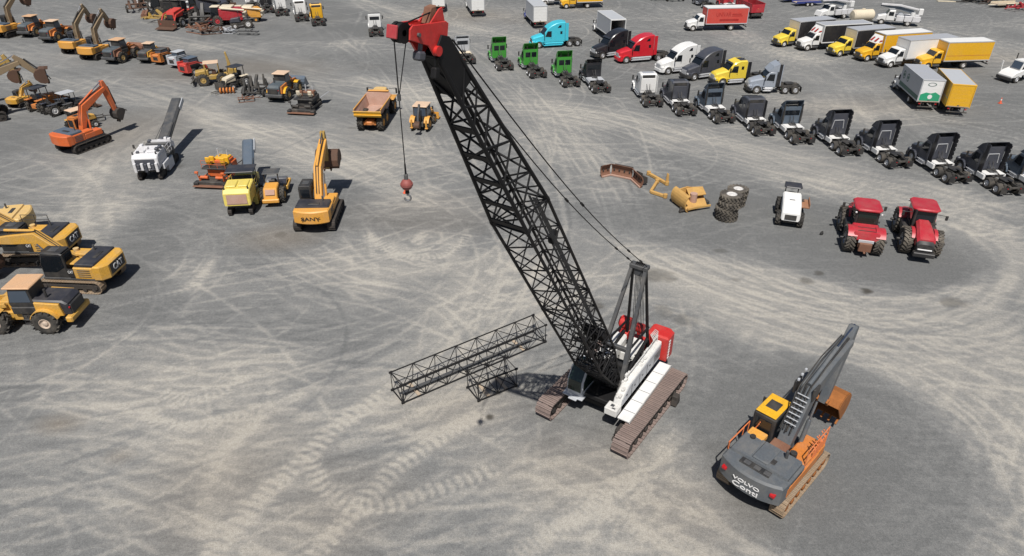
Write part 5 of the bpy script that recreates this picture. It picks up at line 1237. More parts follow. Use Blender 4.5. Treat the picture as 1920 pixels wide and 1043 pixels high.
excavator('older pale yellow excavator with rounded counterweight behind the two black-hooded excavators', ((0, 446),), R(192), 1.0, 'pale_yellow', hood='pale_yellow', roof='black', boom=(30, 5.9), stick=(-70, 2.9), bangle=-110, trk='track_steel')
for q in (CA, CB):
    P(q, 'side_badge', B().box(-.62, -.18, 1.42, 1.47, 1.25, 1.95, .02), 'print_black')
    text(q, 'lettering', 'CAT', 'print_white', .3, letM((-.4, 1.475, 1.7), (-1, 0, 0), (0, 0, 1)), .006, .38)
    P(q, 'fuel_cap', B().cyl((.6, -1.0, 1.95), (.6, -1.0, 2.2), .2, n=12), 'pale_yellow', True)
    P(q, 'tank_top', B().box(-.5, .6, .1, 1.0, 1.98, 2.12, .05), 'cat_yellow')
# extras on the big grey excavator
for y0, y1, z in ((-1.25, -.45, 2.34), (-.4, .4, 2.44), (.45, 1.2, 2.34)): P(VO, 'hood_panel', B().box(-2.2, -.85, y0, y1, 2.3, 2.49 + (z - 2.34), .05), 'volvo_grey')
P(VO, 'rear_vent', B().box(-2.75, -2.35, -.75, .75, 2.33, 2.40, .02), 'black')
for y in (-.6, -.1, .4): P(VO, 'vent_bracket', B().box(-2.7, -2.45, y - .16, y + .16, 2.39, 2.45, .02), 'dark_grey')
P(VO, 'valve_bay', B().box(-.75, .1, -.5, .35, 2.0, 2.2, .03), 'rust_brown')
P(VO, 'hood_cap', B().cyl((-1.0, 1.0, 2.45), (-1.0, 1.0, 2.6), .14, n=10), 'black', True)
P(VO, 'exhaust_cap', B().cyl((-.6, -.9, 2.2), (-.6, -.9, 2.55), .17, n=10), 'black', True)
P(VO, 'side_stripe', B().box(-2.3, .9, -1.60, -1.54, 1.35, 1.9, .02), 'machine_orange')
for k in range(6): P(VO, 'rail_post', B().tube([(.1 + .26 * k, -1.52, 1.95), (.1 + .26 * k + .1, -1.56, 2.6 + .1 * (k % 3)), (.3 + .26 * k, -1.3, 2.9 - .1 * (k % 2))], .03, 5), 'handrail_orange')
P(VO, 'side_rail', B().tube([(-2.2, 1.62, 2.1), (-2.2, 1.62, 2.6), (-.2, 1.62, 2.6), (-.2, 1.62, 1.9)], .03, 5), 'handrail_orange')
for k in range(4): P(VO, 'cab_step_rail', B().tube([(-.35 + .12 * k, 1.3, 2.3), (-.35 + .12 * k, 1.1, 2.85 + .06 * k)], .03, 5), 'handrail_orange')
P(VO, 'battery_box', B().box(-.9, -.3, .55, 1.4, 2.2, 2.5, .04), 'sany_yellow')
_f = Vector((.25, 1.75)); _u = Vector((math.cos(R(33)), math.sin(R(33)))); _n = Vector((-_u.y, _u.x)); _k = _f + _u * 5.7 * .42 + _n * 5.7 * .2; _t = _f + _u * 5.7
_v = lambda q, y, o: ((q.x - .3 * o) * 1.12, (-.08 + y) * 1.12, (q.y + .38 * o) * 1.12)
for k in range(7):
    q = _f.lerp(_k, .30 + .085 * k); P(VO, 'boom_step', B().tube([_v(q, -.26, 1.15), _v(q, .26, 1.15)], .03, 5), 'light_grey')
_d = (_k - _f).normalized(); _dn = Vector((-_d.y, _d.x))
for y in (-.2, -.05, .12, .24): P(VO, 'boom_hose', B().tube([tuple(1.12 * c for c in ((_f + _d * .6 + _dn * .36).x, y, (_f + _d * .6 + _dn * .36).y)), tuple(1.12 * c for c in ((_k + _dn * .5).x, y, (_k + _dn * .5).y)), tuple(1.12 * c for c in ((_k + (_t - _k) * .5 + _n * .5).x, y, (_k + (_t - _k) * .5 + _n * .5).y)), tuple(1.12 * c for c in ((_t + _n * .32).x, y * .7, (_t + _n * .32).y))], .035, 5), 'black')
for y in (-.42, .42): P(VO, 'boom_bracket', B().box((_k.x - .5) * 1.12, (_k.x + .05) * 1.12, y * 1.12 - .06, y * 1.12 + .06, (_k.y - .2) * 1.12, (_k.y + .45) * 1.12, .03), 'black')
for k in range(3): P(VO, 'boom_lamp', B().box((_k.x - .4 + .3 * k) * 1.12, (_k.x - .28 + .3 * k) * 1.12, .32 * 1.12, .42 * 1.12, (_k.y + .42 + .1 * k) * 1.12, (_k.y + .54 + .1 * k) * 1.12, .02), 'light_grey')
loader('yellow wheel loader with tan cab roof, black engine hood and big black tyres', (68, 604), R(181), 1.0, 'cat_yellow', 'black_hood', 'tan_roof', 'rim_pink', lift=.2, buck='bucket_brown')
excavator('orange-yellow excavator with brown bucket parked beside the small canopied roller', ((601, 412),), R(92), 1.02, 'sany_yellow', hood='black_hood', boomc='sany_yellow', stickc='mustard', boom=(39, 5.5), stick=(-84, 2.7), bangle=-165, txt=[('SANY', 1.5, .42, 1.5, 'print_black')], trk='track_dark', bw=1.9, gauge=1.36, bd=1.4, rearlamps=False, bend=.16)
excavator('bright orange excavator with arched boom standing alone on the gravel', ((160, 274),), R(66), .97, 'orange', hood='slate', roof='machine_orange', cabc='machine_orange', boomc='orange', boom=(43, 5.2), stick=(-78, 3.9), bangle=-130, trk='track_dark', bw=1.1, bd=1.1, buck='track_dark')
excavator('yellow excavator with slate hood and muddy boom at the far end of the machine row', ((24, 66),), R(72), 1.0, 'sany_yellow', hood='slate', boomc='muddy_boom', boom=(56, 5.4), stick=(-60, 2.6), bangle=-120, trk='track_dark')
xg = 'pair of yellow excavators in the machine row'
for at in ((150, 96), (185, 107)):
    excavator('yellow excavator with raised muddy boom ' + ('beside the grey-hooded orange loader' if at[0] < 160 else 'beside the loader with the rusty red bucket'), (at,), R(78), .92, 'sany_yellow', hood='slate', cabc='truck_grey', boomc='muddy_boom', boom=(54, 5.4), stick=(-62, 2.9), bangle=-115, trk='track_dark', group=xg)
loader('orange wheel loader with grey rear hood beside the excavator at the row end', (70, 64), R(84), .95, 'machine_orange', 'loader_grey', 'tan_roof')
loader('orange wheel loader with grey rear hood next to the pair of raised-boom excavators', (110, 74), R(84), .95, 'machine_orange', 'loader_grey', 'pale_roof')
loader('dark orange wheel loader with grey hood and rusty red bucket lifted', (233, 112), R(76), .95, 'rust_brown', 'loader_grey', 'tan_roof', lift=.5, buck='rust_brown', armc='machine_orange')
loader('small yellow wheel loader with cream roof and red rear grille', (288, 112), R(82), .78, 'cat_yellow', 'dark_grey', 'pale_roof', lift=.2)
loader('orange wheel loader with tan roof and slate bucket beside the paver', (536, 180), R(80), .95, 'machine_orange', 'loader_grey', 'pale_roof', lift=.45, buck='slate', fendr='truck_yellow')
# edge of the frame, left: big arm reaching in
excavator('yellow excavator reaching in with a muddy stick and dark bucket', ((-30, 225),), R(30), 1.1, 'mustard', hood='black_hood', boomc='muddy_boom', boom=(38, 5.9), stick=(-48, 3.0), bangle=-95, trk='track_dark', buck='bucket_brown')
excavator('yellow-armed excavator whose dark bucket hangs behind the muddy stick', ((-50, 200),), R(24), 1.0, 'mustard', hood='black_hood', boomc='mustard', boom=(34, 5.7), stick=(-72, 2.6), bangle=-100, trk='track_dark', buck='bucket_brown')
excavator('small yellow mini excavator with rounded tail below the muddy stick', ((42, 197),), R(80), .55, 'cat_yellow', hood='cat_yellow', cabc='truck_grey', boom=(28, 4.0), stick=(-70, 2.0), bangle=-110, trk='track_dark', name='mini_excavator')
# ---------------------------------------------------------------- road-building machines
mill('white milling machine with a long dark discharge conveyor raised behind it', (300, 318), face((312, 312), (352, 262)), 'mill_white', 'dark_grey', .98, None, 'light_grey', 6.6, 2.3, 'truck_grey', clutter=True)
mill('lemon yellow milling machine with dark canopy and slate conveyor', (463, 381), face((452, 405), (484, 335)), 'lemon', 'slate', .92, 'black_hood', 'light_grey', 4.2, 1.9, 'dump_bed', R(6))
def paver(label, at, rot, c1, c2, seatc, s=1.0, extra=None):
    t = T('asphalt_paver', label, 'paver', G(*at), rot)
    S = lambda *a: [k * s for k in a]
    for sd in (1, -1): small_track(t, .2 * s, sd * .85 * s, 3.2 * s, .8 * s, .34 * s)
    P(t, 'tractor_body', B().box(*S(-1.2, 1.6, -.9, .9, .6, 1.5), .06).box(*S(-.2, 1.3, -.8, .8, 1.5, 1.85), .06), c1)
    P(t, 'engine_cover', B().box(*S(.1, 1.2, -.7, .7, 1.8, 2.05), .06), c2)
    for sd in (1, -1):
        P(t, 'hopper_wing', B().plate([tuple(S(1.6, sd * .5, .6)), tuple(S(3.1, sd * .5, .55)), tuple(S(3.1, sd * 1.6, 1.25)), tuple(S(1.6, sd * 1.6, 1.3))], .05), 'black' if extra != 'white' else 'light_grey')
        P(t, 'seat', B().box(*S(-.9, -.4, sd * .75 - .25, sd * .75 + .25, 1.75, 2.0), .06).box(*S(-1.0, -.85, sd * .75 - .25, sd * .75 + .25, 1.95, 2.5), .06), seatc)
        P(t, 'console', B().box(*S(-.25, .0, sd * .75 - .25, sd * .75 + .25, 1.6, 2.3), .05), c2)
        P(t, 'tow_arm', B().prism(ribbon([tuple(S(*p)) for p in ((1.0, .55), (-1.2, .6), (-2.2, .55))], S(.2, .24, .3)), sd * 1.15 * s, sd * 1.27 * s, .02), c1, True)
        P(t, 'screed_handle', B().tube([tuple(S(-2.3, sd * 1.2, .6)), tuple(S(-2.4, sd * 1.3, 1.5))], .04).box(*S(-2.5, -2.3, sd * 1.15, sd * 1.5, 1.4, 1.6), .03), c1)
        P(t, 'screed_heater', B().cyl(tuple(S(-2.1, sd * .4, .9)), tuple(S(-2.1, sd * 1.3, .9)), .16 * s, n=10), c1, True)
        P(t, 'screed_extension', B().box(*S(-2.7, -2.0, sd * 1.25, sd * 1.75, .08, .55), .04), 'black')
    P(t, 'platform', B().box(*S(-1.5, -.1, -1.25, 1.25, 1.45, 1.6), .03), 'black')
    P(t, 'screed', B().box(*S(-2.5, -1.75, -1.3, 1.3, .1, .6), .05), 'chassis')
    P(t, 'screed_walkway', B().box(*S(-2.95, -2.5, -1.75, 1.75, .2, .28), .02), 'rust_brown')
    P(t, 'auger', B().cyl(tuple(S(-1.4, -1.3, .45)), tuple(S(-1.4, 1.3, .45)), .2 * s, n=10), 'track_dark', True)
    P(t, 'exhaust', B().cyl(tuple(S(.5, .3, 2.0)), tuple(S(.5, .3, 2.9)), .07 * s, n=8).cyl(tuple(S(.9, -.4, 2.0)), tuple(S(.9, -.4, 2.6)), .05 * s, n=8), 'light_grey', True)
    P(t, 'handrail', rail_set(B(), [tuple(S(x, y)) for x, y in ((-1.45, 1.2), (-1.45, .4), (-1.45, -.4), (-1.45, -1.2))], 1.6 * s, 2.35 * s), c1)
    return t
paver('orange asphalt paver with two yellow seats and a dark screed', (420, 333), R(84), 'orange', 'truck_yellow', 'truck_yellow', .95)
paver('black and white asphalt paver with raised white hopper wing at the row end', (580, 203), R(82), 'chassis', 'rust_brown', 'cream', .95, 'white')
def roller(label, at, rot, s=1.0):
    t = T('soil_roller', label, 'roller', G(*at), rot)
    S = lambda *a: [k * s for k in a]
    for sd in (1, -1): wheel(t, -.9 * s, sd * .85 * s, .68 * s, .5 * s, sd, .34 * s, 'cat_yellow', 14)
    P(t, 'drum', B().lathe([(.3 * s, -.92 * s), (.66 * s, -.92 * s), (.68 * s, -.88 * s), (.68 * s, .88 * s), (.66 * s, .92 * s), (.3 * s, .92 * s)], 26, Matrix.Translation((1.7 * s, 0, .68 * s))), 'steel', True)
    P(t, 'drum_frame', B().box(*S(.6, 2.6, .98, 1.12, .5, .85), .04).box(*S(.6, 2.6, -1.12, -.98, .5, .85), .04).box(*S(2.45, 2.6, -1.1, 1.1, .5, .85), .04).box(*S(.55, .75, -1.1, 1.1, .5, .9), .04), 'cat_yellow')
    P(t, 'rear_hood', B().prism([tuple(S(*p)) for p in ((-2.2, .6), (-2.15, 1.15), (-1.8, 1.75), (-.6, 1.8), (-.55, .6))], -.62 * s, .62 * s, .07), 'sany_yellow', True)
    P(t, 'rear_grille', B().add([tuple(S(*q)) for q in ((-2.17, -.42, 1.2), (-2.17, .42, 1.2), (-1.9, .42, 1.62), (-1.9, -.42, 1.62))], [(0, 1, 2, 3)], Matrix.Translation((-.04, 0, .04))), 'dump_bed')
    P(t, 'rear_bumper', B().box(*S(-2.4, -2.1, -.75, .75, .5, .85), .05), 'sany_yellow')
    P(t, 'platform', B().box(*S(-.6, .6, -.8, .8, .95, 1.15), .04), 'black')
    P(t, 'seat', B().box(*S(-.4, .05, -.3, .3, 1.15, 1.45), .05).box(*S(-.5, -.35, -.3, .3, 1.4, 2.0), .05), 'black')
    P(t, 'steering_console', B().box(*S(.3, .5, -.25, .25, 1.15, 1.75), .05).cyl(tuple(S(.2, 0, 1.75)), tuple(S(.22, 0, 1.8)), .2 * s, n=12), 'black')
    b = B()
    for x in (-.55,):
        for y in (-.62, .62): b.box(*S(x - .05, x + .05, y - .05, y + .05, 1.1, 2.65), .01)
    P(t, 'canopy_post', b, 'black')
    P(t, 'canopy', B().box(*S(-.75, .55, -.75, .75, 2.65, 2.73), .03), 'dark_grey')
    return t
roller('small yellow soil roller with a flat dark canopy', (518, 370), R(97), .95)
# ---------------------------------------------------------------- articulated dump truck
def dump_truck():
    t = T('articulated_dump_truck', 'yellow articulated dump truck with an empty dusty tan bed', 'dump truck', G(708, 228), R(86))
    for x in (-2.6, -.9, 3.3):
        for sd in (1, -1): wheel(t, x, sd * 1.12, .86, .66, sd, .42, 'sany_yellow', 16)
    P(t, 'rear_frame', B().box(-3.4, 1.4, -.5, .5, .8, 1.25, .05).box(-3.3, -3.0, -.7, .7, .7, 1.1, .05).box(-3.55, -3.2, -.35, .35, .75, 1.2, .1), 'machine_orange')
    P(t, 'axle', B().box(-2.75, -2.45, -1.0, 1.0, .7, 1.0, .05).box(-1.05, -.75, -1.0, 1.0, .7, 1.0, .05), 'chassis')
    P(t, 'front_frame', B().box(1.4, 4.6, -.55, .55, .8, 1.4, .06), 'chassis')
    # bed: floor, sides, headboard, tailgate
    fl = [(-3.7, 1.75), (-2.6, 1.45), (1.4, 1.45)]
    bed = P(t, 'bed', B().prism([(-3.75, 1.85), (-2.5, 1.40), (1.45, 1.40), (1.45, 1.50), (-2.45, 1.50), (-3.72, 1.95)], -1.15, 1.15, .01), 'dump_bed')
    for sd in (1, -1): P(bed, 'bed_side', B().plate([(-3.75, sd * 1.15, 1.85), (-2.5, sd * 1.12, 1.42), (1.45, sd * 1.12, 1.42), (1.55, sd * 1.48, 2.75), (-3.75, sd * 1.48, 2.55)], .06), 'dump_bed'); P(bed, 'bed_rim', B().box(-3.78, 1.6, sd * 1.42, sd * 1.54, 2.56, 2.70, .03), 'sany_yellow')
    P(bed, 'headboard', B().plate([(1.45, -1.12, 1.42), (1.45, 1.12, 1.42), (1.6, 1.48, 2.75), (1.75, 1.1, 3.1), (1.75, -1.1, 3.1), (1.6, -1.48, 2.75)], .06), 'dump_bed')
    P(bed, 'headboard_rim', B().box(1.55, 1.95, -1.2, 1.2, 3.02, 3.12, .03), 'sany_yellow')
    P(bed, 'tailgate', B().plate([(-3.78, 1.5, 1.8), (-3.78, -1.5, 1.8), (-3.95, -1.5, 2.42), (-3.95, 1.5, 2.42)], .08).box(-3.95, -3.8, -1.54, 1.54, 2.02, 2.08, .02), 'truck_yellow')
    P(bed, 'tailgate_rail', B().box(-4.0, -3.86, -1.56, 1.56, 2.40, 2.50, .02), 'cat_yellow')
    P(bed, 'bed_stain', B().prism([(-2.4, -.2), (-1.9, .15), (-.9, -.1), (.8, -.55), (.6, -.8), (-1.2, -.5)], 1.502, 1.508, 0, plane='xy'), 'bucket_brown')
    P(t, 'cab', B().prism([(1.95, 1.4), (1.95, 2.95), (3.0, 2.95), (3.3, 2.2), (3.35, 1.4)], -.85, .85, .1), 'black', True)
    P(t, 'cab_roof', B().prism([(1.85, -.8), (1.85, .8), (2.9, .75), (3.2, .5), (3.2, -.5), (2.9, -.75)], 2.92, 3.1, .07, plane='xy'), 'pale_yellow', True)
    for sd in (1, -1):
        P(t, 'cab_window', B().box(2.05, 3.0, sd * .84, sd * .87, 2.1, 2.8, .01), 'glass')
        P(t, 'front_fender', B().box(2.5, 4.3, sd * .8, sd * 1.5, 1.72, 1.85, .05), 'sany_yellow')
        P(t, 'mirror', B().tube([(3.1, sd * .9, 2.9), (3.3, sd * 1.7, 2.95)], .03).box(3.25, 3.33, sd * 1.6, sd * 1.82, 2.3, 2.95, .03), 'black')
    P(t, 'bonnet', B().prism([(3.3, 1.4), (3.3, 2.2), (4.5, 1.9), (4.75, 1.3)], -.8, .8, .08), 'sany_yellow', True)
    return t
dump_truck()
def backhoe():
    t = T('backhoe_loader', 'yellow backhoe loader with pale roof and folded digging arm', 'backhoe', G(795, 237), R(80))
    for sd in (1, -1):
        wheel(t, -1.0, sd * .85, .72, .46, sd, .4, 'sany_yellow', 16); wheel(t, 1.3, sd * .85, .5, .34, sd, .28, 'sany_yellow', 12)
        P(t, 'rear_fender', B().prism([(-1.0 + .85 * math.cos(a), .72 + .85 * math.sin(a)) for a in [R(20 + 140 * k / 7) for k in range(8)]] + [(-1.0 + .8 * math.cos(a), .72 + .8 * math.sin(a)) for a in [R(160 - 140 * k / 7) for k in range(8)]], sd * .55, sd * 1.1, 0), 'sany_yellow', True)
        P(t, 'stabiliser', B().box(-1.95, -1.75, sd * .75, sd * .92, .5, 1.4, .03).box(-2.0, -1.7, sd * .7, sd * 1.0, .4, .5, .02), 'sany_yellow')
        P(t, 'loader_arm', B().prism(ribbon([(.6, 1.5), (1.8, 1.3), (2.5, .5)], [.2, .26, .2]), sd * .5, sd * .62, .02), 'sany_yellow', True)
    P(t, 'chassis', B().box(-1.7, 2.2, -.45, .45, .5, 1.0, .05), 'chassis')
    P(t, 'bonnet', B().prism([(.5, 1.0), (.5, 1.7), (2.1, 1.55), (2.2, 1.0)], -.48, .48, .06), 'sany_yellow', True)
    P(t, 'cab', B().prism([(-1.2, 1.0), (-1.15, 2.6), (.35, 2.6), (.6, 1.6), (.55, 1.0)], -.78, .78, .05), 'black', True)
    P(t, 'cab_roof', B().box(-1.3, .5, -.85, .85, 2.58, 2.72, .05), 'pale_roof')
    P(t, 'rear_window', B().box(-1.2, -1.16, -.65, .65, 1.6, 2.5, .01), 'glass_blue')
    for sd in (1, -1): P(t, 'side_window', B().box(-1.05, .3, sd * .77, sd * .795, 1.6, 2.5, .01), 'glass_blue')
    P(t, 'digging_boom', B().prism(ribbon([(-1.8, .9), (-2.2, 2.2), (-1.75, 3.1)], [.24, .3, .2]), -.28, -.05, .02), 'black', True)
    P(t, 'dipper', B().prism(ribbon([(-1.75, 3.1), (-2.45, 1.9), (-2.7, .9)], [.18, .26, .16]), -.26, -.07, .02), 'dark_grey', True)
    P(t, 'bucket', bucket_mesh(B(), Matrix.Translation((-2.7, -.16, .9)) @ Matrix.Rotation(R(160), 4, 'Y'), .6, .6), 'bucket_brown')
    P(t, 'front_bucket', B().prism([(2.4, .15), (3.2, .12), (3.2, .17), (2.55, .25), (2.5, .9), (2.42, .9)], -1.1, 1.1, .01), 'sany_yellow')
    P(t, 'mirror', B().box(.4, .45, .9, 1.1, 1.9, 2.3, .02), 'black'); P(t, 'mirror', B().box(.4, .45, -1.1, -.9, 1.9, 2.3, .02), 'black')
    return t
backhoe()
# ---------------------------------------------------------------- skid steers and small machines of the row
skid_steer('black skid steer with orange arms next to the small yellow loader', (309, 118), R(72), 'machine_orange', 'dark_grey', 1.0, True)
skid_steer('pale grey skid steer with a white body', (341, 124), R(68), 'light_grey', 'light_grey', 1.05)
skid_steer('red skid steer with dark roof', (364, 138), R(62), 'skid_red', 'slate', 1.1)
def vib_plow():
    t = T('cable_plow', 'dirty yellow cable plow with cream canopy and upright boom', 'cable plow', G(402, 156), R(200))
    for x in (-1.2, 1.2):
        for sd in (1, -1): wheel(t, x, sd * .95, .72, .5, sd, .36, 'mustard', 14)
    P(t, 'chassis', B().box(-2.0, 2.0, -.55, .55, .6, 1.2, .06), 'mustard')
    P(t, 'bonnet', B().prism([(.4, 1.2), (.4, 1.95), (2.0, 1.75), (2.1, 1.2)], -.6, .6, .08), 'mustard', True)
    P(t, 'seat', B().box(-.5, 0, -.4, .3, 1.2, 1.7, .06), 'bucket_brown')
    P(t, 'canopy', B().box(-1.0, .9, -.85, .85, 2.72, 2.8, .03), 'pale_roof')
    for x in (-.9, .8):
        for y in (-.75, .75): P(t, 'canopy_post', B().box(x - .04, x + .04, y - .04, y + .04, 1.2, 2.72, .01), 'mustard')
    P(t, 'boom_mast', B().prism(ribbon([(-2.0, 1.0), (-2.3, 2.4), (-2.1, 3.9)], [.5, .4, .2]), -.2, .2, .03), 'mustard', True)
    P(t, 'plow_frame', B().prism([(-3.2, .6), (-3.1, 1.8), (-2.2, 2.0), (-1.9, .9)], -.7, .7, .08), 'mustard', True)
    P(t, 'plow_shoe', B().box(-3.5, -3.0, -.25, .25, .1, .9, .04), 'track_dark')
    P(t, 'dozer_blade', B().box(2.4, 2.55, -1.2, 1.2, .2, .95, .03).box(1.9, 2.45, -.5, -.35, .45, .65).box(1.9, 2.45, .35, .5, .45, .65), 'chassis')
    P(t, 'reel_arm', B().tube([(1.2, .8, 1.4), (2.2, 1.2, 1.1), (2.8, 1.3, .5)], .08).tube([(1.2, -.8, 1.4), (2.2, -1.2, 1.1), (2.8, -1.3, .5)], .08), 'chassis')
    return t
vib_plow()
def compact_tractor(label, at, rot, hoodc, s=1.0, canopy=None, attach='forks', body='chassis', roof='black_hood', name='compact_tractor', cabc=None):
    t = T(name, label, 'tractor', G(*at), rot)
    S = lambda *a: [k * s for k in a]
    for sd in (1, -1):
        wheel(t, -.8 * s, sd * .72 * s, .58 * s, .36 * s, sd, .32 * s, 'rim_white', 14); wheel(t, .95 * s, sd * .66 * s, .38 * s, .26 * s, sd, .2 * s, 'rim_white', 10)
        P(t, 'fender', B().box(*S(-1.3, -.3, sd * .45, sd * .85, 1.18, 1.26), .03), hoodc)
    P(t, 'chassis', B().box(*S(-1.2, 1.5, -.3, .3, .4, .8), .04), body)
    P(t, 'bonnet', B().prism([tuple(S(*p)) for p in ((.1, .8), (.1, 1.45), (1.35, 1.3), (1.5, .8))], -.36 * s, .36 * s, .06), hoodc, True)
    P(t, 'grille', B().box(*S(1.46, 1.54, -.28, .28, .7, 1.1), .02), 'black')
    P(t, 'seat', B().box(*S(-.8, -.4, -.25, .25, 1.0, 1.25), .05).box(*S(-.88, -.75, -.25, .25, 1.2, 1.7), .05), 'black')
    P(t, 'steering_wheel', B().cyl(tuple(S(-.05, 0, 1.45)), tuple(S(-.03, 0, 1.49)), .2 * s, n=14), 'black')
    P(t, 'rollbar', B().tube([tuple(S(-.95, -.55, .9)), tuple(S(-.95, -.5, 2.2)), tuple(S(-.95, .5, 2.2)), tuple(S(-.95, .55, .9))], .045 * s).tube([tuple(S(.3, -.5, 1.2)), tuple(S(.25, -.5, 2.2)), tuple(S(.25, .5, 2.2)), tuple(S(.3, .5, 1.2))], .035 * s), 'black')
    if roof: P(t, 'canopy', B().box(*S(-1.1, .4, -.62, .62, 2.2, 2.28), .03), roof)
    if attach == 'forks':
        P(t, 'loader_frame', B().tube([tuple(S(.2, -.6, 1.3)), tuple(S(1.5, -.6, 1.1)), tuple(S(2.1, -.6, .4))], .06 * s).tube([tuple(S(.2, .6, 1.3)), tuple(S(1.5, .6, 1.1)), tuple(S(2.1, .6, .4))], .06 * s).box(*S(2.05, 2.15, -.7, .7, .2, 1.0), .02), 'chassis')
        for y in (-.35, .35): P(t, 'fork', B().box(*S(2.1, 3.1, y - .06, y + .06, .12, .17), .01), 'chassis')
    elif attach == 'bucket':
        P(t, 'loader_arm', B().tube([tuple(S(.2, -.6, 1.3)), tuple(S(1.5, -.6, 1.1)), tuple(S(2.1, -.6, .4))], .06 * s).tube([tuple(S(.2, .6, 1.3)), tuple(S(1.5, .6, 1.1)), tuple(S(2.1, .6, .4))], .06 * s), hoodc)
        P(t, 'bucket', B().prism([tuple(S(*p)) for p in ((2.0, .12), (2.7, .1), (2.7, .15), (2.12, .22), (2.08, .75), (2.0, .75))], -.85 * s, .85 * s, .01), 'bucket_brown')
    return t
compact_tractor('compact tractor with cream bonnet and dark canopy beside the cable plow', (443, 164), R(-120), 'cream', 1.2)
# black ring-roller implement and its pieces
def implement(label, at, rot, s=1.0, m='chassis', seed=1, n=9, name='soil_implement', H=1.7, cat='implement', wheels=True, L=1.6, W=1.1, extra=None):
    t = T(name, label, cat, G(*at), rot)
    r = random.Random(seed)
    P(t, 'frame', B().box(-L * s, L * s, -W * .6 * s, -W * .5 * s, .5 * s, .65 * s, .02).box(-L * s, L * s, W * .5 * s, W * .6 * s, .5 * s, .65 * s, .02).box(-L * s, -L * .9 * s, -W * s, W * s, .5 * s, .65 * s, .02).box(L * .9 * s, L * s, -W * s, W * s, .5 * s, .65 * s, .02), m)
    P(t, 'mast', B().prism(ribbon([(-.2 * s, .6 * s), (.1 * s, H * .75 * s), (.5 * s, H * s)], [.35 * s, .3 * s, .18 * s]), -.15 * s, .15 * s, .02), m, True)
    for k in range(n):
        x, y = r.uniform(-L, L) * s, r.uniform(-W, W) * s; h = r.uniform(.5, H) * s; w = r.uniform(.08, .26) * s
        P(t, 'bracket', B().prism([(x - w, .5 * s), (x + w, .5 * s), (x + r.uniform(-.3, .3) * s, h)], y - w * .6, y + w * .6, .02), m)
    P(t, 'toolbar', B().cyl((-L * .4 * s, -W * 1.1 * s, .9 * s), (-L * .4 * s, W * 1.1 * s, .9 * s), .1 * s, n=10), m, True)
    if wheels:
        for sd in (1, -1): wheel(t, -L * .5 * s, sd * W * 1.1 * s, .4 * s, .25 * s, sd, .2 * s, 'rim_white')
    else:
        for sd in (1, -1): P(t, 'skid', B().box(-L * s, L * s, sd * W * .85 * s, sd * W * s, .0, .1 * s, .02), m)
    P(t, 'hitch', B().prism(ribbon([(L * s, .55 * s), (L * 1.5 * s, .5 * s), (L * 1.8 * s, .35 * s)], [.14 * s, .12 * s, .08 * s]), -.05 * s, .05 * s, .01), m)
    return t
implement('black trenching machine with dark upright parts beside the orange loader', (484, 176), R(80), 1.15, 'chassis', 3, 12, 'trencher', 2.0, 'trencher')
implement('low rusty red ripper lying on the gravel in front of the black trencher', (462, 189), R(20), .6, 'rust_brown', 5, 4, 'ripper', .8, 'implement', False)
P_ = T('pipe_roll', 'orange ribbed roller lying in front of the cream-bonneted tractor', 'roller', G(427, 175), R(10))
for k in range(5): P(P_, 'ring', B().lathe([(.2, -.12), (.34, -.1), (.38, 0), (.34, .1), (.2, .12)], 16, Matrix.Translation((-.8 + .4 * k, 0, .38)) @ Matrix.Rotation(R(90), 4, 'Z')), 'machine_orange', True)
P(P_, 'shaft', B().cyl((-1.1, 0, .38), (1.1, 0, .38), .08, n=8), 'chassis')
# small machines in front of the orange excavator
compact_tractor('orange compact loader with a slanted dark canopy', (88, 205), R(70), 'machine_orange', 1.25, roof='black_hood', attach='bucket', body='machine_orange')
compact_tractor('dark compact tractor with cream bonnet behind the orange excavator', (112, 212), R(60), 'truck_grey', 1.1, roof=None, attach='bucket')
compact_tractor('dark grey compact utility tractor with a pale canopy beside the orange excavator', (140, 210), R(60), 'dark_grey', 1.1, roof='light_grey', attach='bucket')
compact_tractor('small yellow tractor parked behind the orange excavator cab', (158, 242), R(60), 'cat_yellow', 1.05, roof='pale_roof', attach=None)
implement('black grapple attachment lying beyond the orange excavator', (176, 226), R(30), .7, 'chassis', 8, 5, 'grapple', .9, 'grapple', False)
# ---------------------------------------------------------------- loose attachments and tyres on the right
def dozer_blade(label, px, m):
    w = [Vector((*G(*q), 0)) for q in px]; o = w[0]
    t = T('dozer_blade', label, 'dozer blade', (o.x, o.y), 0)
    prof = [(.0, .02), (-.16, .3), (-.22, .6), (-.14, .95), (.06, 1.2)]
    out = prof + [(x - .08, z) for x, z in prof[::-1]]
    for k, (a, b_) in enumerate(zip(w[:-1], w[1:])):
        d = b_ - a; M = Matrix.Translation(a - o) @ Matrix.Rotation(math.atan2(d.y, d.x), 4, 'Z') @ Matrix.Rotation(R(-90), 4, 'Z')
        # local: x towards the camera side, y along -segment
        P(t, 'moldboard' if k == 1 else 'blade_wing', B().prism(out, 0, d.length, 0, M), m)
        P(t, 'cutting_edge', B().box(-.02, .1, .02, d.length - .02, .0, .16, .02, M), 'dump_bed')
        n = max(2, int(d.length / .42))
        for i in range(n): P(t, 'bolt_plate', B().box(-.19, -.12, (i + .5) * d.length / n - .07, (i + .5) * d.length / n + .07, .52, .72, .01, M), 'track_dark')
        for i in range(max(1, n // 2)): P(t, 'back_rib', B().prism([(-.25, .1), (-.95, .2), (-.9, .75), (-.28, 1.1)], (i + .5) * d.length / max(1, n // 2) - .07, (i + .5) * d.length / max(1, n // 2) + .07, .01, M), 'track_dark')
        if k == 1: P(t, 'mount_beam', B().box(-.75, -.4, .1, d.length - .1, .7, 1.0, .04, M), 'track_dark')
    return t
dozer_blade('rusty brown angled dozer blade lying alone on the gravel', [(1128, 333), (1145, 329), (1183, 337), (1200, 353)], 'rust_brown')
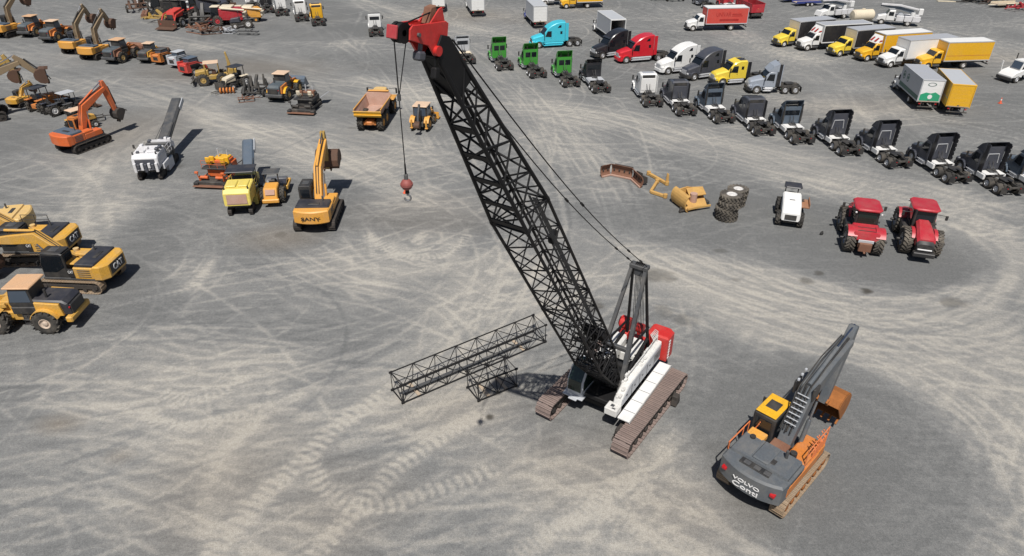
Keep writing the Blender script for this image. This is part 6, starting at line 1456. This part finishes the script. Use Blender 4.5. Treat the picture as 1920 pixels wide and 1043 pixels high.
def push_frame(label, pts, name='push_arm'):
    w = [Vector((*G(*p), 0)) for p in pts]
    t = T(name, label, 'push arm', (w[0].x, w[0].y), 0)
    for a, b_ in zip(w[:-1], w[1:]):
        d = b_ - a; M = Matrix.Translation(a - w[0]) @ Matrix.Rotation(math.atan2(d.y, d.x), 4, 'Z')
        P(t, 'beam', B().box(0, d.length, -.13, .13, .0, .28, .04, M), 'blade_yellow')
    for q in (w[0], w[-1]): P(t, 'pin_eye', B().cyl(q - w[0] + Vector((0, 0, .02)), q - w[0] + Vector((0, 0, .36)), .2, n=12), 'blade_yellow', True)
    return t
pf1 = push_frame('yellow L-shaped push arm with an upright bracket next to the rusty blade', [(1216, 328), (1250, 347)])
P(pf1, 'bracket', B().prism([(-.15, 0), (.15, 0), (.1, 1.1), (-.1, 1.2)], -.08, .08, .02, Matrix.Translation((*(Vector(G(1250, 347)) - Vector(G(1216, 328))), 0))), 'blade_yellow')
push_frame('yellow bent push arm in front of the L-shaped one', [(1232, 343), (1220, 362), (1247, 371)])
def ripper_blade():
    t = T('scraper_bowl', 'broken yellow scraper bowl with a curved blade beside the tyre stacks', 'scraper part', G(1292, 384), R(20))
    arc = [(-.9 - .45 * math.cos(R(-80 + 160 * k / 8)), .75 + .75 * math.sin(R(-80 + 160 * k / 8))) for k in range(9)]
    P(t, 'curved_blade', B().prism(arc + [(x + .09, z) for x, z in arc[::-1]], -1.3, 1.0, 0), 'blade_yellow')
    P(t, 'side_plate', B().prism([(-1.2, .1), (-1.1, 1.2), (.2, 1.35), (1.6, .9), (1.5, .3)], .85, .95, .02), 'blade_yellow')
    P(t, 'floor_plate', B().plate([(-1.0, -1.2, .15), (1.2, -.9, .2), (1.7, .8, .75), (-.6, .9, .7)], .08), 'blade_yellow')
    P(t, 'top_plate', B().plate([(-.2, -.2, .9), (1.4, -.3, .95), (1.8, .9, 1.1), (.1, 1.0, 1.25)], .07), 'blade_yellow')
    P(t, 'hub', B().cyl((.2, -.2, .3), (.2, -.2, 1.15), .32, n=16), 'dump_bed', True)
    P(t, 'draw_bar', B().prism(ribbon([(-1.0, .3), (-.2, .35), (1.3, .3)], [.18, .22, .16]), -1.35, -1.2, .02), 'blade_yellow')
    P(t, 'tongue', B().box(-1.7, -1.0, -1.2, -1.0, .1, .25, .03).cyl((-1.6, -1.1, 0), (-1.6, -1.1, .5), .1, n=10), 'track_dark')
    P(t, 'shoe', B().box(1.3, 1.7, -.6, .2, .0, .35, .05), 'chassis')
    return t
ripper_blade()
tl = G(1361, 409)
for k, (dx, dy) in enumerate(((0, 0), (-.06, .03), (.10, -.02), (.16, .05))):
    flat_tyre(['bottom tyre of the taller stack beside the scraper bowl', 'second tyre from the ground in the taller stack', 'third tyre from the ground in the taller stack'][k] if k < 3 else 'lugged tractor tyre with pale rim on top of the taller stack', (tl[0] + dx, tl[1] + dy), k * .57, .88, .56, k * .4, 'stacked tractor tyres')
tl = G(1376, 397)
for k in range(3):
    flat_tyre(['bottom tyre of the shorter stack', 'middle tyre of the shorter stack'][k] if k < 2 else 'lugged tractor tyre with pale rim on top of the shorter stack', (tl[0] + .45 + .05 * k, tl[1] + 1.5), k * .52, .84, .51, k * .5, 'stacked tractor tyres')
# white utility tractor, red tractors
def white_tractor():
    t = T('utility_tractor', 'white utility tractor with black canopy and brown side box', 'tractor', G(1477, 410), R(-108))
    for sd in (1, -1): wheel(t, 1.15, sd * .86, .56, .46, sd, .28, 'dark_grey', 12); wheel(t, -1.1, sd * .86, .66, .46, sd, .32, 'dark_grey', 12)
    P(t, 'chassis', B().box(-1.7, 1.7, -.5, .5, .4, .9, .05), 'chassis')
    P(t, 'bonnet', B().prism([(-.9, .9), (-.9, 2.05), (.9, 1.85), (1.85, 1.35), (1.95, .72)], -.74, .74, .1), 'white', True)
    P(t, 'grille', B().add([(1.985, -.46, .82), (1.985, .46, .82), (1.925, .46, 1.24), (1.925, -.46, 1.24)], [(0, 1, 2, 3)]), 'black')
    P(t, 'hood_print', B().box(.3, .42, -.22, .22, 1.925, 1.932, .001, Matrix.Rotation(R(0), 4, 'Y')), 'dark_grey')
    P(t, 'canopy', B().prism([(-2.0, -.66), (-2.0, .66), (-.95, .74), (-.8, .55), (-.8, -.55), (-.95, -.74)], 2.42, 2.54, .05, plane='xy'), 'black_hood')
    P(t, 'canopy_post', B().box(-1.9, -1.82, -.55, -.47, .9, 2.42, .01).box(-1.9, -1.82, .47, .55, .9, 2.42, .01).box(-1.88, -1.84, -.5, .5, 2.3, 2.42, .01), 'black')
    P(t, 'seat', B().box(-1.5, -1.05, -.3, .3, .95, 1.35, .05).box(-1.6, -1.45, -.3, .3, 1.3, 1.85, .05), 'black')
    P(t, 'side_box', B().box(-1.5, .1, .8, 1.45, 1.15, 1.3, .03).box(-1.5, .1, 1.43, 1.49, 1.15, 1.55, .01), 'brown_seat')
    P(t, 'rear_body', B().box(-2.0, -.7, -.72, .72, .7, 1.15, .06), 'white')
    return t
white_tractor()
ag_tractor('red articulated tractor turned with its rusty hitch and chevron tyres to the white tractor side', (1607, 450), R(74), 'case_red', 1.0)
ag_tractor('red articulated tractor with long red bonnet and black nose', (1712, 453), R(-108), 'case_red', 1.0)
# ---------------------------------------------------------------- farm machines at the far edge
compact_tractor('red farm tractor with front loader among the farm machines', (342, 46), R(-100), 'skid_red', 2.0, roof='black', attach='bucket', name='farm_tractor')
def combine(label, at, rot, c1, c2, s=1.0, name='combine_harvester'):
    t = T(name, label, 'harvester', G(*at), rot)
    S = lambda *a: [k * s for k in a]
    for sd in (1, -1): wheel(t, 1.3 * s, sd * 1.2 * s, .85 * s, .6 * s, sd, .42 * s, c1, 14); wheel(t, -1.9 * s, sd * 1.0 * s, .5 * s, .4 * s, sd, .25 * s, c1, 10)
    P(t, 'body', B().prism([tuple(S(*p)) for p in ((-3.0, .9), (-3.0, 2.2), (-2.2, 2.8), (.9, 2.8), (1.0, .9))], -1.2 * s, 1.2 * s, .1), c1, True)
    P(t, 'grain_tank', B().box(*S(-1.4, .7, -1.15, 1.15, 2.75, 3.15), .08), c2)
    P(t, 'cab', B().prism([tuple(S(*p)) for p in ((1.0, 1.5), (1.0, 3.0), (2.2, 3.0), (2.5, 1.7), (2.3, 1.5))], -.8 * s, .8 * s, .06), 'glass', True)
    P(t, 'cab_roof', B().box(*S(.95, 2.4, -.9, .9, 3.0, 3.15), .05), c2)
    P(t, 'unloading_auger', B().cyl(tuple(S(.4, 1.2, 2.9)), tuple(S(-3.6, 1.4, 2.6)), .17 * s, n=10), c2, True)
    P(t, 'feeder_house', B().prism([tuple(S(*p)) for p in ((2.0, 1.4), (3.2, .7), (3.2, .3), (1.6, .7))], -.5 * s, .5 * s, .05), c1)
    P(t, 'header', B().box(*S(3.2, 3.6, -1.9, 1.9, .2, .9), .05).cyl(tuple(S(3.9, -1.85, .6)), tuple(S(3.9, 1.85, .6)), .3 * s, n=8), 'rust_brown')
    P(t, 'side_door', B().box(*S(-2.2, .4, 1.19, 1.23, 1.3, 2.4), .02), c1)
    P(t, 'rear_hood', B().box(*S(-3.4, -2.9, -1.0, 1.0, 1.2, 2.1), .08), c2)
    return t
combine('red harvester with pale roof panels among the farm machines', (428, 46), R(185), 'case_red', 'cream', 1.0)
combine('cream and yellow harvester behind the small red tractor', (466, 40), R(185), 'sany_yellow', 'cream', .85)
combine('dark sprayer with white lettering on its tank', (392, 32), R(165), 'truck_grey', 'black', 1.2, 'crop_sprayer')
combine('black and white forage machine with its feed housing down', (318, 30), R(200), 'black', 'white', 1.1, 'forage_harvester')
compact_tractor('small dark tractor with red wheels in front of the cream harvester', (455, 52), R(200), 'truck_grey', 1.25, roof=None, attach=None, name='farm_tractor')
implement('long grey hay rake in front of the small dark tractor', (466, 65), R(175), .9, 'dark_grey', 11, 5, 'hay_rake', .8, 'rake', False, 2.0, .5)
implement('pale folding mower with curved guards beside the hay rake', (425, 62), R(170), .95, 'light_grey', 12, 6, 'mower', .9, 'mower', False, 1.6, .7)
implement('rusty brown plough lying beside the red farm tractor', (375, 60), R(150), 1.2, 'rust_brown', 13, 10, 'plough', 1.2, 'plough', False)
implement('olive green cultivator with a yellow base beside the red farm tractor', (306, 42), R(170), 1.5, 'mustard', 14, 7, 'cultivator', 1.4, 'cultivator', True)
implement('brown disc implement standing apart behind the raised-boom excavators', (258, 20), R(120), 1.5, 'bucket_brown', 15, 6, 'disc_harrow', 1.6, 'harrow', True)
for k, at in enumerate(((362, 16), (418, 16), (285, 12))):
    compact_tractor(('black tractor half hidden behind the dark sprayer', 'dark tyred tractor beyond the red harvester', 'red and black tractor at the back of the farm machines')[k], at, R(-90 + 30 * k), ('chassis', 'black', 'case_red')[k], 2.2, roof='black', attach='bucket', name='farm_tractor')
# ---------------------------------------------------------------- small things
def cone(label, at):
    t = T('traffic_cone', label, 'traffic cone', G(*at), .3)
    P(t, 'base', B().box(-.2, .2, -.2, .2, 0, .04, .01), 'cone_orange'); P(t, 'body', B().cyl((0, 0, .04), (0, 0, .72), .15, .03, n=14), 'cone_orange', True)
    P(t, 'band', B().cyl((0, 0, .4), (0, 0, .52), .095, .073, n=14), 'print_white', True)
cone('orange traffic cone standing near the yellow box truck rear', (1875, 194))
cone('orange traffic cone standing alone between the dump truck and the crane', (760, 362))
for at, c, l in (((1540, 440), 'black', 'black bracket lying on the gravel beside the red tractor'), ((1763, 455), 'blue', 'small blue jug lying beside the red-bonneted tractor')):
    o = T('loose_part', l, 'loose part', G(*at), .5)
    P(o, 'body', B().box(-.14, .14, -.09, .09, 0, .2, .03), c); P(o, 'handle', B().tube([(-.1, 0, .18), (-.1, 0, .3), (.1, 0, .3), (.1, 0, .18)], .025), c)

implement('tall black loader mast standing between the red farm tractor and the red harvester', (385, 46), R(100), 1.7, 'black', 51, 9, 'loader_mast', 2.0, 'implement', True)
implement('brown bucket frame lying in front of the tall black mast', (398, 62), R(20), 1.1, 'bucket_brown', 52, 7, 'ground_ripper', 1.0, 'implement', False)
implement('black seed drill with white panels behind the red farm tractor', (352, 26), R(20), 1.8, 'truck_grey', 53, 10, 'seed_drill', 1.6, 'seed drill', True)
# ================================================================ TRUCKS
dg = 'dark grey tractor units in the diagonal row'
for n_, (pf, pr) in zip(('first', 'second', 'third', 'last'), (((1524.5, 256), (1570, 291)), ((1608.3, 277), (1658.6, 313)), ((1706.7, 302), (1766.9, 341.6)), ((1796.4, 319.7), (1863, 363.4)))):
    tractor_truck('dark grey day-cab tractor, ' + n_ + ' of four from the white tractor in the row', pf, pr, 'truck_grey', 'day', 5.4, 'white', 'side', 'alu', dg, stack=False, windows=1)
sl = 'slate blue tractor units in the diagonal row'
for n_, (pf, pr) in zip(('between two charcoal units', 'beside the first dark grey unit', 'beyond the last dark grey unit'), (((1303.6, 201), (1339, 231.5)), ((1444.7, 235.7), (1482, 269)), ((1876, 327), (1946, 372)))):
    tractor_truck('slate blue day-cab tractor unit with rounded roof fairing, ' + n_, pf, pr, 'slate', 'day', 5.6, 'white', 'open', 'alu', sl, stack='black', windows=1, fairtop=3.6)
gy = 'charcoal tractor units with sleeper windows'
for n_, (pf, pr) in zip(('beside the white one', 'between two slate blue units'), (((1240, 186.6), (1267, 216)), ((1374.7, 220), (1409, 251.4)))):
    tractor_truck('charcoal short-sleeper tractor unit with white deck, ' + n_, pf, pr, 'truck_grey', 'mid', 6.2, 'white', 'open', 'alu', gy, stack=False, visor=True)
tractor_truck('white short-sleeper tractor unit with grey roof panel in the diagonal row', (1186, 172), (1205.4, 199), 'white', 'mid', 6.2, None, 'open', 'alu', stack=False, visor=True)
gr = 'green tractor units parked side by side'
for n_, (pf, pr) in zip(('farthest of three from the black unit', 'middle of three', 'next to the black unit'), (((915, 110), (934, 135)), ((971.7, 123.5), (995, 148.5)), ((1032.6, 136.8), (1057.7, 166.8)))):
    tractor_truck('bright green day-cab tractor unit, ' + n_, pf, pr, 'truck_green', 'day', 5.9, None, 'open', 'alu', gr, stack=False)
tractor_truck('black day-cab tractor unit with pale rear window and white deck beside the green ones', (1085, 146.8), (1114, 178), 'truck_black', 'day', 5.9, 'light_grey', 'open', 'alu', stack=False, windows=1, fairtop=3.3)
tractor_truck('bright cyan sleeper tractor unit with high roof', (1011, 91.4), (1082.7, 87), 'truck_cyan', 'sleeper', 6.3, None, 'open', 'alu', stack=False, trim='body')
tractor_truck('glossy black sleeper tractor unit beside the red one', (1130, 111), None, 'truck_black', 'sleeper', 6.4, None, 'open', 'alu', stack=False, hd=R(205), side='l')
tractor_truck('bright red sleeper tractor unit with chrome steps', (1174, 119.7), None, 'truck_red', 'sleeper', 6.4, None, 'open', 'alu', stack=False, hd=R(196), side='l')
tractor_truck('white high-roof sleeper tractor unit beside the dark grey sleeper', (1252.4, 140.6), None, 'white', 'sleeper', 6.4, None, 'open', 'alu', stack=False, hd=R(200), side='l')
tractor_truck('dark grey high-roof sleeper tractor unit next to the yellow one', (1301.5, 152), None, 'truck_grey', 'sleeper', 6.2, None, 'open', 'alu', stack=False, hd=R(203), side='l')
tractor_truck('yellow mid-roof sleeper tractor unit with chrome side tanks', (1353.8, 162), None, 'truck_lemon', 'mid', 6.0, None, 'open', 'alu', stack=False, hd=R(192), side='l')
tractor_truck('silver blue day-cab tractor unit with tall wedge roof fairing', (1421, 176.5), (1486.5, 177), 'silver', 'day', 4.9, None, 'side', 'alu', stack='black')
tractor_truck('white tractor unit with a single rear window standing alone behind the dump truck', (691, 52), (693, 72), 'white', 'day', 5.4, None, None, 'alu', stack=False, windows=1)
tractor_truck('pale grey day-cab tractor unit with muddy deck beside the green tractor units', (846, 98), (866, 126), 'light_grey', 'day', 5.6, 'cream', 'open', 'alu', stack='alu', windows=1, fairtop=3.2)
def yard_tractor():
    t = T('yard_tractor', 'white yard tractor with short nose and upright exhaust beside the cone', 'truck', G(1893, 152), R(197))
    for sd in (1, -1): wheel(t, .2, sd * .95, .5, .32, sd, rim='alu'); wheel(t, -2.8, sd * .9, .5, .56, sd, rim='alu')
    P(t, 'chassis', B().box(1.2, -3.6, -.45, .45, .6, .95, .04), 'chassis')
    P(t, 'bumper', B().box(1.1, 1.4, -1.15, 1.15, .35, .75, .05), 'black')
    P(t, 'nose', B().prism([(-.5, .7), (-.5, 1.7), (.8, 1.35), (1.25, .9), (1.25, .7)], -1.1, 1.1, .08), 'white', True)
    P(t, 'cab', B().prism([(.2, .9), (-.05, 1.75), (-.35, 2.75), (-1.7, 2.75), (-1.7, .9)], -.7, .95, .08), 'white', True)
    P(t, 'windscreen', B().add([(.03, -.58, 1.75), (.03, .83, 1.75), (-.26, .83, 2.62), (-.26, -.58, 2.62)], [(0, 1, 2, 3)]), 'glass_blue')
    for y0, y1 in ((.94, .97), (-.72, -.69)): P(t, 'side_window', B().prism([(-.2, 1.75), (-.42, 2.55), (-1.2, 2.55), (-1.2, 1.75)], y0, y1, .003), 'glass')
    P(t, 'exhaust_stack', B().cyl((-1.0, -.95, .9), (-1.0, -.95, 3.4), .07, n=8), 'black', True)
    P(t, 'mirror', B().tube([(.9, -1.05, 1.2), (.9, -1.2, 2.4)], .04).box(.85, .95, -1.3, -1.1, 1.9, 2.5, .02), 'white')
    P(t, 'fifth_wheel', B().box(-3.2, -2.2, -.45, .45, 1.0, 1.15, .04), 'black')
    return t
yard_tractor()
# far trucks seen from behind
for k, (pr, col, lab, kind) in enumerate((((466, 24), 'white', 'white-backed tractor unit at the far end of the white truck row', 'day'), ((493, 30), 'truck_black', 'black tractor unit between two white trucks', 'day'), ((519, 35), 'white', 'white tractor unit with twin rear windows', 'mid'), ((556, 45), 'white', 'white tractor unit with white mud flaps beside the yellow one', 'mid'), ((587, 53), 'truck_yellow', 'amber yellow tractor unit with dark roof panel', 'mid'))):
    tractor_truck(lab, (pr[0] - 6, pr[1] - 20), pr, col, kind, 5.8, None, 'open', 'alu', stack=False, visor=True, windows=2)
# box trucks
t, x0, x1 = box_truck('white-cab box truck with a faded red box', (1298, 59), (1370, 57.6), 'white', 'box_red', 'white', 7.2, 6.6, rail='light_grey')
P(t, 'side_print', B().box(x1 + 1.6, x0 - 2.3, 1.25, 1.256, 1.6, 1.95, .001), 'print_red')
text(t, 'lettering', 'UNIVAR', 'print_red', .95, letM(((x0 + x1) / 2 - .9 + 1.6, 1.256, 2.65), (-1, 0, 0), (0, 0, 1)), .003, 2.6)
P(t, 'faded_print', B().box((x0 + x1) / 2 - 2.6, (x0 + x1) / 2 - .8, 1.25, 1.256, 2.35, 2.5, .001).box((x0 + x1) / 2 - 2.4, (x0 + x1) / 2 - .8, 1.25, 1.256, 2.62, 2.8, .001), 'print_red')
HD = R(196)
box_truck('yellow-cab box truck with cream box and dark side beside the black-sided truck', (1469.4, 89), None, 'truck_lemon', 'cream', 'roof_grey', 6.8, 6.0, hd=R(199), sidecol='print_black')
box_truck('white-cab box truck with long black box and red-marked deflector', (1513, 96), None, 'white', 'print_black', 'roof_grey', 8.2, 6.8, hd=R(192), rail='white', defl=True)
box_truck('yellow-cab box truck with cream box and grey roof between black and amber boxes', (1573.3, 107), None, 'truck_lemon', 'cream', 'roof_grey', 6.8, 6.0, hd=R(196), sidecol='print_black')
box_truck('amber box truck with white roof and red-marked deflector', (1624.7, 116), None, 'truck_yellow', 'truck_yellow', 'white', 8.0, 6.6, hd=R(194), defl=True)
box_truck('all white box truck with grey roof between two amber ones', (1668.4, 128), None, 'white', 'white', 'roof_grey', 8.2, 6.6, hd=R(194))
t, x0, x1 = box_truck('amber box truck with orange side stripe at the end of the box truck row', (1737, 131), (1804, 129), 'truck_yellow', 'truck_yellow', 'white', 6.9, 5.4)
P(t, 'side_stripe', B().box(x1 + .2, x0 - .2, 1.25, 1.256, 1.85, 1.92, .001), 'machine_orange')
t, x0, x1 = box_truck('white and green printed box truck turned with its rear door to the yard', (1672.8, 166), (1702, 194), 'white', 'light_grey', 'roof_grey', 6.9, 5.9, rearcol='print_white', rail='light_grey')
P(t, 'side_band', B().box(x1 + .1, x0 - .1, 1.25, 1.257, 1.26, 1.75, .001), 'dark_green')
P(t, 'rear_print', B().prism([(-1.1, 1.28), (1.1, 1.28), (1.1, 2.0), (.5, 2.25), (0, 2.15), (-.5, 2.3), (-1.1, 1.95)], x1 - .02, x1 - .012, 0, plane='yz'), 'green_print')
P(t, 'rear_emblem', B().lathe([(.30, -.004), (.36, -.004), (.36, .004), (.30, .004)], 24, Matrix.Translation((x1 - .02, .1, 3.2)) @ Matrix.Rotation(R(90), 4, 'Z') @ Matrix.Diagonal((1.3, 1, .6, 1))), 'dark_green')
P(t, 'rear_emblem', B().cyl((x1 - .03, 0, 1.75), (x1 - .015, 0, 1.75), .26, n=18), 'print_white')
for xx in (x0 - 1.0, x0 - 2.4): P(t, 'side_emblem', B().lathe([(.36, -.004), (.5, -.004), (.5, .004), (.36, .004)], 24, Matrix.Translation((xx, 1.256, 2.7)) @ Matrix.Diagonal((.8, 1, 1, 1))).box(xx - .2, xx + .2, 1.252, 1.258, 2.55, 2.85, .001), 'dark_green')
t, x0, x1 = box_truck('amber box truck with grey roof parked beside the green printed one', (1736, 173), (1761, 205), 'truck_yellow', 'truck_yellow', 'light_grey', 6.9, 5.9, rail='truck_yellow')
P(t, 'side_rail', B().box(x1 + .1, x0 - .1, 1.25, 1.275, 2.0, 2.06, .005), 'light_grey')
box_truck('white box truck second nearest to the blue-cab box truck', (811, 8), (812, 19), 'white', 'white', 'light_grey', 6.5, 5.6, side='l')
box_truck('white box truck closest to the blue-cab box truck', (872, 12), (884, 30), 'white', 'white', 'light_grey', 6.8, 5.6)
box_truck('blue-cab box truck with pale grey box and white roll door', (981, 33), (998, 51), 'blue', 'light_grey', 'light_grey', 6.4, 5.6, rearcol='white')
box_truck('white-cab box truck with its rear door open behind the black sleeper', (1109, 56), (1138, 78), 'white', 'light_grey', 'light_grey', 7.2, 6.2, openrear=True, rail='white')
box_truck('short amber box truck parked behind the blue-cab box truck', (1063.5, 17), (1099.4, 15.8), 'truck_yellow', 'truck_yellow', 'white', 5.2, 4.2)
box_truck('low white delivery truck beside the short amber box truck', (1022, 11), None, 'white', 'white', 'white', 4.2, 4.0, hd=R(190), H=3.0)
# dump trailer, red trucks behind the red box truck
def dump_trailer(label, at, rot, m, L=6.5):
    t = T('dump_trailer', label, 'trailer', G(*at), rot)
    P(t, 'frame', B().box(0, L, -.5, .5, .8, 1.1, .04).box(-.1, .1, -1.1, 1.1, .5, .9, .03), 'chassis')
    for x in (.9, 2.2):
        for sd in (1, -1): wheel(t, x, sd * .95, .5, .5, sd, rim='rim_white')
    for sd in (1, -1): P(t, 'side_wall', B().plate([(0, sd * 1.2, 1.1), (L, sd * 1.2, 1.1), (L, sd * 1.28, 2.6), (0, sd * 1.28, 2.6)], .06).box(0, L, sd * 1.24, sd * 1.34, 2.55, 2.68, .02), m)
    P(t, 'tailgate', B().box(-.08, .02, -1.22, 1.22, 1.1, 2.5, .05), m); P(t, 'tailgate_lamp', B().box(-.11, -.07, -.12, .12, 1.7, 1.82, .01), 'cone_orange')
    P(t, 'front_wall', B().box(L - .05, L + .05, -1.2, 1.2, 1.1, 2.7, .03), m); P(t, 'floor', B().box(0, L, -1.18, 1.18, 1.1, 1.18, .01), 'bucket_brown')
    for k in range(5): P(t, 'side_rib', B().box(L * k / 5 + .5, L * k / 5 + .6, 1.25, 1.36, 1.15, 2.55, .02), m)
    return t
dump_trailer('red dump trailer behind the red box truck', (1418, 36), R(100), 'case_red')
tractor_truck('dark red tractor unit with white bonnet trim behind the faded red box', (1345, 12), None, 'case_red', 'day', 5.4, 'white', 'open', 'alu', stack=False, hd=R(100), side='l')
tractor_truck('grey day-cab tractor unit with white wheel beyond the red box truck', (1300, 8), None, 'truck_grey', 'day', 5.4, None, 'open', 'rim_white', stack=False, hd=R(100), side='l')
for k, at in enumerate(((1232, -2), (1262, 0))): implement(('dark trailer frame parked beyond the grey tractor with white wheels', 'black flat trailer next to the dark trailer frame')[k], at, R(100), 1.4, 'chassis', 20 + k, 5, 'flat_trailer', 1.0, 'trailer')
# bucket trucks
def bucket_truck(label, pf, hd, cab, tank):
    t = T('bucket_truck', label, 'utility truck', G(*pf), hd)
    for x in (0, -4.2):
        for sd in (1, -1): wheel(t, x, sd * .9, .48, .3 if x == 0 else .5, sd, rim='rim_white')
    P(t, 'chassis', B().box(.8, -6.2, -.45, .45, .6, .95, .04), 'chassis')
    P(t, 'bonnet', B().prism([(-.6, .7), (-.6, 1.75), (.7, 1.45), (.95, .7)], -.9, .9, .1), cab, True)
    P(t, 'cab', B().prism([(-.6, .75), (-.6, 1.75), (-1.0, 2.4), (-1.9, 2.45), (-1.95, .75)], -1.0, 1.0, .08), cab, True)
    P(t, 'windscreen', B().add([(-.6, -.85, 1.8), (-.6, .85, 1.8), (-.97, .82, 2.36), (-.97, -.82, 2.36)], [(0, 1, 2, 3)], Matrix.Translation((.035, 0, .03))), 'glass')
    for sd in (1, -1):
        P(t, 'side_window', B().box(-1.7, -.9, sd * .99, sd * 1.02, 1.55, 2.2, .01), 'glass')
        for k in range(3): P(t, 'locker', B().box(-2.2 - 1.3 * k, -3.4 - 1.3 * k, sd * .7, sd * 1.15, .75, 1.65, .04), 'mill_white' if tank != 'cream' else 'light_grey')
    P(t, 'deck', B().box(-2.1, -6.2, -.7, .7, .95, 1.1, .02), 'light_grey')
    P(t, 'turret', B().cyl((-4.8, 0, 1.1), (-4.8, 0, 2.2), .4, n=14), cab, True)
    P(t, 'lower_boom', B().prism(ribbon([(-4.8, 2.2), (-2.5, 2.75), (.6, 3.1)], [.5, .45, .35]), -.2, .2, .03), 'slate', True)
    P(t, 'upper_boom', B().prism(ribbon([(.6, 3.3), (-2.5, 3.25), (-5.6, 2.7)], [.3, .3, .26]), .22, .5, .03), 'mill_white', True)
    P(t, 'work_bucket', B().box(-6.2, -5.5, .1, .8, 1.9, 2.9, .06), 'white')
    P(t, 'outrigger', B().box(-3.9, -3.7, -1.3, 1.3, .3, .5, .03), 'black')
    P(t, 'reel', B().cyl((-2.9, -.5, 1.5), (-2.9, .5, 1.5), .5, n=18), tank, True)
    return t
bucket_truck('white bucket truck with slate boom laid over the cab', (1538, 36), R(198), 'white', 'dark_grey')
bucket_truck('white utility truck with equipment deck beyond the box trucks', (1650, 44), R(160), 'white', 'light_grey')
tk_ = T('tank_trailer', 'cream tank trailer between the two utility trucks', 'trailer', G(1612, 48), R(190))
P(tk_, 'tank', B().lathe([(.01, -2.0), (.75, -1.95), (.95, -1.7), (.95, 1.7), (.75, 1.95), (.01, 2.0)], 20, Matrix.Translation((0, 0, 1.75)) @ Matrix.Rotation(R(90), 4, 'Z')), 'cream', True)
P(tk_, 'cradle', B().box(-1.8, 1.8, -.8, .8, .6, .95, .04), 'chassis'); P(tk_, 'hatch', B().cyl((0, 0, 2.6), (0, 0, 2.85), .3, n=12), 'cream')
for x in (-.6, .6):
    for sd in (1, -1): wheel(tk_, x, sd * .9, .42, .26, sd, rim='rim_white')
def flat_trailer(label, at, rot, m, L=5.5, deck='wood'):
    t = T('utility_trailer', label, 'trailer', G(*at), rot)
    P(t, 'frame', B().box(-L / 2, L / 2, -.95, -.85, .5, .65, .02).box(-L / 2, L / 2, .85, .95, .5, .65, .02).box(-L / 2, -L / 2 + .1, -.9, .9, .5, .65, .02), m)
    for k in range(6): P(t, 'deck_plank', B().box(-L / 2 + .1, L / 2 - .05, -.84 + .28 * k, -.58 + .28 * k, .64, .69, .01), deck)
    P(t, 'drawbar', B().prism([(L / 2, -.5), (L / 2, .5), (L / 2 + 1.3, .06), (L / 2 + 1.3, -.06)], .5, .6, .02, plane='xy'), m)
    P(t, 'side_rail', B().box(-L / 2, L / 2, .93, .98, .65, .95, .01).box(-L / 2, L / 2, -.98, -.93, .65, .95, .01), m)
    for x in (-.45, .45):
        for sd in (1, -1): wheel(t, x, sd * 1.1, .36, .22, sd, rim='rim_white')
    P(t, 'fender', B().box(-.95, .95, .98, 1.28, .74, .8, .03).box(-.95, .95, -1.28, -.98, .74, .8, .03), m)
    return t
flat_trailer('blue tandem trailer with white wheels beyond the bucket truck', (1512, 10), R(10), 'blue')
flat_trailer('blue tandem trailer parked on the other side of its white-wheeled twin', (1488, 3), R(10), 'blue')
flat_trailer('cream decked tandem trailer near the dark scrap pile', (1885, 13), R(190), 'cream')
implement('red implement beside the cream decked trailer', (1912, 20), R(190), 1.2, 'case_red', 31, 6, 'farm_implement', 1.3)
for k, at in enumerate(((1815, 1), (1845, 3), (1872, 3))):
    implement(('dark scrap implement heap nearest the pale boards', 'dark harrow between the scrap heap and the cream trailer', 'black tined implement behind the cream trailer')[k], at, R(180 + 20 * k), 1.6, ('chassis', 'track_dark', 'bucket_brown')[k], 40 + k, 12, 'scrap_implement', 1.2, 'implement', False, 2.2, 1.2)
pb_ = T('board_stack', 'pale boards lying beside the dark scrap heap', 'boards', G(1775, 3), R(170))
for k in range(4): P(pb_, 'board', B().box(-1.8, 1.8, -.5 + .25 * k, -.28 + .25 * k, .0, .08 + .02 * k, .01), 'cream')
